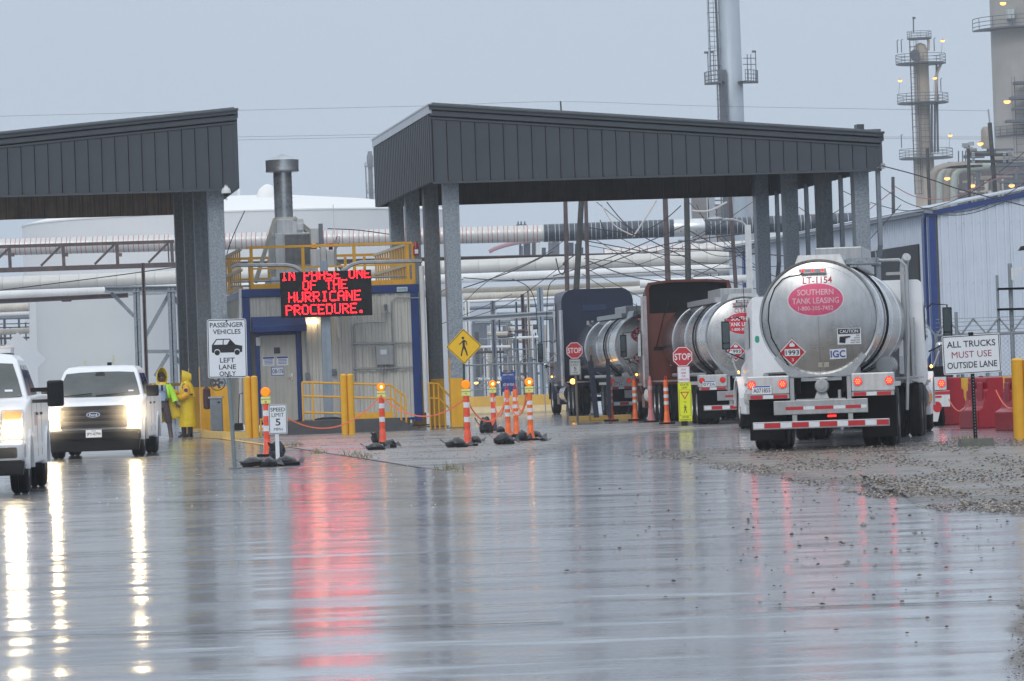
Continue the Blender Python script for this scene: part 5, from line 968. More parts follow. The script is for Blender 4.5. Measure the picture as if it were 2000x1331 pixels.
# ---- truck 4: white day cab to the left, ahead of it
p4 = at(1514, 800, 90.5); p4.z = 0; p4.x = 6.68
tr4, d4 = tractor('white tractor partly hidden left of the nearest tank, long left mirror', (p4.x, p4.y, 0), radians(3), white, 0.0, 3.0, stack=False, mirx=.50)
MB().flat(rrect(-1.08, 2.05, .10, .16, .05), front(d4['y0']-.004)).build('green_emblem', mat('green print', (.02, .3, .2), .4), tr4)
# ---- truck 2: rust red
Y2 = radians(3.4); p2 = at(1462, 790, 104.3); p2.z = 0
T2 = tank_trailer('middle polished tank trailer behind the rust red cab', p2, Y2, 'CLT-1644', L=12.4)
F2 = Frame(p2, Y2)
rf = 3.95
tr2, d2 = tractor('rust red sleeper tractor with hollow black roof fairing', F2.w((-.1, 11.0, 0)), Y2, redcab, 1.3, 3.05, w=2.56, stack=False, mirx=.5, rr=.04)
y0 = d2['y0']; hw = 1.28
b = MB(); oA = [(-hw, 2.95), (hw, 2.95), (hw, 3.60), (hw-.06, 3.68), (hw-.12, 3.93), (.5, 3.99), (-.5, 4.0), (-hw+.1, 3.93), (-hw+.02, 3.80)]; iA = [(-hw+.12, 2.98), (hw-.12, 2.98), (hw-.12, 3.58), (hw-.16, 3.64), (hw-.2, 3.87), (.5, 3.92), (-.5, 3.93), (-hw+.18, 3.87), (-hw+.12, 3.75)]
b.ring(oA, iA, front(y0-.02)); n = len(oA)
b.add([(x, y0-.02, z) for x, z in oA]+[(x*.95, y0+1.6, 3.0+(z-3.0)*.75) for x, z in oA], [(i, (i+1) % n, (i+1) % n+n, i+n) for i in range(n)]); b.build('roof_fairing', redcab, tr2)
MB().flat(iA, front(y0+.25)).build('fairing_recess', blkfab, tr2)
b = MB(); b.bx(-hw-.10, -hw+.02, y0-.25, y0+.3, .95, 3.55).build('side_extender', mat('reflective pinkish chrome', (.5, .42, .42), .2, .8, .2, 5), tr2)
for q, m in ((( -.35, 2.80, .2, .06), alugrey), ((-.9, 2.05, .35, .1), blkfab), ((-.55, 1.6, .14, .12), alugrey)): MB().bx(q[0]-q[2]/2, q[0]+q[2]/2, y0-.03, y0, q[1]-q[3]/2, q[1]+q[3]/2).build('back_wall_fitting', m, tr2)
MB().tube([(-.6, y0-.02, 3.4), (-.75, y0-.05, 3.0), (-1.0, y0-.05, 2.1)], .012, 5).build('cable', blkp, tr2)
# lit rear of truck 2's left light box
# ---- truck 3: navy
Y3 = radians(5.3); p3 = at(1270, 790, 128); p3.z = 0
T3 = tank_trailer('farthest polished tank trailer, left, behind the navy cab', p3, Y3, 'CLT-1644', L=12.4)
F3 = Frame(p3, Y3)
tr3, d3 = tractor('navy sleeper tractor with rounded tall back wall, farthest left', F3.w((-.12, 10.9, 0)), Y3, bluecab, 1.3, 4.3, w=2.54, stack=False, mirx=.55, rr=.42)
y0 = d3['y0']; MB().bx(-.9, .9, y0-.02, y0-.002, 1.9, 1.96).bx(-.7, -.64, y0-.05, y0-.002, 1.2, 2.6).build('grab_bar', alugrey, tr3); MB().bx(-.5, .3, y0-.03, y0-.002, 3.55, 3.75).build('vent_plate', mat('mid navy', (.02, .035, .09), .4), tr3); MB().bx(-1.28, -1.22, y0-.15, y0+.5, 1.0, 3.6).build('side_extender', mat('reflective pale chrome', (.55, .56, .6), .2, .8, .2, 5), tr3)
MB().tube([(-.35, y0-.1, 2.2), (-.35, y0-.1, 3.2)], .05).tube([(-.2, y0-.1, 2.2), (-.2, y0-.1, 3.2)], .05).build('hose_holder', alugrey, tr3); MB().tube([(-.15, y0-.1, 3.1), (.1, y0-.15, 3.2), (.35, y0-.15, 2.8), (.35, y0-.5, 2.2)], .02, 5).build('air_line', blkp, tr3)
MB().ball((0, 0, 0), .09, 10).build('side_marker', ambers, tr3, smooth=True, loc=(-1.3, -1.7, 1.15))
# ---- fifth trailer just ahead of truck 1, right
p5 = at(1826, 800, 89.5); p5.z = 0; t = thing('box_trailer', 'rear corner of a white trailer with red lamp beyond the nearest tractor, right', 'trailer', p5, radians(-8)); f5 = Frame(p5, radians(-8))
xr_, zz = f5.px(1847, 749); rlamp(MB().bx(xr_-.9, xr_+.0, 0, .6, zz-.14, zz+.14).build('lamp_box', whited, t), xr_-.09, zz, 0, .085, 1)
q = MB().loft([[(xr_-.12, -.02, .42), (xr_-.2, -.02, .10), (xr_-.9, -.02, .10), (xr_-.9, -.02, zz-.16), (xr_+.08, -.02, zz-.16), (xr_+.08, -.02, .42)], [(xr_-.12, 0, .42), (xr_-.2, 0, .10), (xr_-.9, 0, .10), (xr_-.9, 0, zz-.16), (xr_+.08, 0, zz-.16), (xr_+.08, 0, .42)]]).build('mud_flap', whited, t)
MB().bx(xr_-.3, xr_+.08, -.03, -.021, zz-.24, zz-.17).bx(xr_-.3, xr_-.1, -.03, -.021, .62, .66).build('red_stripe', rred, q); MB().flat(ell(xr_-.2, .42, .1, .12, 14), front(-.025)).build('flap_emblem', rred, q)
tyre(t, xr_-.2, .7, .5, .27); MB().bx(xr_-2.3, xr_, .6, 5, 1.0, 1.3).build('frame', blkfab, t); MB().lathe([(.8, 1.2), (.8, 9)], (xr_-1.4, 0, 1.9), 'y', 40).build('tank_barrel', stain, t, smooth=True); MB().lathe([(.001, 1.0), (.5, 1.05), (.8, 1.2)], (xr_-1.4, 0, 1.9), 'y', 40, cap=False).build('tank_head', headst, t, smooth=True)
# ================================================================== PICKUPS
def pickup(lab, p, rz, big=False):
    t = thing('pickup_truck', lab, 'pickup', p, rz, 'white pickups driving out'); hw = 1.0; k = 1.06 if big else 1.0
    fy, ry = .98, (5.0 if big else 4.72); r = .40 if not big else .42; ZT = 1.30*k; zr = 1.93 if not big else 2.0
    def arch(cy, rr=.50): return [(cy+rr*cos(a), .36+rr*.98*sin(a)) for a in [pi-pi*i/12 for i in range(13)]][::-1]
    prof = [(.10, .42), (.04, .62), (.06, 1.02*k), (.13, 1.11*k), (.34, 1.17*k), (1.0, 1.22*k), (1.42, 1.27*k), (1.50, ZT), (3.9, ZT+.03), (5.95, ZT+.02), (6.0, .7), (5.9, .5)]
    prof += [q for q in arch(ry)] + [(ry-.6, .40), (fy+.6, .40)] + [q for q in arch(fy)] + [(fy-.56, .42)]
    body = MB().prx([(y, z) for y, z in prof][::-1], -hw, hw).build('body', white, t, smooth=True, bevel=.055)
    MB().bx(-.78, .78, .3, 5.8, .30, .75).build('underbody', blkfab, t)
    # fender flares
    for cy in (fy, ry):
        for s_ in (-1, 1):
            A_ = [(cy+.56*cos(a), .36+.56*sin(a)) for a in [pi*i/14 for i in range(15)]]; B_ = [(cy+.485*cos(a), .36+.485*sin(a)) for a in [pi*i/14 for i in range(14, -1, -1)]]
            MB().prx(A_+B_, s_*(hw-.05), s_*(hw+.028)).build('wheel_arch_trim', white, body, smooth=True, bevel=.01)
    # cab
    gb = [(1.38, hw-.05, ZT-.04), (3.95, hw-.05, ZT-.02)]; ty0, ty1, tw = 2.18, 3.78, .755
    def pil(y0, y1, w_, z): return [(-w_, y0, z), (w_, y0, z), (w_, y1, z), (-w_, y1, z)]
    cb = MB().loft([pil(1.30, 3.98, hw-.03, ZT-.05), pil(2.10, 3.85, tw+.03, zr-.09), pil(2.22, 3.78, tw-.05, zr-.01), pil(2.5, 3.5, tw-.25, zr+.02)]).build('cab', white, t, smooth=False, bevel=.03)
    e1, e2 = Vector((0, 1.30, ZT-.05)), Vector((0, 2.10, zr-.09)); nrm = Vector((0, -(e2.z-e1.z), e2.y-e1.y)).normalized()
    def ws(u, v, o=.012):   # windshield plane: v 0..1 up
        c = e1.lerp(e2, v)+nrm*o; wv = (hw-.03)*(1-v)+(tw+.03)*v; return (u*wv, c.y, c.z)
    P = [(-.93, .08), (-.5, .05), (0, .04), (.5, .05), (.93, .08), (.925, .5), (.90, .90), (.5, .94), (0, .95), (-.5, .94), (-.90, .90), (-.925, .5)]
    w_ = MB().flat(P, lambda u, v: ws(u, v)).build('windscreen', glass, cb)
    MB().flat([(-.13, .80), (.13, .80), (.10, .93), (-.10, .93)], lambda u, v: ws(u, v, .016)).build('mirror_mount', blkp, w_); MB().flat([(.68, .20), (.80, .20), (.80, .25), (.68, .25)], lambda u, v: ws(u, v, .016)).build('sticker', signw, w_)
    for a, b_ in (((-.75, .07), (-.15, .13)), ((-.05, .06), (.60, .12))): MB().tube([ws(*a, .03), ws(*b_, .04)], .013, 5).build('wiper', blkp, cb)
    MB().bx(-.86, .86, 1.36, 1.46, ZT-.05, ZT+.005).build('cowl', blkp, cb)
    for s_ in (-1, 1):
        def sd(y, v): wv = (hw-.03)*(1-v)+(tw+.03)*v; return (s_*(wv+.008), y, (ZT-.05)*(1-v)+(zr-.09)*v)
        for q in ([(1.75, .12), (2.75, .12), (2.75, .88), (2.28, .88)], [(2.85, .12), (3.75, .12), (3.68, .88), (2.85, .88)]): MB().add([sd(y, v) for y, v in q], [(0, 1, 2, 3)] if s_ > 0 else [(3, 2, 1, 0)]).build('side_window', glassd, cb)
        for y in (1.55, 2.80, 3.85): MB().bx(s_*(hw-.004), s_*(hw+.003), y, y+.012, .5, ZT-.06).build('door_gap', blkp, body)
        for y in (2.6, 3.65): MB().bx(s_*hw, s_*(hw+.03), y-.1, y+.1, 1.10, 1.14).build('door_handle', blkp, body)
        MB().bx(s_*(hw-.002), s_*(hw+.012), 1.6, 3.9, .62, .68).build('side_moulding', white, body)
        tyre(t, s_*.85, fy, r, .27, side=s_, rimm=alugrey); tyre(t, s_*.85, ry, r, .27, side=s_, rimm=alugrey)
        if big:
            m_ = MB().prz(rrect(s_*1.34, 1.75, .24, .12, .05), 1.22, 1.60).build('tow_mirror', blkp, t, bevel=.03); MB().bx(s_*.98, s_*1.3, 1.73, 1.79, 1.44, 1.50).bx(s_*.98, s_*1.3, 1.73, 1.79, 1.28, 1.33).build('mirror_arm', blkp, m_)
        else: MB().prz(rrect(s_*1.12, 1.80, .27, .13, .06), 1.26, 1.50).build('mirror', blkp, t, bevel=.03)
    front_y = .03
    if not big:
        g_ = MB().plate([(-.70, .64), (.70, .64), (.72, .86), (.70, 1.06), (.62, 1.10), (-.62, 1.10), (-.70, 1.06), (-.72, .86)], -.015, .08).build('grille', mat('dark grey grille', (.02, .019, .018), .4, 0, .15, 6), t, bevel=.01)
        for z in (.74, .86, .98): MB().bx(-.64, .64, -.03, -.015, z-.035, z+.03).build('grille_bar', mat('grey brown bar', (.045, .04, .037), .4, 0, .1), g_, bevel=.008)
        lo = MB().plate(ell(0, .915, .145, .058, 28), -.045, -.03).build('emblem', chrome, g_); MB().plate(ell(0, .915, .125, .044, 28), -.05, -.045).build('emblem_field', mat('emblem navy', (.02, .035, .12), .3), lo); MB().text('Ford', 0, .912, .16, .05, front(-.052)).build('lettering', signw, lo)
        MB().bx(-.98, .98, -.06, .25, .38, .60).build('bumper', blkp, t, bevel=.05); MB().plate([(-.93, .15), (.93, .15), (.96, .40), (-.96, .40)], -.0, .2).build('air_dam', blkp, t, bevel=.02)
        pl = MB().plate([(-.165, .44), (.165, .44), (.165, .60), (-.165, .60)], -.075, -.062).build('licence_plate', signw, t); MB().text('JPY-0794', 0, .505, .29, .075, front(-.078)).build('lettering', signk, pl); MB().text('TEXAS', 0, .578, .10, .022, front(-.078)).build('state_name', signb, pl)
        for s_ in (-1, 1):
            hl = MB().plate([(s_*.74, .80), (s_*.97, .80), (s_*.975, 1.02), (s_*.90, 1.08), (s_*.74, 1.07)][::s_], -.0, .12).build('headlight', mat('lit lamp reflector', (.9, .85, .7), .2, 0, .5, 14, emit=7, ecol=(1, .74, .36)), t, bevel=.01)
            MB().lathe([(.11, -.002), (.10, -.03), (.06, -.05), (.001, -.055)], (s_*.855, 0, .93), 'y', 20).build('headlight_bulb', headl, hl, smooth=True)
        for x in (-.26, .26): MB().lathe([(.018, 0), (.018, .10)], (x*1.6, 3.0, zr+.02), n=8).build('roof_antenna', mat('pale antenna', (.5, .5, .4), .5), t) if 0 else None
        MB().lathe([(.05, 0), (.05, .1)], (.12, 3.0, zr-.01), n=10).build('beacon_base', blkp, t); MB().lathe([(.02, 0), (.028, .08), (.028, .2)], (.2, 3.0, zr+.04), n=8).build('roof_antenna', mat('pale antenna', (.5, .5, .38), .5), t); MB().lathe([(.018, 0), (.024, .05), (.024, .14)], (-.40, 3.0, zr+.0), n=8).build('roof_antenna', mat('pale antenna'), t)
        for k_ in range(6): MB().bx(-.62+k_*.21, -.50+k_*.21, 3.0, 3.05, zr+.0, zr+.03).build('roof_rib', mat('grey rib', (.4, .42, .45), .5), cb)
    else:
        g_ = MB().plate(rrect(0, .98, 1.30, .46, .08), -.02, .08).build('grille', chrome, t, bevel=.02)
        for x in (-.33, .33): MB().plate(rrect(x, .98, .52, .34, .04), -.03, -.02).build('grille_opening', blkp, g_)
        MB().bx(-1.0, 1.0, -.18, .12, .48, .76).build('bumper', mat('wet chrome bumper', (.62, .64, .66), .15, 1.0, .1, 4), t, bevel=.05); MB().plate([(-.95, .28), (.95, .28), (.98, .48), (-.98, .48)], -.06, .1).build('air_dam', blkp, t, bevel=.02)
        for s_ in (-1, 1):
            MB().plate(rrect(s_*.72, .60, .34, .15, .03), -.20, -.181).build('bumper_vent', blkp, t)
            hl = MB().plate([(s_*.67, .80), (s_*.97, .80), (s_*.98, 1.20), (s_*.67, 1.20)][::s_], -.02, .12).build('headlight', mat('lamp glass', (.5, .5, .48), .1, .3, .1), t, bevel=.015)
            MB().plate(rrect(s_*.82, 1.12, .25, .11, .04)[::1], -.035, -.021).build('turn_lamp', mat('amber lit lens', (.6, .07, .0), .2, 0, .25, 25, emit=1.0, ecol=(1, .20, .01)), hl); MB().plate(rrect(s_*.82, .93, .26, .19, .06), -.035, -.021).build('headlight_bulb', glow('headlamp lit lens', (1, .88, .62), 40), hl)
        MB().lathe([(.06, 0), (.07, .05), (.04, .11), (.001, .12)], (.12, 3.5, zr+.16), n=14).build('roof_beacon', glow('amber beacon lit', (1, .45, .08), 14), t, smooth=True)
        MB().bx(-.7, .62, 3.95, 4.02, ZT, zr+.12).bx(-.7, .62, 3.95, 4.02, zr+.05, zr+.14).bx(-.75, .62, 3.2, 4.0, zr+.03, zr+.10).build('headache_rack', whited, t)
        MB().flat([(hw-.03, .9), (hw, .9)], lambda a, b_: (a, 0, b_)) if 0 else None
        MB().prx([(2.2, .95), (2.9, .95), (2.9, 1.15), (2.2, 1.15)], hw+.001, hw+.004).build('door_emblem', mat('door decal', (.5, .25, .28), .4, 0, .5, 12), body)
    return t
pp = at(182, 800, 85.8); pp.z = 0
pickup('white pickup with dazzling headlights facing us, second from the left edge', pp, radians(.8))
pq = at(-92, 800, 57.4); pq.z = 0; tb = pickup('white pickup cut by the left frame edge with amber roof beacon', pq, radians(3.2), True)
o = MB().plate([(-.42, 0), (0, -.42), (.42, 0), (0, .42)], 0, .01).build('sign_back', mat('bare sign back', (.62, .65, .68), .4, .3, .05, 2), loc=at(36, 703, 62.6)); o.rotation_euler.z = radians(6); tag(o, 'pale diamond sign seen from the back over the left pickup bed', 'sign')
# ================================================================== PEOPLE
def hand(V, E, Rr, i, p, d, side=1):
    d = Vector(d).normalized(); s_ = d.cross(Vector((0, 1, 0))).normalized() if abs(d.y) < .9 else Vector((1, 0, 0)); o = len(V); V.append(tuple(Vector(p)+d*.05)); Rr.append(.033); E.append((i, o))
    V.append(tuple(Vector(p)+d*.085)); Rr.append(.034); E.append((o, o+1)); root = o+1
    for k, (l, off) in enumerate(((.075, -.03), (.085, -.01), (.080, .01), (.062, .03))):
        a = len(V); V.append(tuple(Vector(p)+d*.10+s_*off)); Rr.append(.010); E.append((root, a)); V.append(tuple(Vector(p)+d*(.10+l*.6)+s_*off+Vector((0, .01, 0)))); Rr.append(.009); E.append((a, a+1)); V.append(tuple(Vector(p)+d*(.10+l*.9)+s_*off+Vector((0, .035, 0)))); Rr.append(.008); E.append((a+1, a+2))
    a = len(V); V.append(tuple(Vector(p)+d*.06-s_*.05)); Rr.append(.012); E.append((o, a)); V.append(tuple(Vector(p)+d*.10-s_*.065)); Rr.append(.010); E.append((a, a+1))
def skinbody(name, J, bones, hands, m, parent):
    keys = list(J); V = [J[k][:3] for k in keys]; Rr = [J[k][3] for k in keys]; E = [(keys.index(a), keys.index(b_)) for a, b_ in bones]
    for k, d in hands: hand(V, E, Rr, keys.index(k), J[k][:3], d)
    me = bpy.data.meshes.new(name); me.from_pydata(V, E, []); me.materials.append(m); ob = bpy.data.objects.new(name, me); C.objects.link(ob); ob.parent = parent
    sk = ob.modifiers.new('skin', 'SKIN'); sk.use_smooth_shade = True; ob.modifiers.new('sub', 'SUBSURF').levels = 2; ob.modifiers['sub'].render_levels = 2
    if not me.skin_vertices: me.attributes.new('skin', 'FLOAT', 'POINT')
    for i, r_ in enumerate(Rr): me.skin_vertices[0].data[i].radius = (r_, r_)
    me.skin_vertices[0].data[0].use_root = True
    return ob
def oval(z, rx, ry, cx=0, cy=0, n=20, w=0): return [(cx+rx*(1+w*sin(5*q+z*9)+w*.6*sin(9*q-z*5))*cos(q), cy+ry*(1+w*sin(5*q+z*9))*sin(q), z) for q in [2*pi*k/n for k in range(n)]]
def ppl(lab, px_, py_): p = onz(px_, py_); return thing('person', lab, 'person', p, 0), Frame(p, 0)
def mkskin(name, J, bones, hands, m, parent):
    # make sure the skin layer exists before its radii are set
    import bmesh
    keys = list(J); V = [J[k][:3] for k in keys]; Rr = [J[k][3] for k in keys]; E = [(keys.index(a), keys.index(b_)) for a, b_ in bones]
    for k, d in hands: hand(V, E, Rr, keys.index(k), J[k][:3], d)
    bm = bmesh.new(); ly = bm.verts.layers.skin.verify(); vs_ = [bm.verts.new(v) for v in V]; bm.verts.ensure_lookup_table()
    for i, v in enumerate(vs_): v[ly].radius = (Rr[i], Rr[i]); v[ly].use_root = (i == 0)
    for a, b_ in E: bm.edges.new((vs_[a], vs_[b_]))
    me = bpy.data.meshes.new(name); bm.to_mesh(me); bm.free(); me.materials.append(m); ob = bpy.data.objects.new(name, me); C.objects.link(ob); ob.parent = parent
    sk = ob.modifiers.new('skin', 'SKIN'); sk.use_smooth_shade = True; s2 = ob.modifiers.new('sub', 'SUBSURF'); s2.levels = 2; s2.render_levels = 2
    return ob
def head(t, c, face, m=skin, par=None):
    """face: direction the face looks, unit (x, y)"""
    fx, fy_ = face; sx_, sy_ = -fy_, fx
    W_ = lambda a, b_, z: (c[0]+fx*a+sx_*b_, c[1]+fy_*a+sy_*b_, c[2]+z)
    for s_ in (-1, 1):
        MB().ball(W_(.086, s_*.033, .012), .009, 8).build('eye', signw, par or t, smooth=True); MB().ball(W_(.098, s_*.033, .012), .006, 6).build('pupil', signk, par or t)
    MB().ball(W_(.112, 0, -.015), .016, 8, (1, 1, 1.5)).build('nose', m, par or t, smooth=True); MB().ball(W_(.096, 0, -.055), .022, 8, (.6, 1.1, .35)).build('mouth', mat('lips', (.10, .03, .025), .5), par or t, smooth=True)
BN = [('pel', 'spn'), ('spn', 'chs'), ('chs', 'nck'), ('nck', 'hd0'), ('hd0', 'hd1'), ('pel', 'hpL'), ('hpL', 'knL'), ('knL', 'anL'), ('anL', 'toL'), ('pel', 'hpR'), ('hpR', 'knR'), ('knR', 'anR'), ('anR', 'toR'), ('chs', 'shL'), ('shL', 'elL'), ('elL', 'wrL'), ('chs', 'shR'), ('shR', 'elR'), ('elR', 'wrR')]
# person A, facing us, looking to our right
t, f_ = ppl('person in open yellow raincoat over light blue shirt and dark trousers', 319, 857)
J = dict(pel=(.0, 0, 1.0, .14), spn=(.0, 0, 1.2, .13), chs=(.0, .0, 1.42, .145), nck=(.01, -.0, 1.56, .06), hd0=(.01, -.02, 1.66, .088), hd1=(.01, -.02, 1.76, .095), hpL=(-.10, 0, .94, .105), knL=(-.16, -.03, .52, .07), anL=(-.21, 0, .10, .045), toL=(-.22, -.16, .04, .04),
         hpR=(.10, 0, .94, .105), knR=(.17, -.02, .52, .07), anR=(.22, .04, .10, .045), toR=(.26, -.10, .04, .04), shL=(-.21, 0, 1.46, .07), elL=(-.34, -.05, 1.18, .052), wrL=(-.38, -.15, .95, .035), shR=(.20, 0, 1.46, .07), elR=(.30, .0, 1.20, .052), wrR=(.40, -.06, .97, .035))
bd = mkskin('body', J, BN, [('wrL', (-.15, -.2, -1)), ('wrR', (.6, -.2, -.7))], skin, t); head(t, (.01, -.02, 1.71), (.45, -.89), skin, t)
MB().loft([oval(.99, .165, .13), oval(1.15, .165, .135), oval(1.35, .185, .145, w=.02), oval(1.47, .20, .12), oval(1.54, .09, .085)]).build('shirt', shirt, t, smooth=True)
MB().bx(-.10, -.03, -.16, -.13, 1.30, 1.40).bx(.04, .11, -.16, -.13, 1.32, 1.40).build('shirt_pocket', mat('darker blue cloth', (.25, .34, .5), .8), t); MB().bx(.0, .05, -.19, -.14, 1.34, 1.50).build('radio', blkp, t, bevel=.008)
tr = MB().loft([oval(1.06, .175, .135), oval(.98, .185, .145), oval(.86, .19, .14)])
for s_ in (-1, 1): tr.loft([oval(.92, .105, .12, s_*.09), oval(.70, .105, .11, s_*.13, -.01, w=.03), oval(.50, .10, .10, s_*.165, -.03, w=.05), oval(.42, .09, .09, s_*.18, -.02)])
tr.build('trousers', trous, t, smooth=True); MB().loft([oval(1.0, .187, .147), oval(1.05, .183, .145)]).build('belt', signk, t, smooth=True)
for s_ in (-1, 1): MB().loft([oval(.45, .075, .08, s_*.178, -.02), oval(.25, .062, .066, s_*.20, .0), oval(.08, .06, .09, s_*.215, -.02), oval(.01, .06, .13, s_*.225, -.06)]).build('boot', mat('brown grey boots', (.09, .07, .07), .5, 0, .2), t, smooth=True)
# open coat: a sheet behind the legs and back with the left sleeve hanging wide
def sheet(secs, m, nm, th=.012): 
    b = MB(); n = len(secs[0])
    for q in secs: b.v += [tuple(v) for v in q]
    for i in range(len(secs)-1):
        for k in range(n-1): b.f.append((i*n+k, i*n+k+1, (i+1)*n+k+1, (i+1)*n+k))
    o = b.build(nm, m, t, smooth=True); so_ = o.modifiers.new('cloth', 'SOLIDIFY'); so_.thickness = th; return o
sheet([[(-.22+.44*k/10+.015*sin(k*2), .10+.05*sin(pi*k/10), 1.52) for k in range(11)], [(-.34+.66*k/10, .13+.04*sin(k*1.7), 1.2) for k in range(11)], [(-.36+.80*k/10, .16+.06*sin(k*1.5), .85) for k in range(11)], [(-.36+.86*k/10, .17+.07*sin(k*1.4+.5), .52+.012*k) for k in range(11)], [(-.35+.88*k/10, .17+.08*sin(k*1.4+.5), .36+.022*k) for k in range(11)]], raincoat, 'raincoat')
MB().tube([(-.20, .02, 1.50), (-.30, -.02, 1.34), (-.36, -.06, 1.14), (-.39, -.12, .98)], [.085, .10, .10, .095], 14).build('coat_sleeve', raincoat2, t, smooth=True); MB().tube([(.18, -.02, 1.50), (.26, -.02, 1.36), (.33, -.03, 1.18), (.38, -.06, 1.02)], [.08, .085, .085, .09], 14).build('lime_sleeve', lime, t, smooth=True)
sheet([[(-.23, .06, 1.50), (-.205, -.10, 1.51), (-.16, -.14, 1.50)], [(-.25, .04, 1.25), (-.215, -.13, 1.25), (-.17, -.16, 1.25)], [(-.26, .02, .98), (-.225, -.14, .97), (-.17, -.165, .98)]], lime, 'vest_left'); sheet([[(.22, .05, 1.50), (.20, -.10, 1.51), (.13, -.14, 1.53)], [(.25, .03, 1.3), (.22, -.12, 1.3), (.165, -.16, 1.3)], [(.27, .0, 1.12), (.235, -.13, 1.12), (.18, -.16, 1.13)]], lime, 'vest_right')
def hood(c, face, s=1, peak=.12):
    fx, fy_ = face; sx_, sy_ = -fy_, fx; secs = []
    for i in range(9):
        a = -.10+.25*i/8; secs.append([(c[0]+(-a*s)*fx+sx_*b_, c[1]+(-a*s)*fy_+sy_*b_, c[2]+z) for b_, z in [(((.135-.05*(i/8)**2)*s)*cos(q), ((.17-.07*(i/8)**2)*s)*sin(q)*(1.0 if sin(q) < 0 else 1+peak*(1-i/8)*2)-.02*s) for q in [-.9+(pi+1.8)*k/16 for k in range(17)]]])
    b = MB(); n = 17; b.v = [v for q in secs for v in q]
    for i in range(8):
        for k in range(n-1): b.f.append((i*n+k, i*n+k+1, (i+1)*n+k+1, (i+1)*n+k))
    b.f.append(tuple(8*n+k for k in range(n))); return b
o = hood((.0, .0, 1.72), (.35, -.93), 1.12, .28).build('hood', raincoat, t, smooth=True); o.modifiers.new('cloth', 'SOLIDIFY').thickness = .01
MB().loft([oval(1.50, .20, .15, 0, .04), oval(1.58, .14, .12, 0, .04)], cap=False).build('hood_collar', raincoat, t, smooth=True)
MB().ball((.01, -.0, 1.76), .10, 12, (1, 1, .9)).build('hair', hair, t, smooth=True)
# person B, closed raincoat, back half turned to us, facing left
t, f_ = ppl('person in long closed yellow raincoat with hood up, seen from the side', 367, 855)
J = dict(pel=(.0, 0, 1.0, .15), spn=(.01, 0, 1.2, .14), chs=(.01, .0, 1.42, .15), nck=(-.01, -.0, 1.55, .06), hd0=(-.03, -.0, 1.64, .088), hd1=(-.03, .0, 1.74, .092), hpL=(-.08, -.05, .94, .10), knL=(-.09, -.06, .52, .07), anL=(-.09, -.06, .10, .045), toL=(-.22, -.09, .04, .04),
         hpR=(.08, .05, .94, .10), knR=(.09, .05, .52, .07), anR=(.09, .05, .10, .045), toR=(-.03, .06, .04, .04), shL=(-.04, -.2, 1.44, .07), elL=(-.0, -.26, 1.17, .052), wrL=(-.26, -.2, 1.14, .035), shR=(.02, .2, 1.44, .07), elR=(-.05, .26, 1.2, .052), wrR=(-.28, .1, 1.2, .035))
mkskin('body', J, BN, [('wrL', (-1, .1, .1)), ('wrR', (-1, -.1, .1))], skin, t); head(t, (-.03, 0, 1.69), (-1, -.1), skin, t)
MB().loft([oval(.30, .245, .23, .0, 0, 28, .05), oval(.36, .25, .235, 0, 0, 28, .05), oval(.7, .235, .22, 0, 0, 28, .045), oval(1.05, .225, .215, 0, 0, 28, .03), oval(1.25, .215, .225, .01, 0, 28, .02), oval(1.42, .20, .235, .01, 0, 28, .015), oval(1.50, .15, .18, .0, 0, 28), oval(1.56, .10, .10, -.01, 0, 28)]).build('raincoat', raincoat, t, smooth=True)
MB().loft([oval(1.14, .235, .24, .02, 0, 24, .02), oval(1.30, .225, .245, .02, 0, 24, .02), oval(1.50, .16, .19, .01, 0, 24), oval(1.55, .10, .11, 0, 0, 24)]).build('coat_cape', raincoat, t, smooth=True)
MB().tube([(-.0, -.19, 1.46), (.02, -.26, 1.32), (.02, -.29, 1.20), (-.10, -.28, 1.13), (-.27, -.21, 1.13)], [.085, .10, .11, .10, .085], 14).build('coat_sleeve', raincoat2, t, smooth=True); MB().tube([(-.05, .2, 1.44), (-.1, .25, 1.24), (-.26, .12, 1.2)], [.08, .095, .09], 12).build('coat_sleeve', raincoat2, t, smooth=True)
MB().ball((-.32, -.10, 1.28), .10, 12, (1, .8, .9)).build('rain_cuff', raincoat2, t, smooth=True); MB().lathe([(.055, 0), (.055, -.01)], (.02, -.375, 1.33), 'y', 16).build('sleeve_patch', mat('purple patch', (.08, .03, .12), .6), t)
MB().bx(.13, .20, -.242, -.232, 1.18, 1.23).build('back_print', signk, t)
o = hood((-.01, 0, 1.70), (-1, -.15), 1.0, .12).build('hood', raincoat, t, smooth=True); o.modifiers.new('cloth', 'SOLIDIFY').thickness = .01; MB().loft([oval(1.50, .15, .16, 0, .0), oval(1.60, .12, .12, 0, .0), oval(1.66, .11, .11, 0.01, 0)]).build('hood_collar', raincoat, t, smooth=True)
for y, x in ((-.06, -.10), (.06, .07)): MB().loft([oval(.36, .075, .08, x, y), oval(.12, .065, .065, x, y), oval(.06, .10, .06, x-.05, y), oval(.008, .13, .06, x-.06, y)]).build('boot', boot, t, smooth=True)
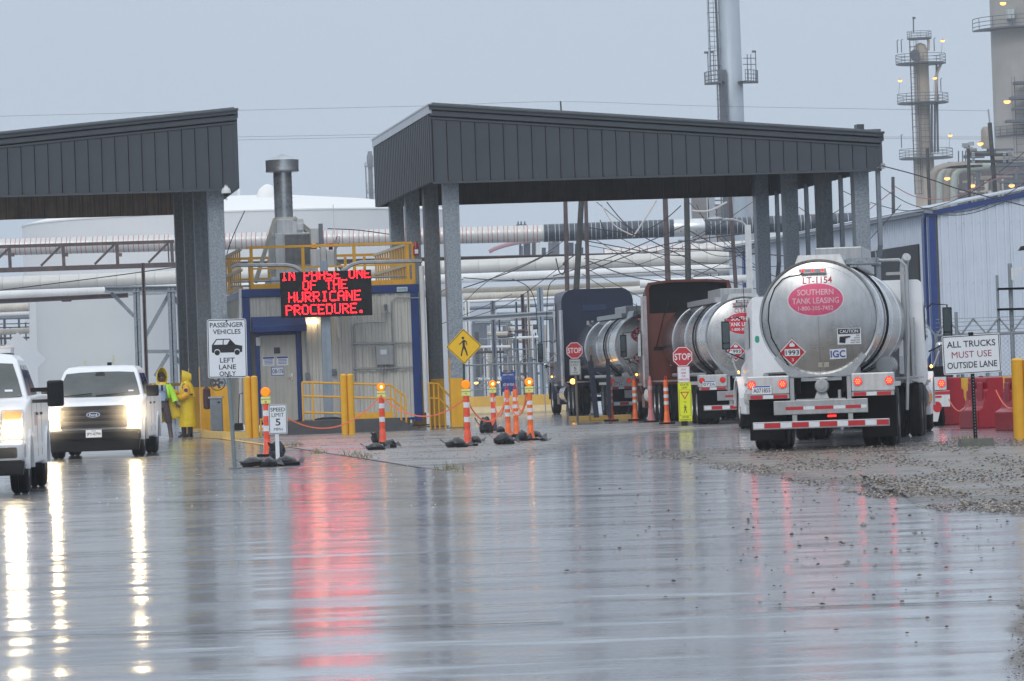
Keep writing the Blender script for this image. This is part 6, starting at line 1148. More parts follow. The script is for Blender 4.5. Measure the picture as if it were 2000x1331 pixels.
# ================================================================== STORAGE TANK AND FAR REFINERY
DT = 350.0
c = at(480, 700, DT); R_ = 425/8000*DT; ez = at(480, 429, DT).z; pz = at(478, 384, DT).z
t = thing('storage_tank', 'huge white storage tank with shallow cone roof behind the building', 'storage tank', (c.x, c.y, 0))
MB().lathe([(R_, 0), (R_, ez*.33), (R_*1.0006, ez*.33), (R_*1.0006, ez*.335), (R_, ez*.335), (R_, ez*.66), (R_*1.0008, ez*.66), (R_*1.0008, ez*.665), (R_, ez*.665), (R_, ez)], (0, 0, 0), n=96, cap=False).build('tank_wall', tankw, t, smooth=True)
MB().lathe([(R_*1.003, ez-.1), (R_*1.003, ez+.02), (R_*.85, ez+(pz-ez)*.34), (R_*.6, ez+(pz-ez)*.66), (R_*.3, ez+(pz-ez)*.92), (.01, pz)], (0, 0, 0), n=96, cap=False).build('tank_roof', tankroof, t, smooth=True)
q = at(523, 383, DT-9); MB().lathe([(.9, -.6), (.9, .1), (.7, .6), (.3, .9), (.02, 1.0)], (q.x-c.x, q.y-c.y, q.z), n=18).build('roof_vent', tankroof, t, smooth=True)
MB().lathe([(.12, 0), (.12, 1)], (-.1, 0, pz-.2), n=8).build('roof_peak_vent', tankw, t)
q = at(190, 429, DT-14); b = MB(); q2 = at(178, 432, DT-14)
b.tube([(at(178, 436, DT-12)-c)[:], (at(178, 427, DT-12)-c)[:], (at(236, 424, DT-12)-c)[:]], .05, 5); o = b.build('roof_handrail', whp, t)
o.location.z = 0
# nearer pale tank wall low on the left
D2 = 230; c2 = at(215, 700, D2); R2 = (at(375, 700, D2)-at(57, 700, D2)).x/2; z2 = at(200, 571, D2).z
t = thing('storage_tank', 'lower pale grey tank wall seen behind the pickups on the left', 'storage tank', (c2.x, c2.y+R2, 0))
MB().lathe([(R2, 0), (R2, z2*.45), (R2*1.001, z2*.45), (R2*1.001, z2*.46), (R2, z2*.46), (R2, z2*.8), (R2*1.001, z2*.8), (R2*1.001, z2*.81), (R2, z2*.81), (R2, z2), (R2*.5, z2+.4), (.01, z2+.6)], (0, 0, 0), n=80, cap=False).build('tank_wall', mat('pale grey tank', (.60, .62, .63), .6, 0, .05, .2), t, smooth=True)
# ================================================================== PIPE RACK
def hpipe(lab, a, b_, D0, D1, rpx, m, seg=None, bands=None, n=18, name='pipe', cat='pipe', group='long pipes on the pipe rack', segm=None, bw=.035):
    A_, B_ = at(*a, D0), at(*b_, D1); r = rpx/FPX*(D0+D1)/2; L = (B_-A_).length; dv = (B_-A_).normalized()
    t = thing(name, lab, cat, A_, 0, group); q = Vector((1, 0, 0)).rotation_difference(dv); t.rotation_mode = 'QUATERNION'; t.rotation_quaternion = q
    if seg:
        k = int(L/seg); w_ = L/k; o = MB().lathe([(r*.995, 0), (r, .01), (r, w_-.01), (r*.995, w_)], (0, 0, 0), 'x', n, cap=False).build('jacket_segment', m, t, smooth=True)
        for i in range(1, min(k, 290)): c_ = o.copy(); C.objects.link(c_); c_.parent = t; c_.location = (i*w_, 0, 0); 
        if bands:
            bo = MB().lathe([(r*1.0, -bw/2), (r*1.012, -bw/2), (r*1.012, bw/2), (r*1.0, bw/2)], (0, 0, 0), 'x', n, cap=False).build('band', bands, t)
            for i in range(1, min(k, 290)): c_ = bo.copy(); C.objects.link(c_); c_.parent = t; c_.location = (i*w_+random.uniform(-.06, .06), 0, 0)
    else: MB().lathe([(r, 0), (r, L*.33), (r*1.001, L*.33), (r*1.001, L*.335), (r, L*.335), (r, L)], (0, 0, 0), 'x', n).build('pipe_run', m, t, smooth=True)
    return t
DP = 200
hpipe('large silver jacketed pipe with thin red bands, left and middle stretch', (-30, 484), (1062, 456), DP, DP, 16.5, ins, .25, redb, bw=.03)
hpipe('large dark blue grey jacketed pipe with pale bands, right of the slanted pole', (1062, 456), (1316, 446), DP, DP, 17.5, dkpipe, .25, mat('pale band', (.45, .48, .5), .5), bw=.03)
hpipe('short silver stretch of the large pipe beneath the right canopy', (1316, 446), (1376, 444), DP, DP, 17.5, alu, .7)
hpipe('dark jacketed far right stretch of the large pipe', (1376, 444), (1665, 432), DP, DP, 16.5, dkpipe, .25, mat('pale band'), bw=.03)
hpipe('second banded silver pipe sloping up below the dark pipe', (1180, 498), (1700, 470), 215, 215, 13, ins, .45, redb)
hpipe('fat pale insulated pipe with fine dark clips under the rust beam', (-30, 557), (1530, 500), DP-6, DP-6, 15, mat('cream jacket', (.60, .59, .56), .45, .1, .08, 1), .9, mat('dark clip', (.35, .35, .34), .5), bw=.015)
hpipe('smooth bright white pipe just under the fat insulated one', (-30, 579), (1530, 521), DP-9, DP-9, 9.5, whp)
hpipe('rust stained tan pipe right behind the white one', (440, 590), (1530, 545), DP-5, DP-5, 7.5, tanp)
hpipe('tan pipe lower right of the building', (905, 582), (1250, 566), DP-12, DP-12, 7.5, tanp)
hpipe('cream pipe curving behind the navy truck roof', (1190, 573), (1300, 563), DP-14, DP-14, 8, mat('cream jacket'))
hpipe('thin white pipe low behind the crossing sign', (905, 590), (1110, 581), DP-13, DP-13, 3, whp)
hpipe('thin grey pipe low behind the crossing sign', (905, 603), (1110, 594), DP-13, DP-13, 3.4, steelg)
hpipe('white pipe behind the red cab roof', (1250, 555), (1530, 541), DP-16, DP-16, 8, whp)
hpipe('long rust streaked pipe low between truck roofs', (1040, 566), (1530, 558), DP-2, DP-2, 6, tanp)
hpipe('cream pipe at the far left behind the pickup roof', (-20, 604), (57, 600), 225, 225, 8, tanp); hpipe('white pipe at the far left under the cream one', (-20, 615), (57, 612), 225, 225, 5, whp)
hpipe('grey conduit bundle at the far left', (-20, 622), (57, 620), 225, 225, 3.5, steelg); hpipe('tan pipe lowest at the far left behind the beacon', (-20, 650), (57, 646), 226, 226, 6, tanp)
def beam(lab, a, b_, D, wpx, m, name='steel_beam', cat='beam', g='steel beams of the pipe rack', dp=.25):
    A_, B_ = at(*a, D), at(*b_, D); w = wpx/FPX*D; c_ = (A_+B_)/2; d = B_-A_; L = d.length
    b = MB(); b.bx(-L/2, L/2, -dp/2, dp/2, w/2-.05, w/2); b.bx(-L/2, L/2, -dp/2, dp/2, -w/2, -w/2+.05); b.bx(-L/2, L/2, -.03, .03, -w/2+.05, w/2-.05)
    o = b.build(name, m, loc=c_); o.rotation_euler = (0, -atan2(d.z, d.x), 0); return tag(o, lab, cat, g)
beam('long rust brown beam across the whole rack, right stretch', (352, 519), (1530, 492), DP-3, 10, rust)
# truss bridge on the left
t = thing('pipe_bridge_truss', 'dark rusty steel truss bridge crossing at the left under the canopy', 'truss', at(0, 500, DP-12)); o0 = at(0, 500, DP-12)
def seg_(a, b_, w, nm, m=rust, par=None, off=0): p, q = at(*a, DP-12)-o0, at(*b_, DP-12)-o0; return MB().bar(p, q, w).build(nm, m, par or t)
seg_((-20, 483), (340, 472), .15, 'top_chord'); seg_((-20, 529), (352, 517), .22, 'bottom_chord')
for x in (18, 123, 228, 335, 328): seg_((x, 484-x*.03), (x+2, 524-x*.035), .14 if x != 328 else .06, 'vertical')
for x in (-20, 80, 185, 290): seg_((x, 522-x*.03), (x+38, 484-x*.03), .10, 'diagonal')
for x in (22, 127, 232): seg_((x, 498), (x+6, 498), .16, 'bolt_plate')
beam('dark rusty lower rail under the white pipe at the left', (-20, 590), (250, 577), DP-10, 9, rust); 
for px_ in (22, 130): 
    p = at(px_, 582, DP-8.7); tag(MB().lathe([(.19, -.22), (.19, .22)], p, 'x', 14).build('pipe_saddle', rust, smooth=True), 'rusty round pipe saddle under the white pipe, '+('leftmost' if px_ < 50 else 'second from the left'), 'pipe support', 'pipe saddles')
def vpost(lab, pxt, pyt, pxb, D, wpx, m, name='steel_column', cat='column', g='steel columns of the pipe rack', h_=None, prof='H'):
    tp = at(pxt, pyt, D); w = wpx/FPX*D; z = tp.z; b = MB(); b.bx(-w/2, w/2, -w/2, -w/2+.03, 0, z); b.bx(-w/2, w/2, w/2-.03, w/2, 0, z); b.bx(-.02, .02, -w/2, w/2, 0, z); b.bx(-w/2, -w/2+.02, -w/2+.03, w/2-.03, 0, z)
    return tag(b.build(name, m, loc=(tp.x, tp.y, 0)), lab, cat, g)
# bent left of the canopy columns
beam('galvanised cross beam on the bent left of the canopy columns', (205, 566), (360, 564), 160, 12, galv, dp=.4)
vpost('thick galvanised column behind the left pickup roof', 266, 560, 0, 160, 12, galv); vpost('galvanised column nearer the canopy behind the people', 334, 562, 0, 160, 14, galv)
vpost('thin dark upright pole beside the thick galvanised column', 279, 514, 0, 158, 6.5, rust, 'upright_pole', 'pole', 'poles')
for a, b_, l in (((217, 572), (262, 618), 'brace from the galvanised column up to the left end of its beam'), ((330, 576), (283, 660), 'long galvanised brace rising to the right column top'), ((336, 575), (358, 608), 'short brace from the right column to the canopy column'), ((283, 687), (360, 687), 'horizontal galvanised tie at mid height'), ((329, 692), (303, 735), 'lower diagonal brace left of the person'), ((338, 692), (362, 722), 'lower diagonal brace above the yellow barricade')):
    p, q = at(*a, 160.3), at(*b_, 160.3); o = MB().bar((0, 0, 0), q-p, .14).build('brace', galv, loc=p); tag(o, l, 'brace', 'galvanised braces')
# far-left process clutter
for i, (x, y, w) in enumerate(((8, 610, 5), (36, 600, 4), (20, 640, 3), (50, 630, 3), (2, 650, 4))): vpost(('thin pipe support at the far left, '+('first', 'second', 'third', 'fourth', 'fifth')[i]+' kind of height'), x, y, 0, 236+i, w, steelg, g='thin supports at the far left')
for i, (y, w) in enumerate(((634, 2), (641, 2), (662, 4), (676, 3), (690, 3))): beam('thin horizontal member at the far left, number from top', (-20, y), (57, y-2), 235, w, (tanp, steelg, rust)[i % 3], g='thin members at the far left')
# ---- process structure right of the crossing sign
beam('wide pale grey beam behind the crossing sign', (895, 624), (1100, 611), 170, 10, mat('pale grey beam', (.42, .46, .50), .5, .1, .1), dp=.4)
for x, yt, w, l, m in ((962, 588, 9, 'blue grey column left of the striped posts', steelg), (1054, 562, 12, 'thick blue grey column left of the navy truck', mat('blue grey column', (.27, .33, .40), .5, .1, .15)), (1020, 575, 7, 'slim dark column between the blue grey ones', rust), (1031, 565, 5, 'thin white rust streaked column', tanp), (912, 588, 10, 'white column right of the canopy column', whp), (1008, 590, 4, 'thin grey column in the process area', steelg), (975, 625, 4, 'thin column beside a dark vessel', steelg), (990, 630, 4, 'thin pale column in the process area', mat('pale steel', (.5, .5, .48), .5)), (1046, 650, 3, 'thin post by the thick column', steelg)):
    vpost(l, x, yt, 0, 172 if w > 8 else 182, w, m, g='columns in the process area')
shed = thing('equipment_shed', 'grey ribbed equipment housing behind the crossing sign', 'shed', at(935, 700, 190)); oo = at(935, 700, 190); sz = at(935, 572, 190).z
b = MB(); b.bx(-.85, .9, 0, 2, -oo.z, sz-oo.z); b.build('housing', offw, shed)
for k in range(9): MB().bx(-.85+k*.2, -.83+k*.2+.04, -.04, 0, -oo.z+3, sz-oo.z-.05).build('rib', offw, shed)
for q, l in (((922, 628, 955, 770), 'dark open bay in the lower housing behind the crossing sign'), ((980, 636, 1003, 765), 'tall mottled vessel in the process area')):
    a, c_ = at(q[0], q[1], 188), at(q[2], q[3], 188); w = c_.x-a.x
    if q[0] < 950:
        t = thing('dark_cabinet', l, 'cabinet', (a.x+w/2, 188, 0)); MB().bx(-w/2, w/2, 0, 1, 0, a.z).build('body', steelg, t); MB().bx(-w/2+.1, -.05, -.03, -.0, 1, a.z-.5).bx(.05, w/2-.05, -.03, 0, .6, a.z-1.1).build('door', mat('dark bay', (.09, .10, .12), .6), t)
    else:
        t = thing('process_vessel', l, 'vessel', (a.x+w/2, 188, 0)); MB().lathe([(w*.2, 0), (w*.2, .8), (w/2, 1.2), (w/2, a.z-.4), (w*.4, a.z-.1), (.01, a.z)], (0, 0, 0), n=20).build('shell', mat('mottled vessel', (.34, .30, .27), .6, 0, .35, 1.2, streak=.4), t, smooth=True)
        for z in (1.6, 2.6, 3.4): MB().lathe([(w*.5, z), (w*.54, z), (w*.54, z+.06), (w*.5, z+.06)], (0, 0, 0), n=20, cap=False).build('ring', rust, t)
rg = random.Random(5)
scaf = thing('pipe_scaffold', 'tangle of small process pipes, ladders and rails behind the fence', 'pipework', (0, 0, 0))
for k in range(46):
    x0, x1 = sorted((rg.uniform(925, 1085), rg.uniform(925, 1085))); y = rg.uniform(598, 745); d = rg.uniform(174, 205); r = rg.choice((.03, .04, .06, .1)); m = rg.choice((steelg, galv, tanp, whp, rust, steelg))
    p, q = at(x0, y, d), at(min(x1, x0+70), y-rg.uniform(0, 3), d); MB().tube([p, q], r, 6).build('cross_pipe', m, scaf)
for k in range(44):
    x = rg.uniform(925, 1092); d = rg.uniform(174, 205); r = rg.choice((.03, .04, .06, .12)); p = at(x, rg.uniform(600, 700), d); MB().tube([p, (p.x, p.y, max(0, p.z-rg.uniform(1.5, 6)))], r, 6).build('upright_pipe', rg.choice((steelg, galv, tanp, whp, rust, steelg)), scaf)
# hand wheel, lamp, banner
t = thing('valve_wheel', 'pale valve handwheel behind the post under the crossing sign', 'valve', at(944, 748, 154)); 
MB().tube([(.19*cos(2*pi*k/20), 0, .19*sin(2*pi*k/20)) for k in range(21)], .014, 6).build('rim', alugrey, t)
for k in range(3): a = 2*pi*k/3+pi/2; MB().tube([(0, 0, 0), (.19*cos(a), 0, .19*sin(a))], .016, 5).build('spoke', alugrey, t)
MB().tube([(0, .02, -.6), (0, .02, .3)], .03, 6).build('stem', alugrey, t)
def lamp(px_, py_, D, r, lab, m=sodium, post=None, g='sodium lamps'):
    p = at(px_, py_, D); t = thing('area_lamp', lab, 'lamp', p, 0, g); MB().ball((0, 0, 0), r, 10, (1.25, 1, .8)).build('bulb', m, t, smooth=True); MB().lathe([(.02, r*1.1), (r*1.1, r*.55), (r*1.35, r*.3)], (0, 0, 0), n=12, cap=False).build('shade', steelg, t)
    if post: MB().tube([(0, .05, r), (0, .05, r*1.6), (-r, .05, -post)], r*.13, 5).build('post', steelg, t)
    else: MB().tube([(0, 0, r), (0, r*4, r)], r*.2, 5).build('arm', steelg, t)
lamp(930, 748, 150, .06, 'small orange lamp left of the valve wheel', ambers); lamp(973, 747, 152, .035, 'tiny orange lamp right of the valve wheel', ambers)
t = thing('fence_banner', 'wrinkled blue banner with white lettering hung on the fence', 'banner', at(993, 745, 151.8)); 
b = MB(); W_, H_ = .50, .78; n = 12
for j in range(n+1):
    for i in range(n+1): u, v = i/n-.5, j/n-.5; b.v.append((u*W_*(1+.25*(v > 0)*v), -.03*sin(u*17+v*4)-.02*sin(v*15), v*H_-(.08*(1-(2*u)**2) if j == n else 0)))
for j in range(n):
    for i in range(n): b.f.append((j*(n+1)+i, j*(n+1)+i+1, (j+1)*(n+1)+i+1, (j+1)*(n+1)+i))
b.build('cloth', mat('banner blue', (.05, .10, .34), .6, 0, .2, 8), t, smooth=True); MB().text('NOT AN HOUR', 0, -.12, .40, .10, front(-.06)).text('SAFETY FIRST', 0, .24, .40, .06, front(-.06)).build('lettering', rwhite, t)
# ================================================================== FENCES AND BARRIERS
def fence(lab, P0, P1, H_, npost, barbed=True, mesh=.11, top=.05):
    a, c_ = Vector(P0), Vector(P1); d = c_-a; L = d.length; t = thing('chain_link_fence', lab, 'fence', a, atan2(d.y, d.x)); fm = mat('fence steel', (.26, .29, .32), .5, .4, .2)
    for k in range(npost+1):
        x = L*k/npost; MB().tube([(x, 0, 0), (x, 0, H_+.02)], .045, 8).build('post', fm, t)
        if barbed: MB().bar((x, 0, H_), (x+.32, -.05, H_+.38), .035).bar((x, 0, H_), (x-.32, .05, H_+.38), .035).build('barb_arm', fm, t)
    MB().tube([(0, 0, H_), (L, 0, H_)], .035, 6).build('top_rail', fm, t); MB().tube([(0, 0, H_*.5), (L, 0, H_*.5)], .02, 5).build('middle_wire', fm, t)
    if barbed:
        for z, y in ((.10, 0), (.2, .02), (.30, .04), (.38, .05)): MB().tube([(0, y, H_+z), (L, y, H_+z)], .009, 4).build('barbed_wire', fm, t)
    b = MB(); x = -H_
    while x < L:
        for s_ in (1, -1):
            x0, x1, z0, z1 = x, x+H_, (0 if s_ > 0 else H_), (H_ if s_ > 0 else 0)
            if x0 < 0: z0 += s_*(-x0); x0 = 0
            if x1 > L: z1 -= s_*(x1-L); x1 = L
            w = .0035; b.add([(x0, s_*.004, z0-w), (x0, s_*.004, z0+w), (x1, s_*.004, z1+w), (x1, s_*.004, z1-w)], [(0, 1, 2, 3)])
        x += mesh
    b.build('chain_link_mesh', fm, t, kind='stuff')
fa, fc = at(905, 800, 153), at(1130, 800, 153); fence('chain link fence behind the ochre barrier left of the navy truck', (fa.x, 153, 0), (fc.x, 153.5, 0), at(1000, 711, 153).z, 4, True)
fa, fc = at(1833, 800, 96), at(2120, 800, 96); HF = at(1950, 652, 96).z; fence('chain link fence with barbed wire behind the trucks lane sign', (fa.x, 96, 0), (fc.x, 95, 0), HF, 6, True)
for x, yt, w, l in ((1848, 611, 7, 'left of two close fence end posts by the tractor mirror'), (1867, 610, 7, 'right of two close fence end posts by the tractor mirror'), (1947, 538, 6, 'thinner tall gate post at the right'), (1972, 515, 9, 'tallest grey gate post at the far right')):
    p = at(x, yt, 95.6); tag(MB().tube([(0, 0, 0), (0, 0, p.z)], w/2/FPX*95.6, 8).build('gate_post', mat('fence steel'), loc=(p.x, p.y, 0)), l, 'post', 'grey gate posts at the right')
for y0_, l in ((564, 'upper dark crossbar between the tall gate posts'), (604, 'lower dark crossbar between the tall gate posts')): beam(l, (1948, y0_+1), (2030, y0_-1), 95.5, 4, steelg, 'gate_crossbar', 'crossbar', 'gate crossbars')
p = at(1980, 530, 95.4); t = thing('wall_bracket', 'white angled bracket arm on the tallest gate post', 'bracket', p); MB().bar((0, 0, 0), (.35, 0, .12), .05).bar((0, 0, -.15), (.25, 0, .06), .03).bx(-.06, 0, -.03, .03, -.2, .08).build('arm', whited, t)
p = at(1999, 490, 94); tag(MB().loft([[(-.12, -.1, 0), (.2, -.1, .02), (.2, .1, .02), (-.12, .1, 0)], [(-.06, -.08, .1), (.2, -.08, .14), (.2, .08, .14), (-.06, .08, .1)]]).build('floodlight', blkp, loc=p), 'dark lamp head entering at the right frame edge', 'floodlight')
def jersey(lab, p, L, rz, m, mats2=None, H_=.82, group='ochre concrete barriers'):
    t = thing('concrete_barrier', lab, 'barrier', p, rz, group); s_ = .3
    MB().prx([(-s_, 0), (-s_, .08), (-s_*.55, .30), (-s_*.30, H_), (s_*.30, H_), (s_*.55, .30), (s_, .08), (s_, 0)], -L/2, L/2).build('body', m, t, bevel=.01)
    MB().prx([(-s_-.003, .004), (-s_-.003, .08), (-s_*.55-.003, .30), (-s_*.55+.02, .30), (-s_+.02, .06)], -L/2+.01, L/2-.01).build('worn_toe', mats2 or mat('worn pale base', (.62, .50, .30), .7, 0, .15, 3), t); return t
for i, l in enumerate(('leftmost ochre barrier behind the striped posts', 'ochre barrier right behind the amber lamps', 'ochre barrier beside the navy truck front wheel')):
    p = at(905+i*80+40, 790, 151); p.z = 0; jersey(l, p, 1.48, 0, barorg, H_=.68)
for i, (x, l) in enumerate(((1888, 'ochre barrier between the two red plastic barriers'), (1960, 'ochre barrier behind the right red plastic barrier'), (2040, 'ochre barrier continuing past the right frame edge'))):
    p = at(x, 800, 92); p.z = 0; jersey(l, p, .80, radians(-3), mat('ochre barrier paint', (.68, .38, .03), .6, 0, .12, 2, streak=.2), H_=1.02)
def redbar(lab, p, rz, s=1):
    t = thing('plastic_barrier', lab, 'plastic barrier', p, rz, 'red water filled barriers'); P = [(-.42, 0), (-.42, .38), (-.30, .44), (-.24, .62), (-.24, .78), (-.19, .80), (-.19, 1.05), (.19, 1.05), (.19, .80), (.24, .78), (.24, .62), (.30, .44), (.42, .38), (.42, 0)]
    MB().plate(P, -.45, .45).build('body', barred, t, bevel=.025)
    for i in range(2): MB().prx([(-.35+.42*i, .5), (-.10+.42*i, .5), (-.10+.42*i, .95), (-.35+.42*i, .95)], -.26, -.225).build('moulded_recess', mat('deep red plastic', (.33, .008, .03), .35, 0, .1), t, bevel=.02)
    MB().lathe([(.05, 0), (.05, .03)], (0, .2, 1.05), n=12).build('filler_cap', barred, t); return t
for x, yb, l, rz in ((1856, 830, 'red plastic barrier partly hidden by the white trailer flap', .1), (1928, 836, 'red plastic barrier in full view behind the trucks lane sign', .35), (2000, 841, 'red plastic barrier cut by the yellow post at the right edge', .3)):
    p = onz(x, yb); redbar(l, p, rz)
for a, b_, l in (((1853, 780), (1894, 783), 'orange rope sagging between the left and middle red barriers'), ((1945, 762), (1990, 786), 'orange rope sagging from the middle to the right red barrier')): ropeobj(at(*a, 79.5), at(*b_, 79), .22, l, r=.012)
# ================================================================== CORRUGATED BUILDING ON THE RIGHT
wb = at(1828, 700, 150); XB = 9.0; t = thing('warehouse', 'pale corrugated warehouse with blue trim and dark open bay at the right', 'building', (wb.x, wb.y, 0), RZ); fw_ = Frame((wb.x, wb.y, 0), RZ)
EZ = 7.0; sl_ = tan(radians(9.3))
MB().bx(.05, XB, .12, 40, 0, EZ-.1).build('wall_core', mat('dark core'), t)
for k in range(int(XB/.9)):
    a = .25+k*.9; b = MB(); zt0, zt1 = EZ+a*sl_-.15, EZ+(a+.9)*sl_-.15; b.plate([(a+.005, 0), (a+.895, 0), (a+.895, zt1), (a+.005, zt0)], .04, .08)
    for j in range(3): x = a+.15+j*.3; b.plate([(x-.045, 0), (x+.045, 0), (x+.045, EZ+x*sl_-.16), (x-.045, EZ+x*sl_-.16)], -.005, .039)
    o = b.build('wall_panel', offw, t)
for k in range(44):
    y = .35+k*.9; 
    inbay = 1.5 < y < 13.5
    b = MB(); z0 = 5.75 if inbay else 0; b.bx(-.01, .03, y+.004, y+.894, z0, EZ-.2)
    for j in range(3): b.bx(-.05, -.011, y+.1+j*.3, y+.19+j*.3, z0, EZ-.2)
    b.build('wall_panel', offw, t)
MB().bx(.04, 6, 1.8, 14.0, 0, 5.8).build('open_bay', mat('dark interior', (.025, .027, .035), .8, 0, .5, .3), t)  # solid box, the bay's inner shade put into its dark colour
MB().bx(-.10, .0, 1.82, 14, 0, 5.76).build('painted_bay_shade', mat('dark interior'), t)  # flat dark sheet across the opening, painted in for the shade inside
MB().bx(-.10, .14, -.07, .25, 0, EZ-.25).build('corner_post', blue, t)
MB().bx(-.14, -.02, .6, 1.0, 0, EZ-.3).build('bay_post', blue, t)
MB().bx(-.12, -.03, 24, 24.7, 0, EZ-.3).build('bay_post', blue, t); MB().bx(-.12, -.03, 36, 36.4, 0, EZ-.3).build('bay_post', blue, t)
b = MB(); b.bx(-.3, .0, -.3, 40, EZ-.2, EZ+.02); b.build('gutter', steelg, t)
b = MB(); b.plate([(-.3, EZ-.34), (XB, EZ-.34+XB*sl_+.1), (XB, EZ-.14+XB*sl_+.1), (-.3, EZ-.14)], -.12, .02); b.build('rake_trim', blue, t)
b = MB(); V = [(-.35, -.2, EZ+.02-.1), (XB, -.2, EZ+XB*sl_+.05), (XB, 40, EZ+XB*sl_+.05), (-.35, 40, EZ-.08)]; b.add(V+[(x, y, z+.06) for x, y, z in V], [(3, 2, 1, 0), (4, 5, 6, 7), (0, 1, 5, 4), (1, 2, 6, 5), (2, 3, 7, 6), (3, 0, 4, 7)]); b.build('roof', mat('pale roof sheet', (.5, .55, .6), .35, .3, .1), t)
for z in (2.0, 4.2, 6.4):
    b = MB(); [b.bx(.3+k*.3, .32+k*.3, .025, .039, z, z+.025) for k in range(28)]; b.build('screw_row', steelg, t, kind='stuff')
# ================================================================== STACKS, TOWERS, POLES
def platform(par, z, r_in, r_out, a0, a1, m, h=1.1, ox=0, oy=0, deck='platform_deck'):
    n = 16; b = MB(); V = []
    for zz in (z, z+.12):
        for rr in (r_in, r_out): V += [(ox+rr*cos(a0+(a1-a0)*k/n), oy+rr*sin(a0+(a1-a0)*k/n), zz) for k in range(n+1)]
    m_ = n+1; F_ = []
    for k in range(n): F_ += [(k, k+1, m_+k+1, m_+k), (2*m_+k, 3*m_+k, 3*m_+k+1, 2*m_+k+1), (m_+k, m_+k+1, 3*m_+k+1, 3*m_+k), (k, 2*m_+k, 2*m_+k+1, k+1)]
    b.add(V, F_); d = b.build(deck, m, par)
    th = h*.035; b = MB()
    for zz in (h, h*.66, h*.33): b.tube([(ox+r_out*cos(a0+(a1-a0)*k/n), oy+r_out*sin(a0+(a1-a0)*k/n), z+zz) for k in range(n+1)], th, 4)
    b.build('guard_rail', m, d)
    for k in range(0, n+1, 2): a = a0+(a1-a0)*k/n; MB().tube([(ox+r_out*cos(a), oy+r_out*sin(a), z), (ox+r_out*cos(a), oy+r_out*sin(a), z+h)], th, 4).build('rail_post', m, d)
    return d
def ladder(par, x, y, z0, z1, w, m, cage=True, step=.35):
    b = MB(); b.tube([(x-w/2, y, z0), (x-w/2, y, z1)], .05, 4); b.tube([(x+w/2, y, z0), (x+w/2, y, z1)], .05, 4); z = z0
    while z < z1: b.tube([(x-w/2, y, z), (x+w/2, y, z)], .025, 4); z += step
    l = b.build('ladder', m, par, kind='stuff')
    if cage:
        b = MB(); z = z0
        while z < z1: b.tube([(x-w*.7, y, z), (x-w*.7, y-.6, z), (x, y-.8, z), (x+w*.7, y-.6, z), (x+w*.7, y, z)], .03, 4); z += 1.3
        for dx, dy in ((-.7, -.6), (0, -.8), (.7, -.6)): b.tube([(x+w*dx, y+dy, z0), (x+w*dx, y+dy, z1)], .025, 4)
        b.build('ladder_cage', m, par, kind='stuff')
    return l
dsteel = mat('dark tower steel', (.11, .125, .15), .6, .2, .2, 1)
D = 300; cs_ = at(1428, 150, D); ppm = FPX/D; r0 = 22/ppm
t = thing('refinery_stack', 'tall blue grey stack with ladder and round platforms behind the right canopy', 'stack', (cs_.x, D, 0)); fs_ = lambda x, y: (at(x, y, D).x-cs_.x, at(x, y, D).z)
zt_ = at(1424, -60, D).z; MB().lathe([(r0*1.06, 0), (r0*1.03, at(1428, 240, D).z), (r0*1.035, at(1428, 162, D).z), (r0, at(1428, 161, D).z), (r0*.95, zt_)], (0, 0, 0), n=36).build('shell', column_grey, t, smooth=True)
zp = fs_(1420, 165)[1]; hh = 24/ppm; platform(t, zp, r0*.9, 52/ppm, pi*.98, pi*1.36, dsteel, hh); platform(t, zp, r0*.9, 52/ppm, pi*1.66, pi*2.02, dsteel, hh)
lx = fs_(1393, 60)[0]; ladder(t, lx, -.4, zp, zt_, .6, dsteel); ladder(t, fs_(1408, 200)[0], -1.0, 8, zp, .5, dsteel); MB().bx(fs_(1404, 200)[0], fs_(1419, 200)[0], -1.1, -.6, 8, zp+1).build('ladder_housing', dsteel, t)
for x, y in ((1381, 106), (1474, 104), (1392, 105)): a = fs_(x, y); MB().tube([(a[0], -.8, zp), (a[0], -.8, a[1]), (a[0]-.15, -.8, a[1]+.12)], .035, 5).box((a[0]-.1, -.8, a[1]+.05), (.3, .15, .15)).build('lamp_pole', dsteel, t)
b = MB(); [b.tube([(fs_(1450, y)[0], -.9, fs_(1450, y)[1]), (fs_(1475, y)[0], -.9, fs_(1475, y)[1])], .04, 4) for y in (116, 128)]; [b.tube([(fs_(x, 140)[0], -.9, zp), (fs_(x, 108)[0], -.9, fs_(x, 108)[1])], .04, 4) for x in (1458, 1465)]; b.build('upper_frame', dsteel, t)
MB().tube([(fs_(1399, 0)[0], -.3, zp), (fs_(1397, 0)[0], -.3, zt_)], .10, 6).build('riser_pipe', dsteel, t)
# multi platform tower
D = 400; ppm = FPX/D; cs_ = at(1803, 250, D)
t = thing('refinery_tower', 'beige distillation tower with many lamp lit platforms at the upper right', 'tower', (cs_.x, D, 0)); g2 = lambda x, y: (at(x, y, D).x-cs_.x, at(x, y, D).z)
zz = lambda y: at(1800, y, D).z
MB().lathe([(20/ppm, 0), (19/ppm, zz(305)), (15.5/ppm, zz(300)), (15/ppm, zz(128)), (15/ppm, zz(100)), (10/ppm, zz(88)), (2/ppm, zz(84))], (0, 0, 0), n=28).build('shell', column_beige, t, smooth=True)
for y, x0, x1 in ((77, 1772, 1819), (126, 1750, 1847), (203, 1753, 1852), (311, 1757, 1861)):
    a, c_ = g2(x0, y)[0], g2(x1, y)[0]; platform(t, zz(y), 6/ppm if y < 90 else 14/ppm, (c_-a)/2, 0, 2*pi, dsteel, (15 if y < 90 else 19)/ppm, ox=(a+c_)/2)
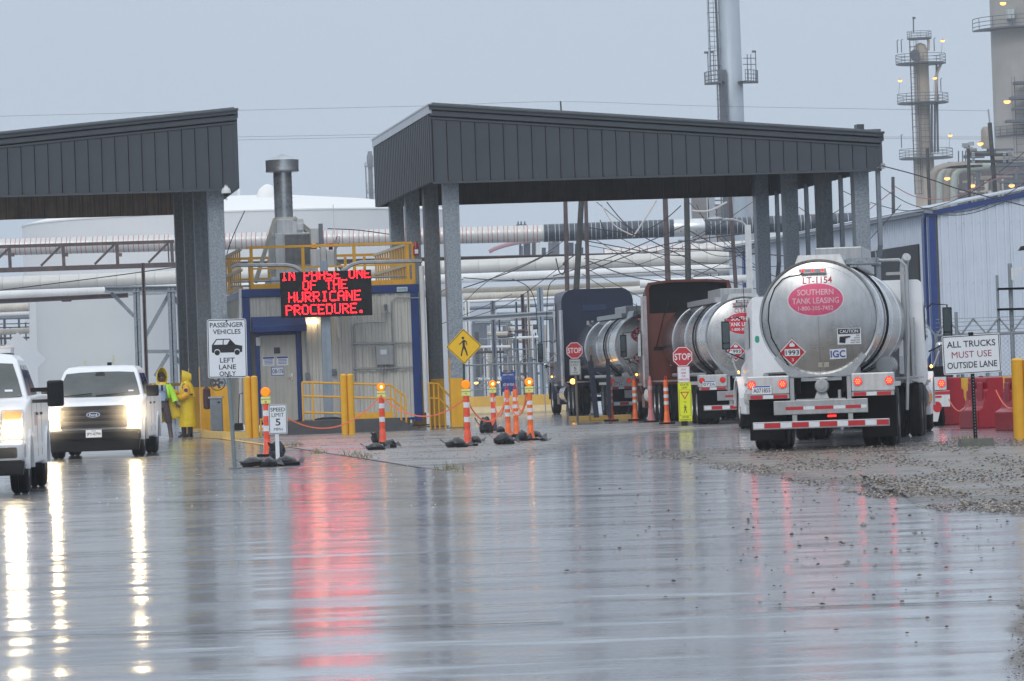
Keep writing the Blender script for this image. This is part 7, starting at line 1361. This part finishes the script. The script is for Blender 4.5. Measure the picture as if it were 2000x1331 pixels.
ladder(t, g2(1782, 100)[0], -.9, zz(380), zz(80), .6, dsteel, step=.6); ladder(t, g2(1803, 250)[0], -1.2, zz(305), zz(205), 1.0, dsteel, step=.6)
for x in (1818, 1824, 1830): MB().tube([(g2(x, 300)[0], -.9, zz(300)), (g2(x, 200)[0], -.9, zz(205 if x != 1830 else 128))], .12, 6).build('riser_pipe', dsteel, t)
MB().tube([(g2(1836, 128)[0], -.9, zz(128)), (g2(1828, 145)[0], -.9, zz(145)), (g2(1826, 200)[0], -.9, zz(200))], .15, 6).build('riser_pipe', column_beige, t)
MB().lathe([(.5, -.2), (.5, .2)], (g2(1784, 109)[0], -1.2, zz(109)), 'y', 14).build('manhole', dsteel, t); MB().tube([(g2(1784, 62)[0], 0, zz(64)), (g2(1784, 38)[0], 0, zz(36))], .07, 5).box((g2(1785, 36)[0], 0, zz(35)), (.3, .2, .2)).build('lamp_pole', dsteel, t)
MB().tube([(g2(1806, 78)[0], -.4, zz(78)), (g2(1808, 84)[0], -.4, zz(72)), (g2(1813, 84)[0], -.4, zz(82)), (g2(1812, 100)[0], -.4, zz(100))], .14, 8).build('overhead_pipe', column_beige, t, smooth=True)
for x, y, l in ((1841, 80, 'lit lamp over the top round platform of the beige tower'), (1758, 158, 'lit lamp left above the third platform of the beige tower'), (1826, 153, 'small lamp at the right of the shaft above the third platform'), (1856, 265, 'lit lamp right above the lowest platform of the beige tower')): lamp(x, y, 398, .16, l, post=1.3)
for x, y, l_ in ((1752, 80, 'outermost left above the second platform'), (1760, 79, 'inner left above the second platform'), (1824, 76, 'right of the top round platform'), (1837, 155, 'right above the third platform'), (1760, 265, 'left above the lowest platform')): p = at(x, y, 398.5); tag(MB().tube([(0, 0, -1.2), (0, 0, 0), (.15, 0, .1)], .05, 5).build('unlit_lamp_pole', dsteel, loc=p), 'thin unlit lamp pole on the beige tower, '+l_, 'lamp pole', 'unlit lamp poles on the tower')
# big column at the edge
D = 380; ppm = FPX/D; cs_ = at(2010, 200, D); t = thing('refinery_column', 'very wide grey beige column with platforms cut by the right frame edge', 'column', (cs_.x, D, 0)); zz = lambda y: at(2000, y, D).z; r_ = 70/ppm
MB().lathe([(r_, 0), (r_, zz(240)), (r_*1.004, zz(240)), (r_*1.004, zz(238)), (r_, zz(238)), (r_, zz(170)), (r_*1.004, zz(170)), (r_*1.004, zz(168)), (r_, zz(168)), (r_, zz(108)), (r_*1.004, zz(108)), (r_*1.004, zz(106)), (r_, zz(106)), (r_, zz(-100))], (0, 0, 0), n=48).build('shell', mat('column grey beige', (.36, .35, .33), .6, 0, .15, .25, streak=.35, col2=(.26, .2, .15)), t, smooth=True)
platform(t, zz(60), r_*.95, 105/ppm, pi, 2*pi, dsteel, 24/ppm); platform(t, zz(268), r_*.95, 74/ppm, pi*1.1, 1.7*pi, dsteel, 20/ppm)
ladder(t, at(1990, 200, D).x-cs_.x, -r_-.3, zz(330), zz(155), 1.6, dsteel, step=.7)
for x, y, w, h in ((1990, 165, 20, 5), (1985, 195, 26, 5), (1978, 240, 28, 5), (1988, 215, 22, 4)): a = at(x, y, D-r_-1); MB().bx(a.x-cs_.x-w/2/ppm, a.x-cs_.x+w/ppm, -r_-1.6, -r_-.3, a.z, a.z+h/ppm).build('stair_landing', dsteel, t)
MB().bx(at(1958, 30, D).x-cs_.x, at(1971, 30, D).x-cs_.x, -r_-.6, -r_+1, zz(42), zz(24)).build('pale_box', mat('pale box', (.45, .5, .5), .5), t)
lamp(1959, 7, 366, .22, 'lit lamp highest on the wide column at the right edge'); lamp(1967, 199, 366, .24, 'lit lamp half way up the wide column at the right edge')
# process block between: exchangers and pipes behind the warehouse roof
t = thing('process_unit', 'dense brownish process unit with bent pipes above the warehouse roof', 'process unit', at(1910, 360, 360)); oo = at(1910, 360, 360); P3 = lambda x, y, d=0: (at(x, y, 360+d)-oo)[:]
bp_ = mat('brownish pipe', (.30, .26, .22), .5, .1, .25, .5, streak=.4)
for k, x in enumerate((1822, 1834, 1848, 1862)): MB().tube([P3(x, 420), P3(x, 352), P3(x+3, 340), P3(x+10, 332), P3(x+22, 328), P3(x+70, 324)], .42, 12).build('bent_pipe', (bp_, mat('green grey pipe', (.36, .40, .36), .5, .1, .2))[k % 2], t, smooth=True)
MB().bx(*[P3(1870, 400)[0], P3(2050, 400)[0]], 6, 8, P3(1870, 430)[2], P3(1870, 322)[2]).build('dark_frame', mat('brown grey frame', (.12, .11, .11), .7, 0, .5, .4), t)
rg = random.Random(11)
for k in range(40): x = rg.uniform(1866, 2010); y = rg.uniform(320, 380); MB().tube([P3(x, y), P3(x, y+rg.uniform(10, 60))], rg.choice((.06, .1, .2)), 6).build('riser_pipe', rg.choice((bp_, dsteel, tanp, dsteel)), t)
for k in range(30): x = rg.uniform(1845, 1980); y = rg.uniform(285, 385); MB().tube([P3(x, y), P3(x+rg.uniform(20, 70), y-1)], rg.choice((.06, .1, .16)), 6).build('cross_pipe', rg.choice((bp_, dsteel, tanp, dsteel)), t)
for x in (1872, 1880, 1886, 1936): MB().tube([P3(x, 330), P3(x, 295)], .06, 5).build('handrail_post', dsteel, t)
MB().lathe([(.5, 0), (.5, 1.6), (.3, 1.9)], P3(1928, 290), n=12).build('small_drum', bp_, t, smooth=True)
for x, y, l in ((1915, 281, 'lamp above the process unit, left of the thick dark pole'), (1850, 349, 'lamp on the green bent pipes'), (1899, 363, 'lamp low over the warehouse roof, left of the thick dark pole'), (1976, 363, 'lamp low over the warehouse roof near the right edge'), (1897, 283, 'faint lamp by the small drum')): lamp(x, y, 350, .20 if x != 1897 else .08, l)
# more distant stacks seen under the canopy
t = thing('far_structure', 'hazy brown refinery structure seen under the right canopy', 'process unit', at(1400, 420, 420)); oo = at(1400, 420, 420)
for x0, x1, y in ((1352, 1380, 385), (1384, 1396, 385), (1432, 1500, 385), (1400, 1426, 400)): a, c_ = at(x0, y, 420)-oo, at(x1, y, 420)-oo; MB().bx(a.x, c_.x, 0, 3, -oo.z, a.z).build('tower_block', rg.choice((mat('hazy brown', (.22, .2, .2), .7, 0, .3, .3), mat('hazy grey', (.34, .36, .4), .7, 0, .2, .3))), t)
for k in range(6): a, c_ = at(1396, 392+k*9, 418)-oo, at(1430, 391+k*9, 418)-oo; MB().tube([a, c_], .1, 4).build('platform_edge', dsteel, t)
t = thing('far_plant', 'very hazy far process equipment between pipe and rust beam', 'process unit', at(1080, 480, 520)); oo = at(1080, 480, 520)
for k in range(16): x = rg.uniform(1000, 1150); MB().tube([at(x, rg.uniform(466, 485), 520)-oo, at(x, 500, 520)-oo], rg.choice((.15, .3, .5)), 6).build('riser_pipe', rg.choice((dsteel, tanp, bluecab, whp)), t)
A_ = [at(955+k*10, 492-22*sin(pi*(k/14)**.8*.62), 480) for k in range(11)]; tag(MB().tube(A_, .26, 8).build('red_flare_line', mat('red far pipe', (.42, .22, .24), .5)), 'curved red pipe rising in the haze under the banded pipe', 'pipe')
# flare tower
D = 760; ppm = FPX/D; c_ = at(724, 350, D); t = thing('flare_tower', 'very hazy lattice flare tower between the two canopies', 'tower', (c_.x, D, 0)); zz = lambda y: at(724, y, D).z
MB().lathe([(4.5/ppm, 0), (4.5/ppm, zz(330)), (6.5/ppm, zz(316)), (6.5/ppm, zz(306)), (4/ppm, zz(300)), (4/ppm, zz(296))], (0, 0, 0), n=14).build('flare_pipe', mat('far steel', (.12, .13, .16), .6), t, smooth=True)
w = 9/ppm
for s_ in (-1, 1):
    for y in (-w, w): MB().tube([(s_*w*1.1, y, 0), (s_*w, y, zz(325))], .12, 4).build('leg', dsteel, t)
z = 0
b = MB(); k = 0
while z < zz(325)-2: s_ = 1 if k % 2 else -1; b.tube([(-w*s_, -w, z), (w*s_, -w, z+2.2)], .06, 4); b.tube([(-w, -w, z), (w, -w, z)], .06, 4); z += 2.2; k += 1
b.build('lattice', dsteel, t, kind='stuff'); platform(t, zz(326), w*.6, w*1.3, 0, 2*pi, dsteel, 8/ppm); platform(t, zz(378), w*.6, w*1.1, 0, 2*pi, dsteel, 8/ppm)
# utility poles
def upole(lab, xt, yt, xb, yb, D, w, m=pole, arms=()):
    a, b_ = at(xt, yt, D), at(xb, yb, D); f = (a.z)/(a.z-b_.z); base = a+(b_-a)*f; t = thing('utility_pole', lab, 'pole', (base.x, base.y, 0), 0, 'utility poles'); r = w/2/FPX*D
    MB().tube([(0, 0, 0), (a.x-base.x, a.y-base.y, a.z)], [r*1.15, r*.95], 10).build('pole', m, t, smooth=True)
    for (x0, y, x1) in arms: p, q = at(x0, y, D)-base, at(x1, y, D)-base; MB().bar((p.x, -.12, p.z), (q.x, -.12, q.z), .12).build('cross_arm', m, t)
    return t
upole('thick pole leaning right of the banner, its foot behind the navy cab', 1136, 385, 1125, 575, 150, 12)
upole('steel pole just left of the leaning pole', 1104, 385, 1108, 575, 165, 9, rust); upole('pole right of the leaning pole with a small bracket', 1144, 385, 1147, 500, 175, 8, rust)
upole('dark pole behind the canopy with crossing cables left of centre', 1299, 385, 1303, 500, 170, 11, rust); upole('straight dark pole rising behind the red cab', 1341, 385, 1344, 540, 158, 12); upole('slim pole behind the street lamp arm', 1426, 385, 1432, 480, 172, 8, rust)
upole('thin pole right of the right canopy', 1744, 346, 1745, 420, 170, 7); upole('slim dark pole in front of the beige tower', 1811, 290, 1816, 410, 190, 7); upole('pole with lamp cluster left of the thick pole', 1891, 280, 1894, 400, 185, 7)
upole('thickest dark pole over the warehouse roof with double cross arms', 1933, 240, 1944, 380, 180, 9, pole, ((1893, 303, 1975), (1893, 316, 1975)))
MB_ = MB().tube([at(1933, 240, 180), at(1930, 214, 180)], .04, 5).build('pole_rod', alugrey); tag(MB_, 'thin rod on top of the thickest dark pole', 'rod')
p = at(1891, 284, 184); t = thing('lamp_cluster', 'cluster of two grey floodlights on the pole over the warehouse roof', 'floodlight', p); MB().box((-.14, 0, 0), (.22, .2, .18), rz=.4).box((.14, 0, .06), (.2, .2, .16), rz=-.4).bx(-.2, .2, -.03, .03, -.14, -.09).build('lamp_head', alugrey, t)
for i, (x, y) in enumerate(((1901, 303), (1901, 313), (1962, 303), (1962, 313), (1972, 300), (1972, 312))): tag(MB().lathe([(.04, -.12), (.09, -.08), (.05, -.04), (.09, 0), (.05, .04), (.09, .08), (.03, .12)], at(x, y, 179.6), n=10).build('insulator', mat('grey porcelain', (.3, .33, .36), .3), smooth=True), 'grey insulator of the thickest pole, '+('upper left', 'lower left', 'upper right, inner', 'lower right, inner', 'upper right, outer', 'lower right, outer')[i], 'insulator', 'insulators on the cross arms')
for x, y in ((1012, 440), (1018, 440), (1025, 440)): tag(MB().lathe([(.05, -.2), (.12, -.12), (.12, .0), (.04, .05), (.03, .18)], at(x, y, 205), n=8).build('pipe_vent', dsteel, smooth=True), ('left' if x < 1015 else 'middle' if x < 1020 else 'right')+' one of three small dark vents on top of the banded pipe', 'vent', 'vents on the banded pipe')
# street lamp under the canopy
t = thing('street_lamp', 'cobra head street lamp with curved arm under the right canopy', 'street lamp', at(1460, 445, 150)); oo = at(1460, 445, 150)
MB().tube([at(x, y, 150)-oo for x, y in ((1412, 430), (1430, 429), (1448, 434), (1463, 447))], .05, 7).build('arm', alugrey, t, smooth=True); MB().ball(at(1396, 428, 150)-oo, .30, 14, (1, .4, .28)).build('lamp_head', alugrey, t, smooth=True); MB().bx(-.1, .12, -.1, .1, -oo.z, .1).build('post', whited, t)
t = thing('street_lamp', 'second cobra head street lamp, lower and paler, under the right canopy', 'street lamp', at(1368, 471, 165)); MB().ball((0, 0, 0), .28, 14, (1, .4, .4)).build('lamp_head', alugrey, t, smooth=True); MB().tube([(-.2, 0, 0), (-.9, 0, .05)], .05, 6).build('arm', alugrey, t)
p = at(1621, 421, 165); lamp(1621, 421, 165, .09, 'lone orange lamp between right canopy columns')
p = at(1131, 421, 149); 
# sagging cables
def cab(pts, D, r, m, lab, g): 
    P = [at(x, y, D) for x, y in pts]; n = 7; out = []
    for i in range(len(P)-1):
        p0, p1, p2, p3 = P[max(i-1, 0)], P[i], P[i+1], P[min(i+2, len(P)-1)]
        for k in range(n): u = k/n; out.append(.5*((2*p1)+(p2-p0)*u+(2*p0-5*p1+4*p2-p3)*u*u+(3*p1-p0-3*p2+p3)*u**3))
    out.append(P[-1]); tag(MB().tube(out, r, 5).build('cable', m), lab, 'cable', g)
seen = set()
def uniq(l):
    if l in seen: l = l.replace('cable', 'lower cable')
    seen.add(l); return l
G1 = 'dark cables crossing in front of the pipe rack'; L1 = 'one of the thin dark cables criss crossing in front of the pipe rack'
for i, q in enumerate(([(905, 563), (1000, 530), (1080, 492)], [(845, 580), (905, 545)], [(905, 592), (960, 545), (1050, 505), (1104, 468)], [(1150, 510), (1230, 540), (1330, 555)], [(1150, 460), (1250, 520), (1340, 560), (1500, 600)], [(1165, 395), (1240, 455), (1260, 462)], [(1185, 395), (1230, 445), (1300, 485), (1400, 530)], [(1150, 480), (1260, 495), (1340, 470), (1380, 450)],
    [(1140, 505), (1260, 520), (1400, 560), (1490, 600)], [(1150, 530), (1290, 480), (1470, 455)], [(1137, 520), (1210, 560), (1290, 600)], [(1137, 535), (1200, 575), (1250, 600)], [(1345, 450), (1420, 485), (1500, 470)], [(1345, 395), (1420, 470), (1500, 540)], [(1340, 470), (1400, 500), (1490, 495)], [(1140, 470), (1280, 495), (1340, 500)], [(1240, 520), (1340, 480), (1470, 395)], [(1200, 460), (1330, 520), (1530, 580)],
    [(1300, 485), (1400, 490), (1530, 500)], [(1360, 400), (1390, 450), (1470, 520), (1530, 545)], [(1270, 580), (1400, 520), (1500, 470)], [(1080, 540), (1200, 500), (1340, 440)], [(905, 625), (980, 600), (1030, 570), (1110, 510)], [(845, 640), (920, 610), (1000, 575)], [(905, 543), (1000, 548), (1130, 540)], [(1137, 540), (1300, 530), (1530, 520)], [(1345, 512), (1440, 520), (1530, 545)], [(1150, 445), (1200, 452), (1260, 460)])):
    def wh(x): return next(n for k, n in ((860, 'second column'), (910, 'left column'), (1060, 'grey column'), (1160, 'leaning pole'), (1275, 'red cab'), (1320, 'middle pole'), (1385, 'cab pole'), (1440, 'street lamp'), (9999, 'right columns')) if x < k)
    def hh_(y): return next(n for k, n in ((420, 'canopy'), (465, 'dark pipe'), (488, 'dark pipe underside'), (508, 'rust beam'), (535, 'fat pipe'), (562, 'tan pipe'), (9999, 'cabs')) if y < k)
    if i == 0: seen = set()
    cab(q, 147+i*.35, .013+.007*(i % 3 == 0), wire, uniq('%s cable from %s by %s to %s by %s' % (('dark', 'thin black')[i % 2] if i % 3 else 'thicker dark', wh(q[0][0]), hh_(q[0][1]), wh(q[-1][0]), hh_(q[-1][1]))), G1)
cab([(1000, 545), (1030, 560), (1045, 590), (1050, 650)], 146, .016, wire, 'dark cable looping down from the pipe by the thick column', G1); cab([(1085, 545), (1070, 570), (1068, 680)], 146.2, .016, wire, 'dark cable dropping straight down left of the navy truck', G1)
cab([(1172, 430), (1190, 463), (1230, 462), (1290, 435), (1330, 402)], 146.4, .02, wire, 'thicker cable sagging across the dark pipe to the pole top', G1); cab([(1086, 505), (1092, 530), (1100, 536), (1104, 520), (1100, 515), (1120, 500)], 146.6, .022, wire, 'black cable hanging in a small loop left of the leaning pole', G1)
cab([(1352, 412), (1385, 412), (1420, 395)], 146.8, .035, wirew, 'thick pale cable arching right of the dark pole', 'pale cables'); cab([(1240, 458), (1265, 420), (1282, 392)], 147, .03, wirew, 'pale brown cable rising left of the dark pole', 'pale cables'); cab([(1175, 400), (1200, 440), (1240, 462)], 147, .022, wirew, 'pale thin cable falling across the dark pipe', 'pale cables')
cab([(1747, 364), (1790, 385), (1850, 388), (1910, 365), (1990, 330)], 169, .02, wirer, 'red cable sagging from the thin pole over the warehouse', 'red cables'); cab([(1560, 405), (1590, 425)], 168, .02, wirer, 'red cable piece between the right canopy columns', 'red cables'); cab([(1695, 412), (1745, 372)], 168, .02, wirer, 'red cable piece left of the thin pole', 'red cables')
G2 = 'dark cables at the right'
cab([(1722, 324), (1800, 345), (1880, 372), (1960, 392), (2010, 405)], 112, .016, wire, 'dark cable from the canopy floodlight down across the warehouse', G2)
for q, l in (([(1716, 362), (1780, 400), (1860, 415), (1930, 400), (2010, 352)], 'dark cable sagging over the warehouse roof edge'), ([(1700, 396), (1780, 412), (1880, 385), (1960, 330), (2010, 290)], 'dark cable climbing to the upper right edge'), ([(1790, 415), (1880, 420), (1960, 395), (2010, 365)], 'thin cable drooping against the pale gable wall'), ([(1640, 370), (1700, 400)], 'short cable between the right columns'), ([(1590, 440), (1690, 380)], 'cable rising between the right columns'), ([(1697, 470), (1760, 400)], 'cable at the dark bay top')): cab(q, 140, .014, wire, l, G2)
for q, l in (([(-20, 228), (380, 218), (845, 207)], 'faint high wire over the left canopy'), ([(460, 268), (740, 263)], 'upper of two faint wires between the canopies'), ([(460, 274), (740, 268)], 'lower of two faint wires between the canopies'), ([(845, 207), (1096, 199), (1400, 208), (1930, 217)], 'faint long wire above the right canopy'), ([(1725, 268), (1933, 268)], 'upper faint wire right of the canopy'), ([(1725, 271), (1933, 272)], 'lower faint wire right of the canopy'), ([(-20, 570), (200, 542), (360, 520)], 'thin slanting cable before the pipes at the left'), ([(640, 447), (700, 450), (760, 458)], 'thin cable from the roof cabinet to the right canopy'), ([(430, 555), (448, 480), (478, 412)], 'thin tilted whip wire left of the roof unit')): cab(q, 132 if q[0][1] > 400 else 210, .016 if q[0][1] > 400 else .0075, wire, l, 'faint wires against the sky')
# ================================================================== HAZE (rain filled air)
hm_ = bpy.data.materials.new('haze'); hm_.use_nodes = True; nt = hm_.node_tree; nt.nodes.clear(); oo_ = nt.nodes.new('ShaderNodeOutputMaterial'); pv = nt.nodes.new('ShaderNodeVolumePrincipled'); pv.inputs['Density'].default_value = 0.00038; pv.inputs['Color'].default_value = (.93, .96, 1, 1); pv.inputs['Anisotropy'].default_value = 0.2; nt.links.new(pv.outputs[0], oo_.inputs['Volume'])
hz = MB().bx(-700, 700, -30, 950, -1.0, 62).build('haze', hm_); hz['kind'] = 'stuff'; tag(hz, 'pale rain haze filling the air over the whole site', 'haze')

# added glow balls imitate bloom round the headlamps; added point lamps light them
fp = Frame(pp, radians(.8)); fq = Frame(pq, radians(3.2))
spm = bpy.data.materials.new('headlamp glow'); spm.use_nodes = True; nt = spm.node_tree; nt.nodes.clear(); oo_ = nt.nodes.new('ShaderNodeOutputMaterial'); pv = nt.nodes.new('ShaderNodeVolumePrincipled'); tc_ = nt.nodes.new('ShaderNodeTexCoord'); ln_ = nt.nodes.new('ShaderNodeVectorMath'); ln_.operation = 'LENGTH'; nt.links.new(tc_.outputs['Object'], ln_.inputs[0]); mr_ = nt.nodes.new('ShaderNodeMapRange'); mr_.interpolation_type = 'SMOOTHSTEP'; mr_.inputs[1].default_value = 0; mr_.inputs[2].default_value = .74; mr_.inputs[3].default_value = .34; mr_.inputs[4].default_value = 0; nt.links.new(ln_.outputs['Value'], mr_.inputs[0]); nt.links.new(mr_.outputs[0], pv.inputs['Density']); pv.inputs['Color'].default_value = (.97, .97, 1, 1); nt.links.new(pv.outputs[0], oo_.inputs['Volume'])
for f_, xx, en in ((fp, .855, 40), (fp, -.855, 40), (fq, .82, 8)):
    c_ = f_.w((xx, -.12, .93)); o = MB().ball((0, 0, 0), .78, 24).build('haze', spm, smooth=True, loc=c_); tag(o, 'added glow ball round a lit headlamp', 'haze', kind='stuff')  # added glow ball, not part of the even rain haze
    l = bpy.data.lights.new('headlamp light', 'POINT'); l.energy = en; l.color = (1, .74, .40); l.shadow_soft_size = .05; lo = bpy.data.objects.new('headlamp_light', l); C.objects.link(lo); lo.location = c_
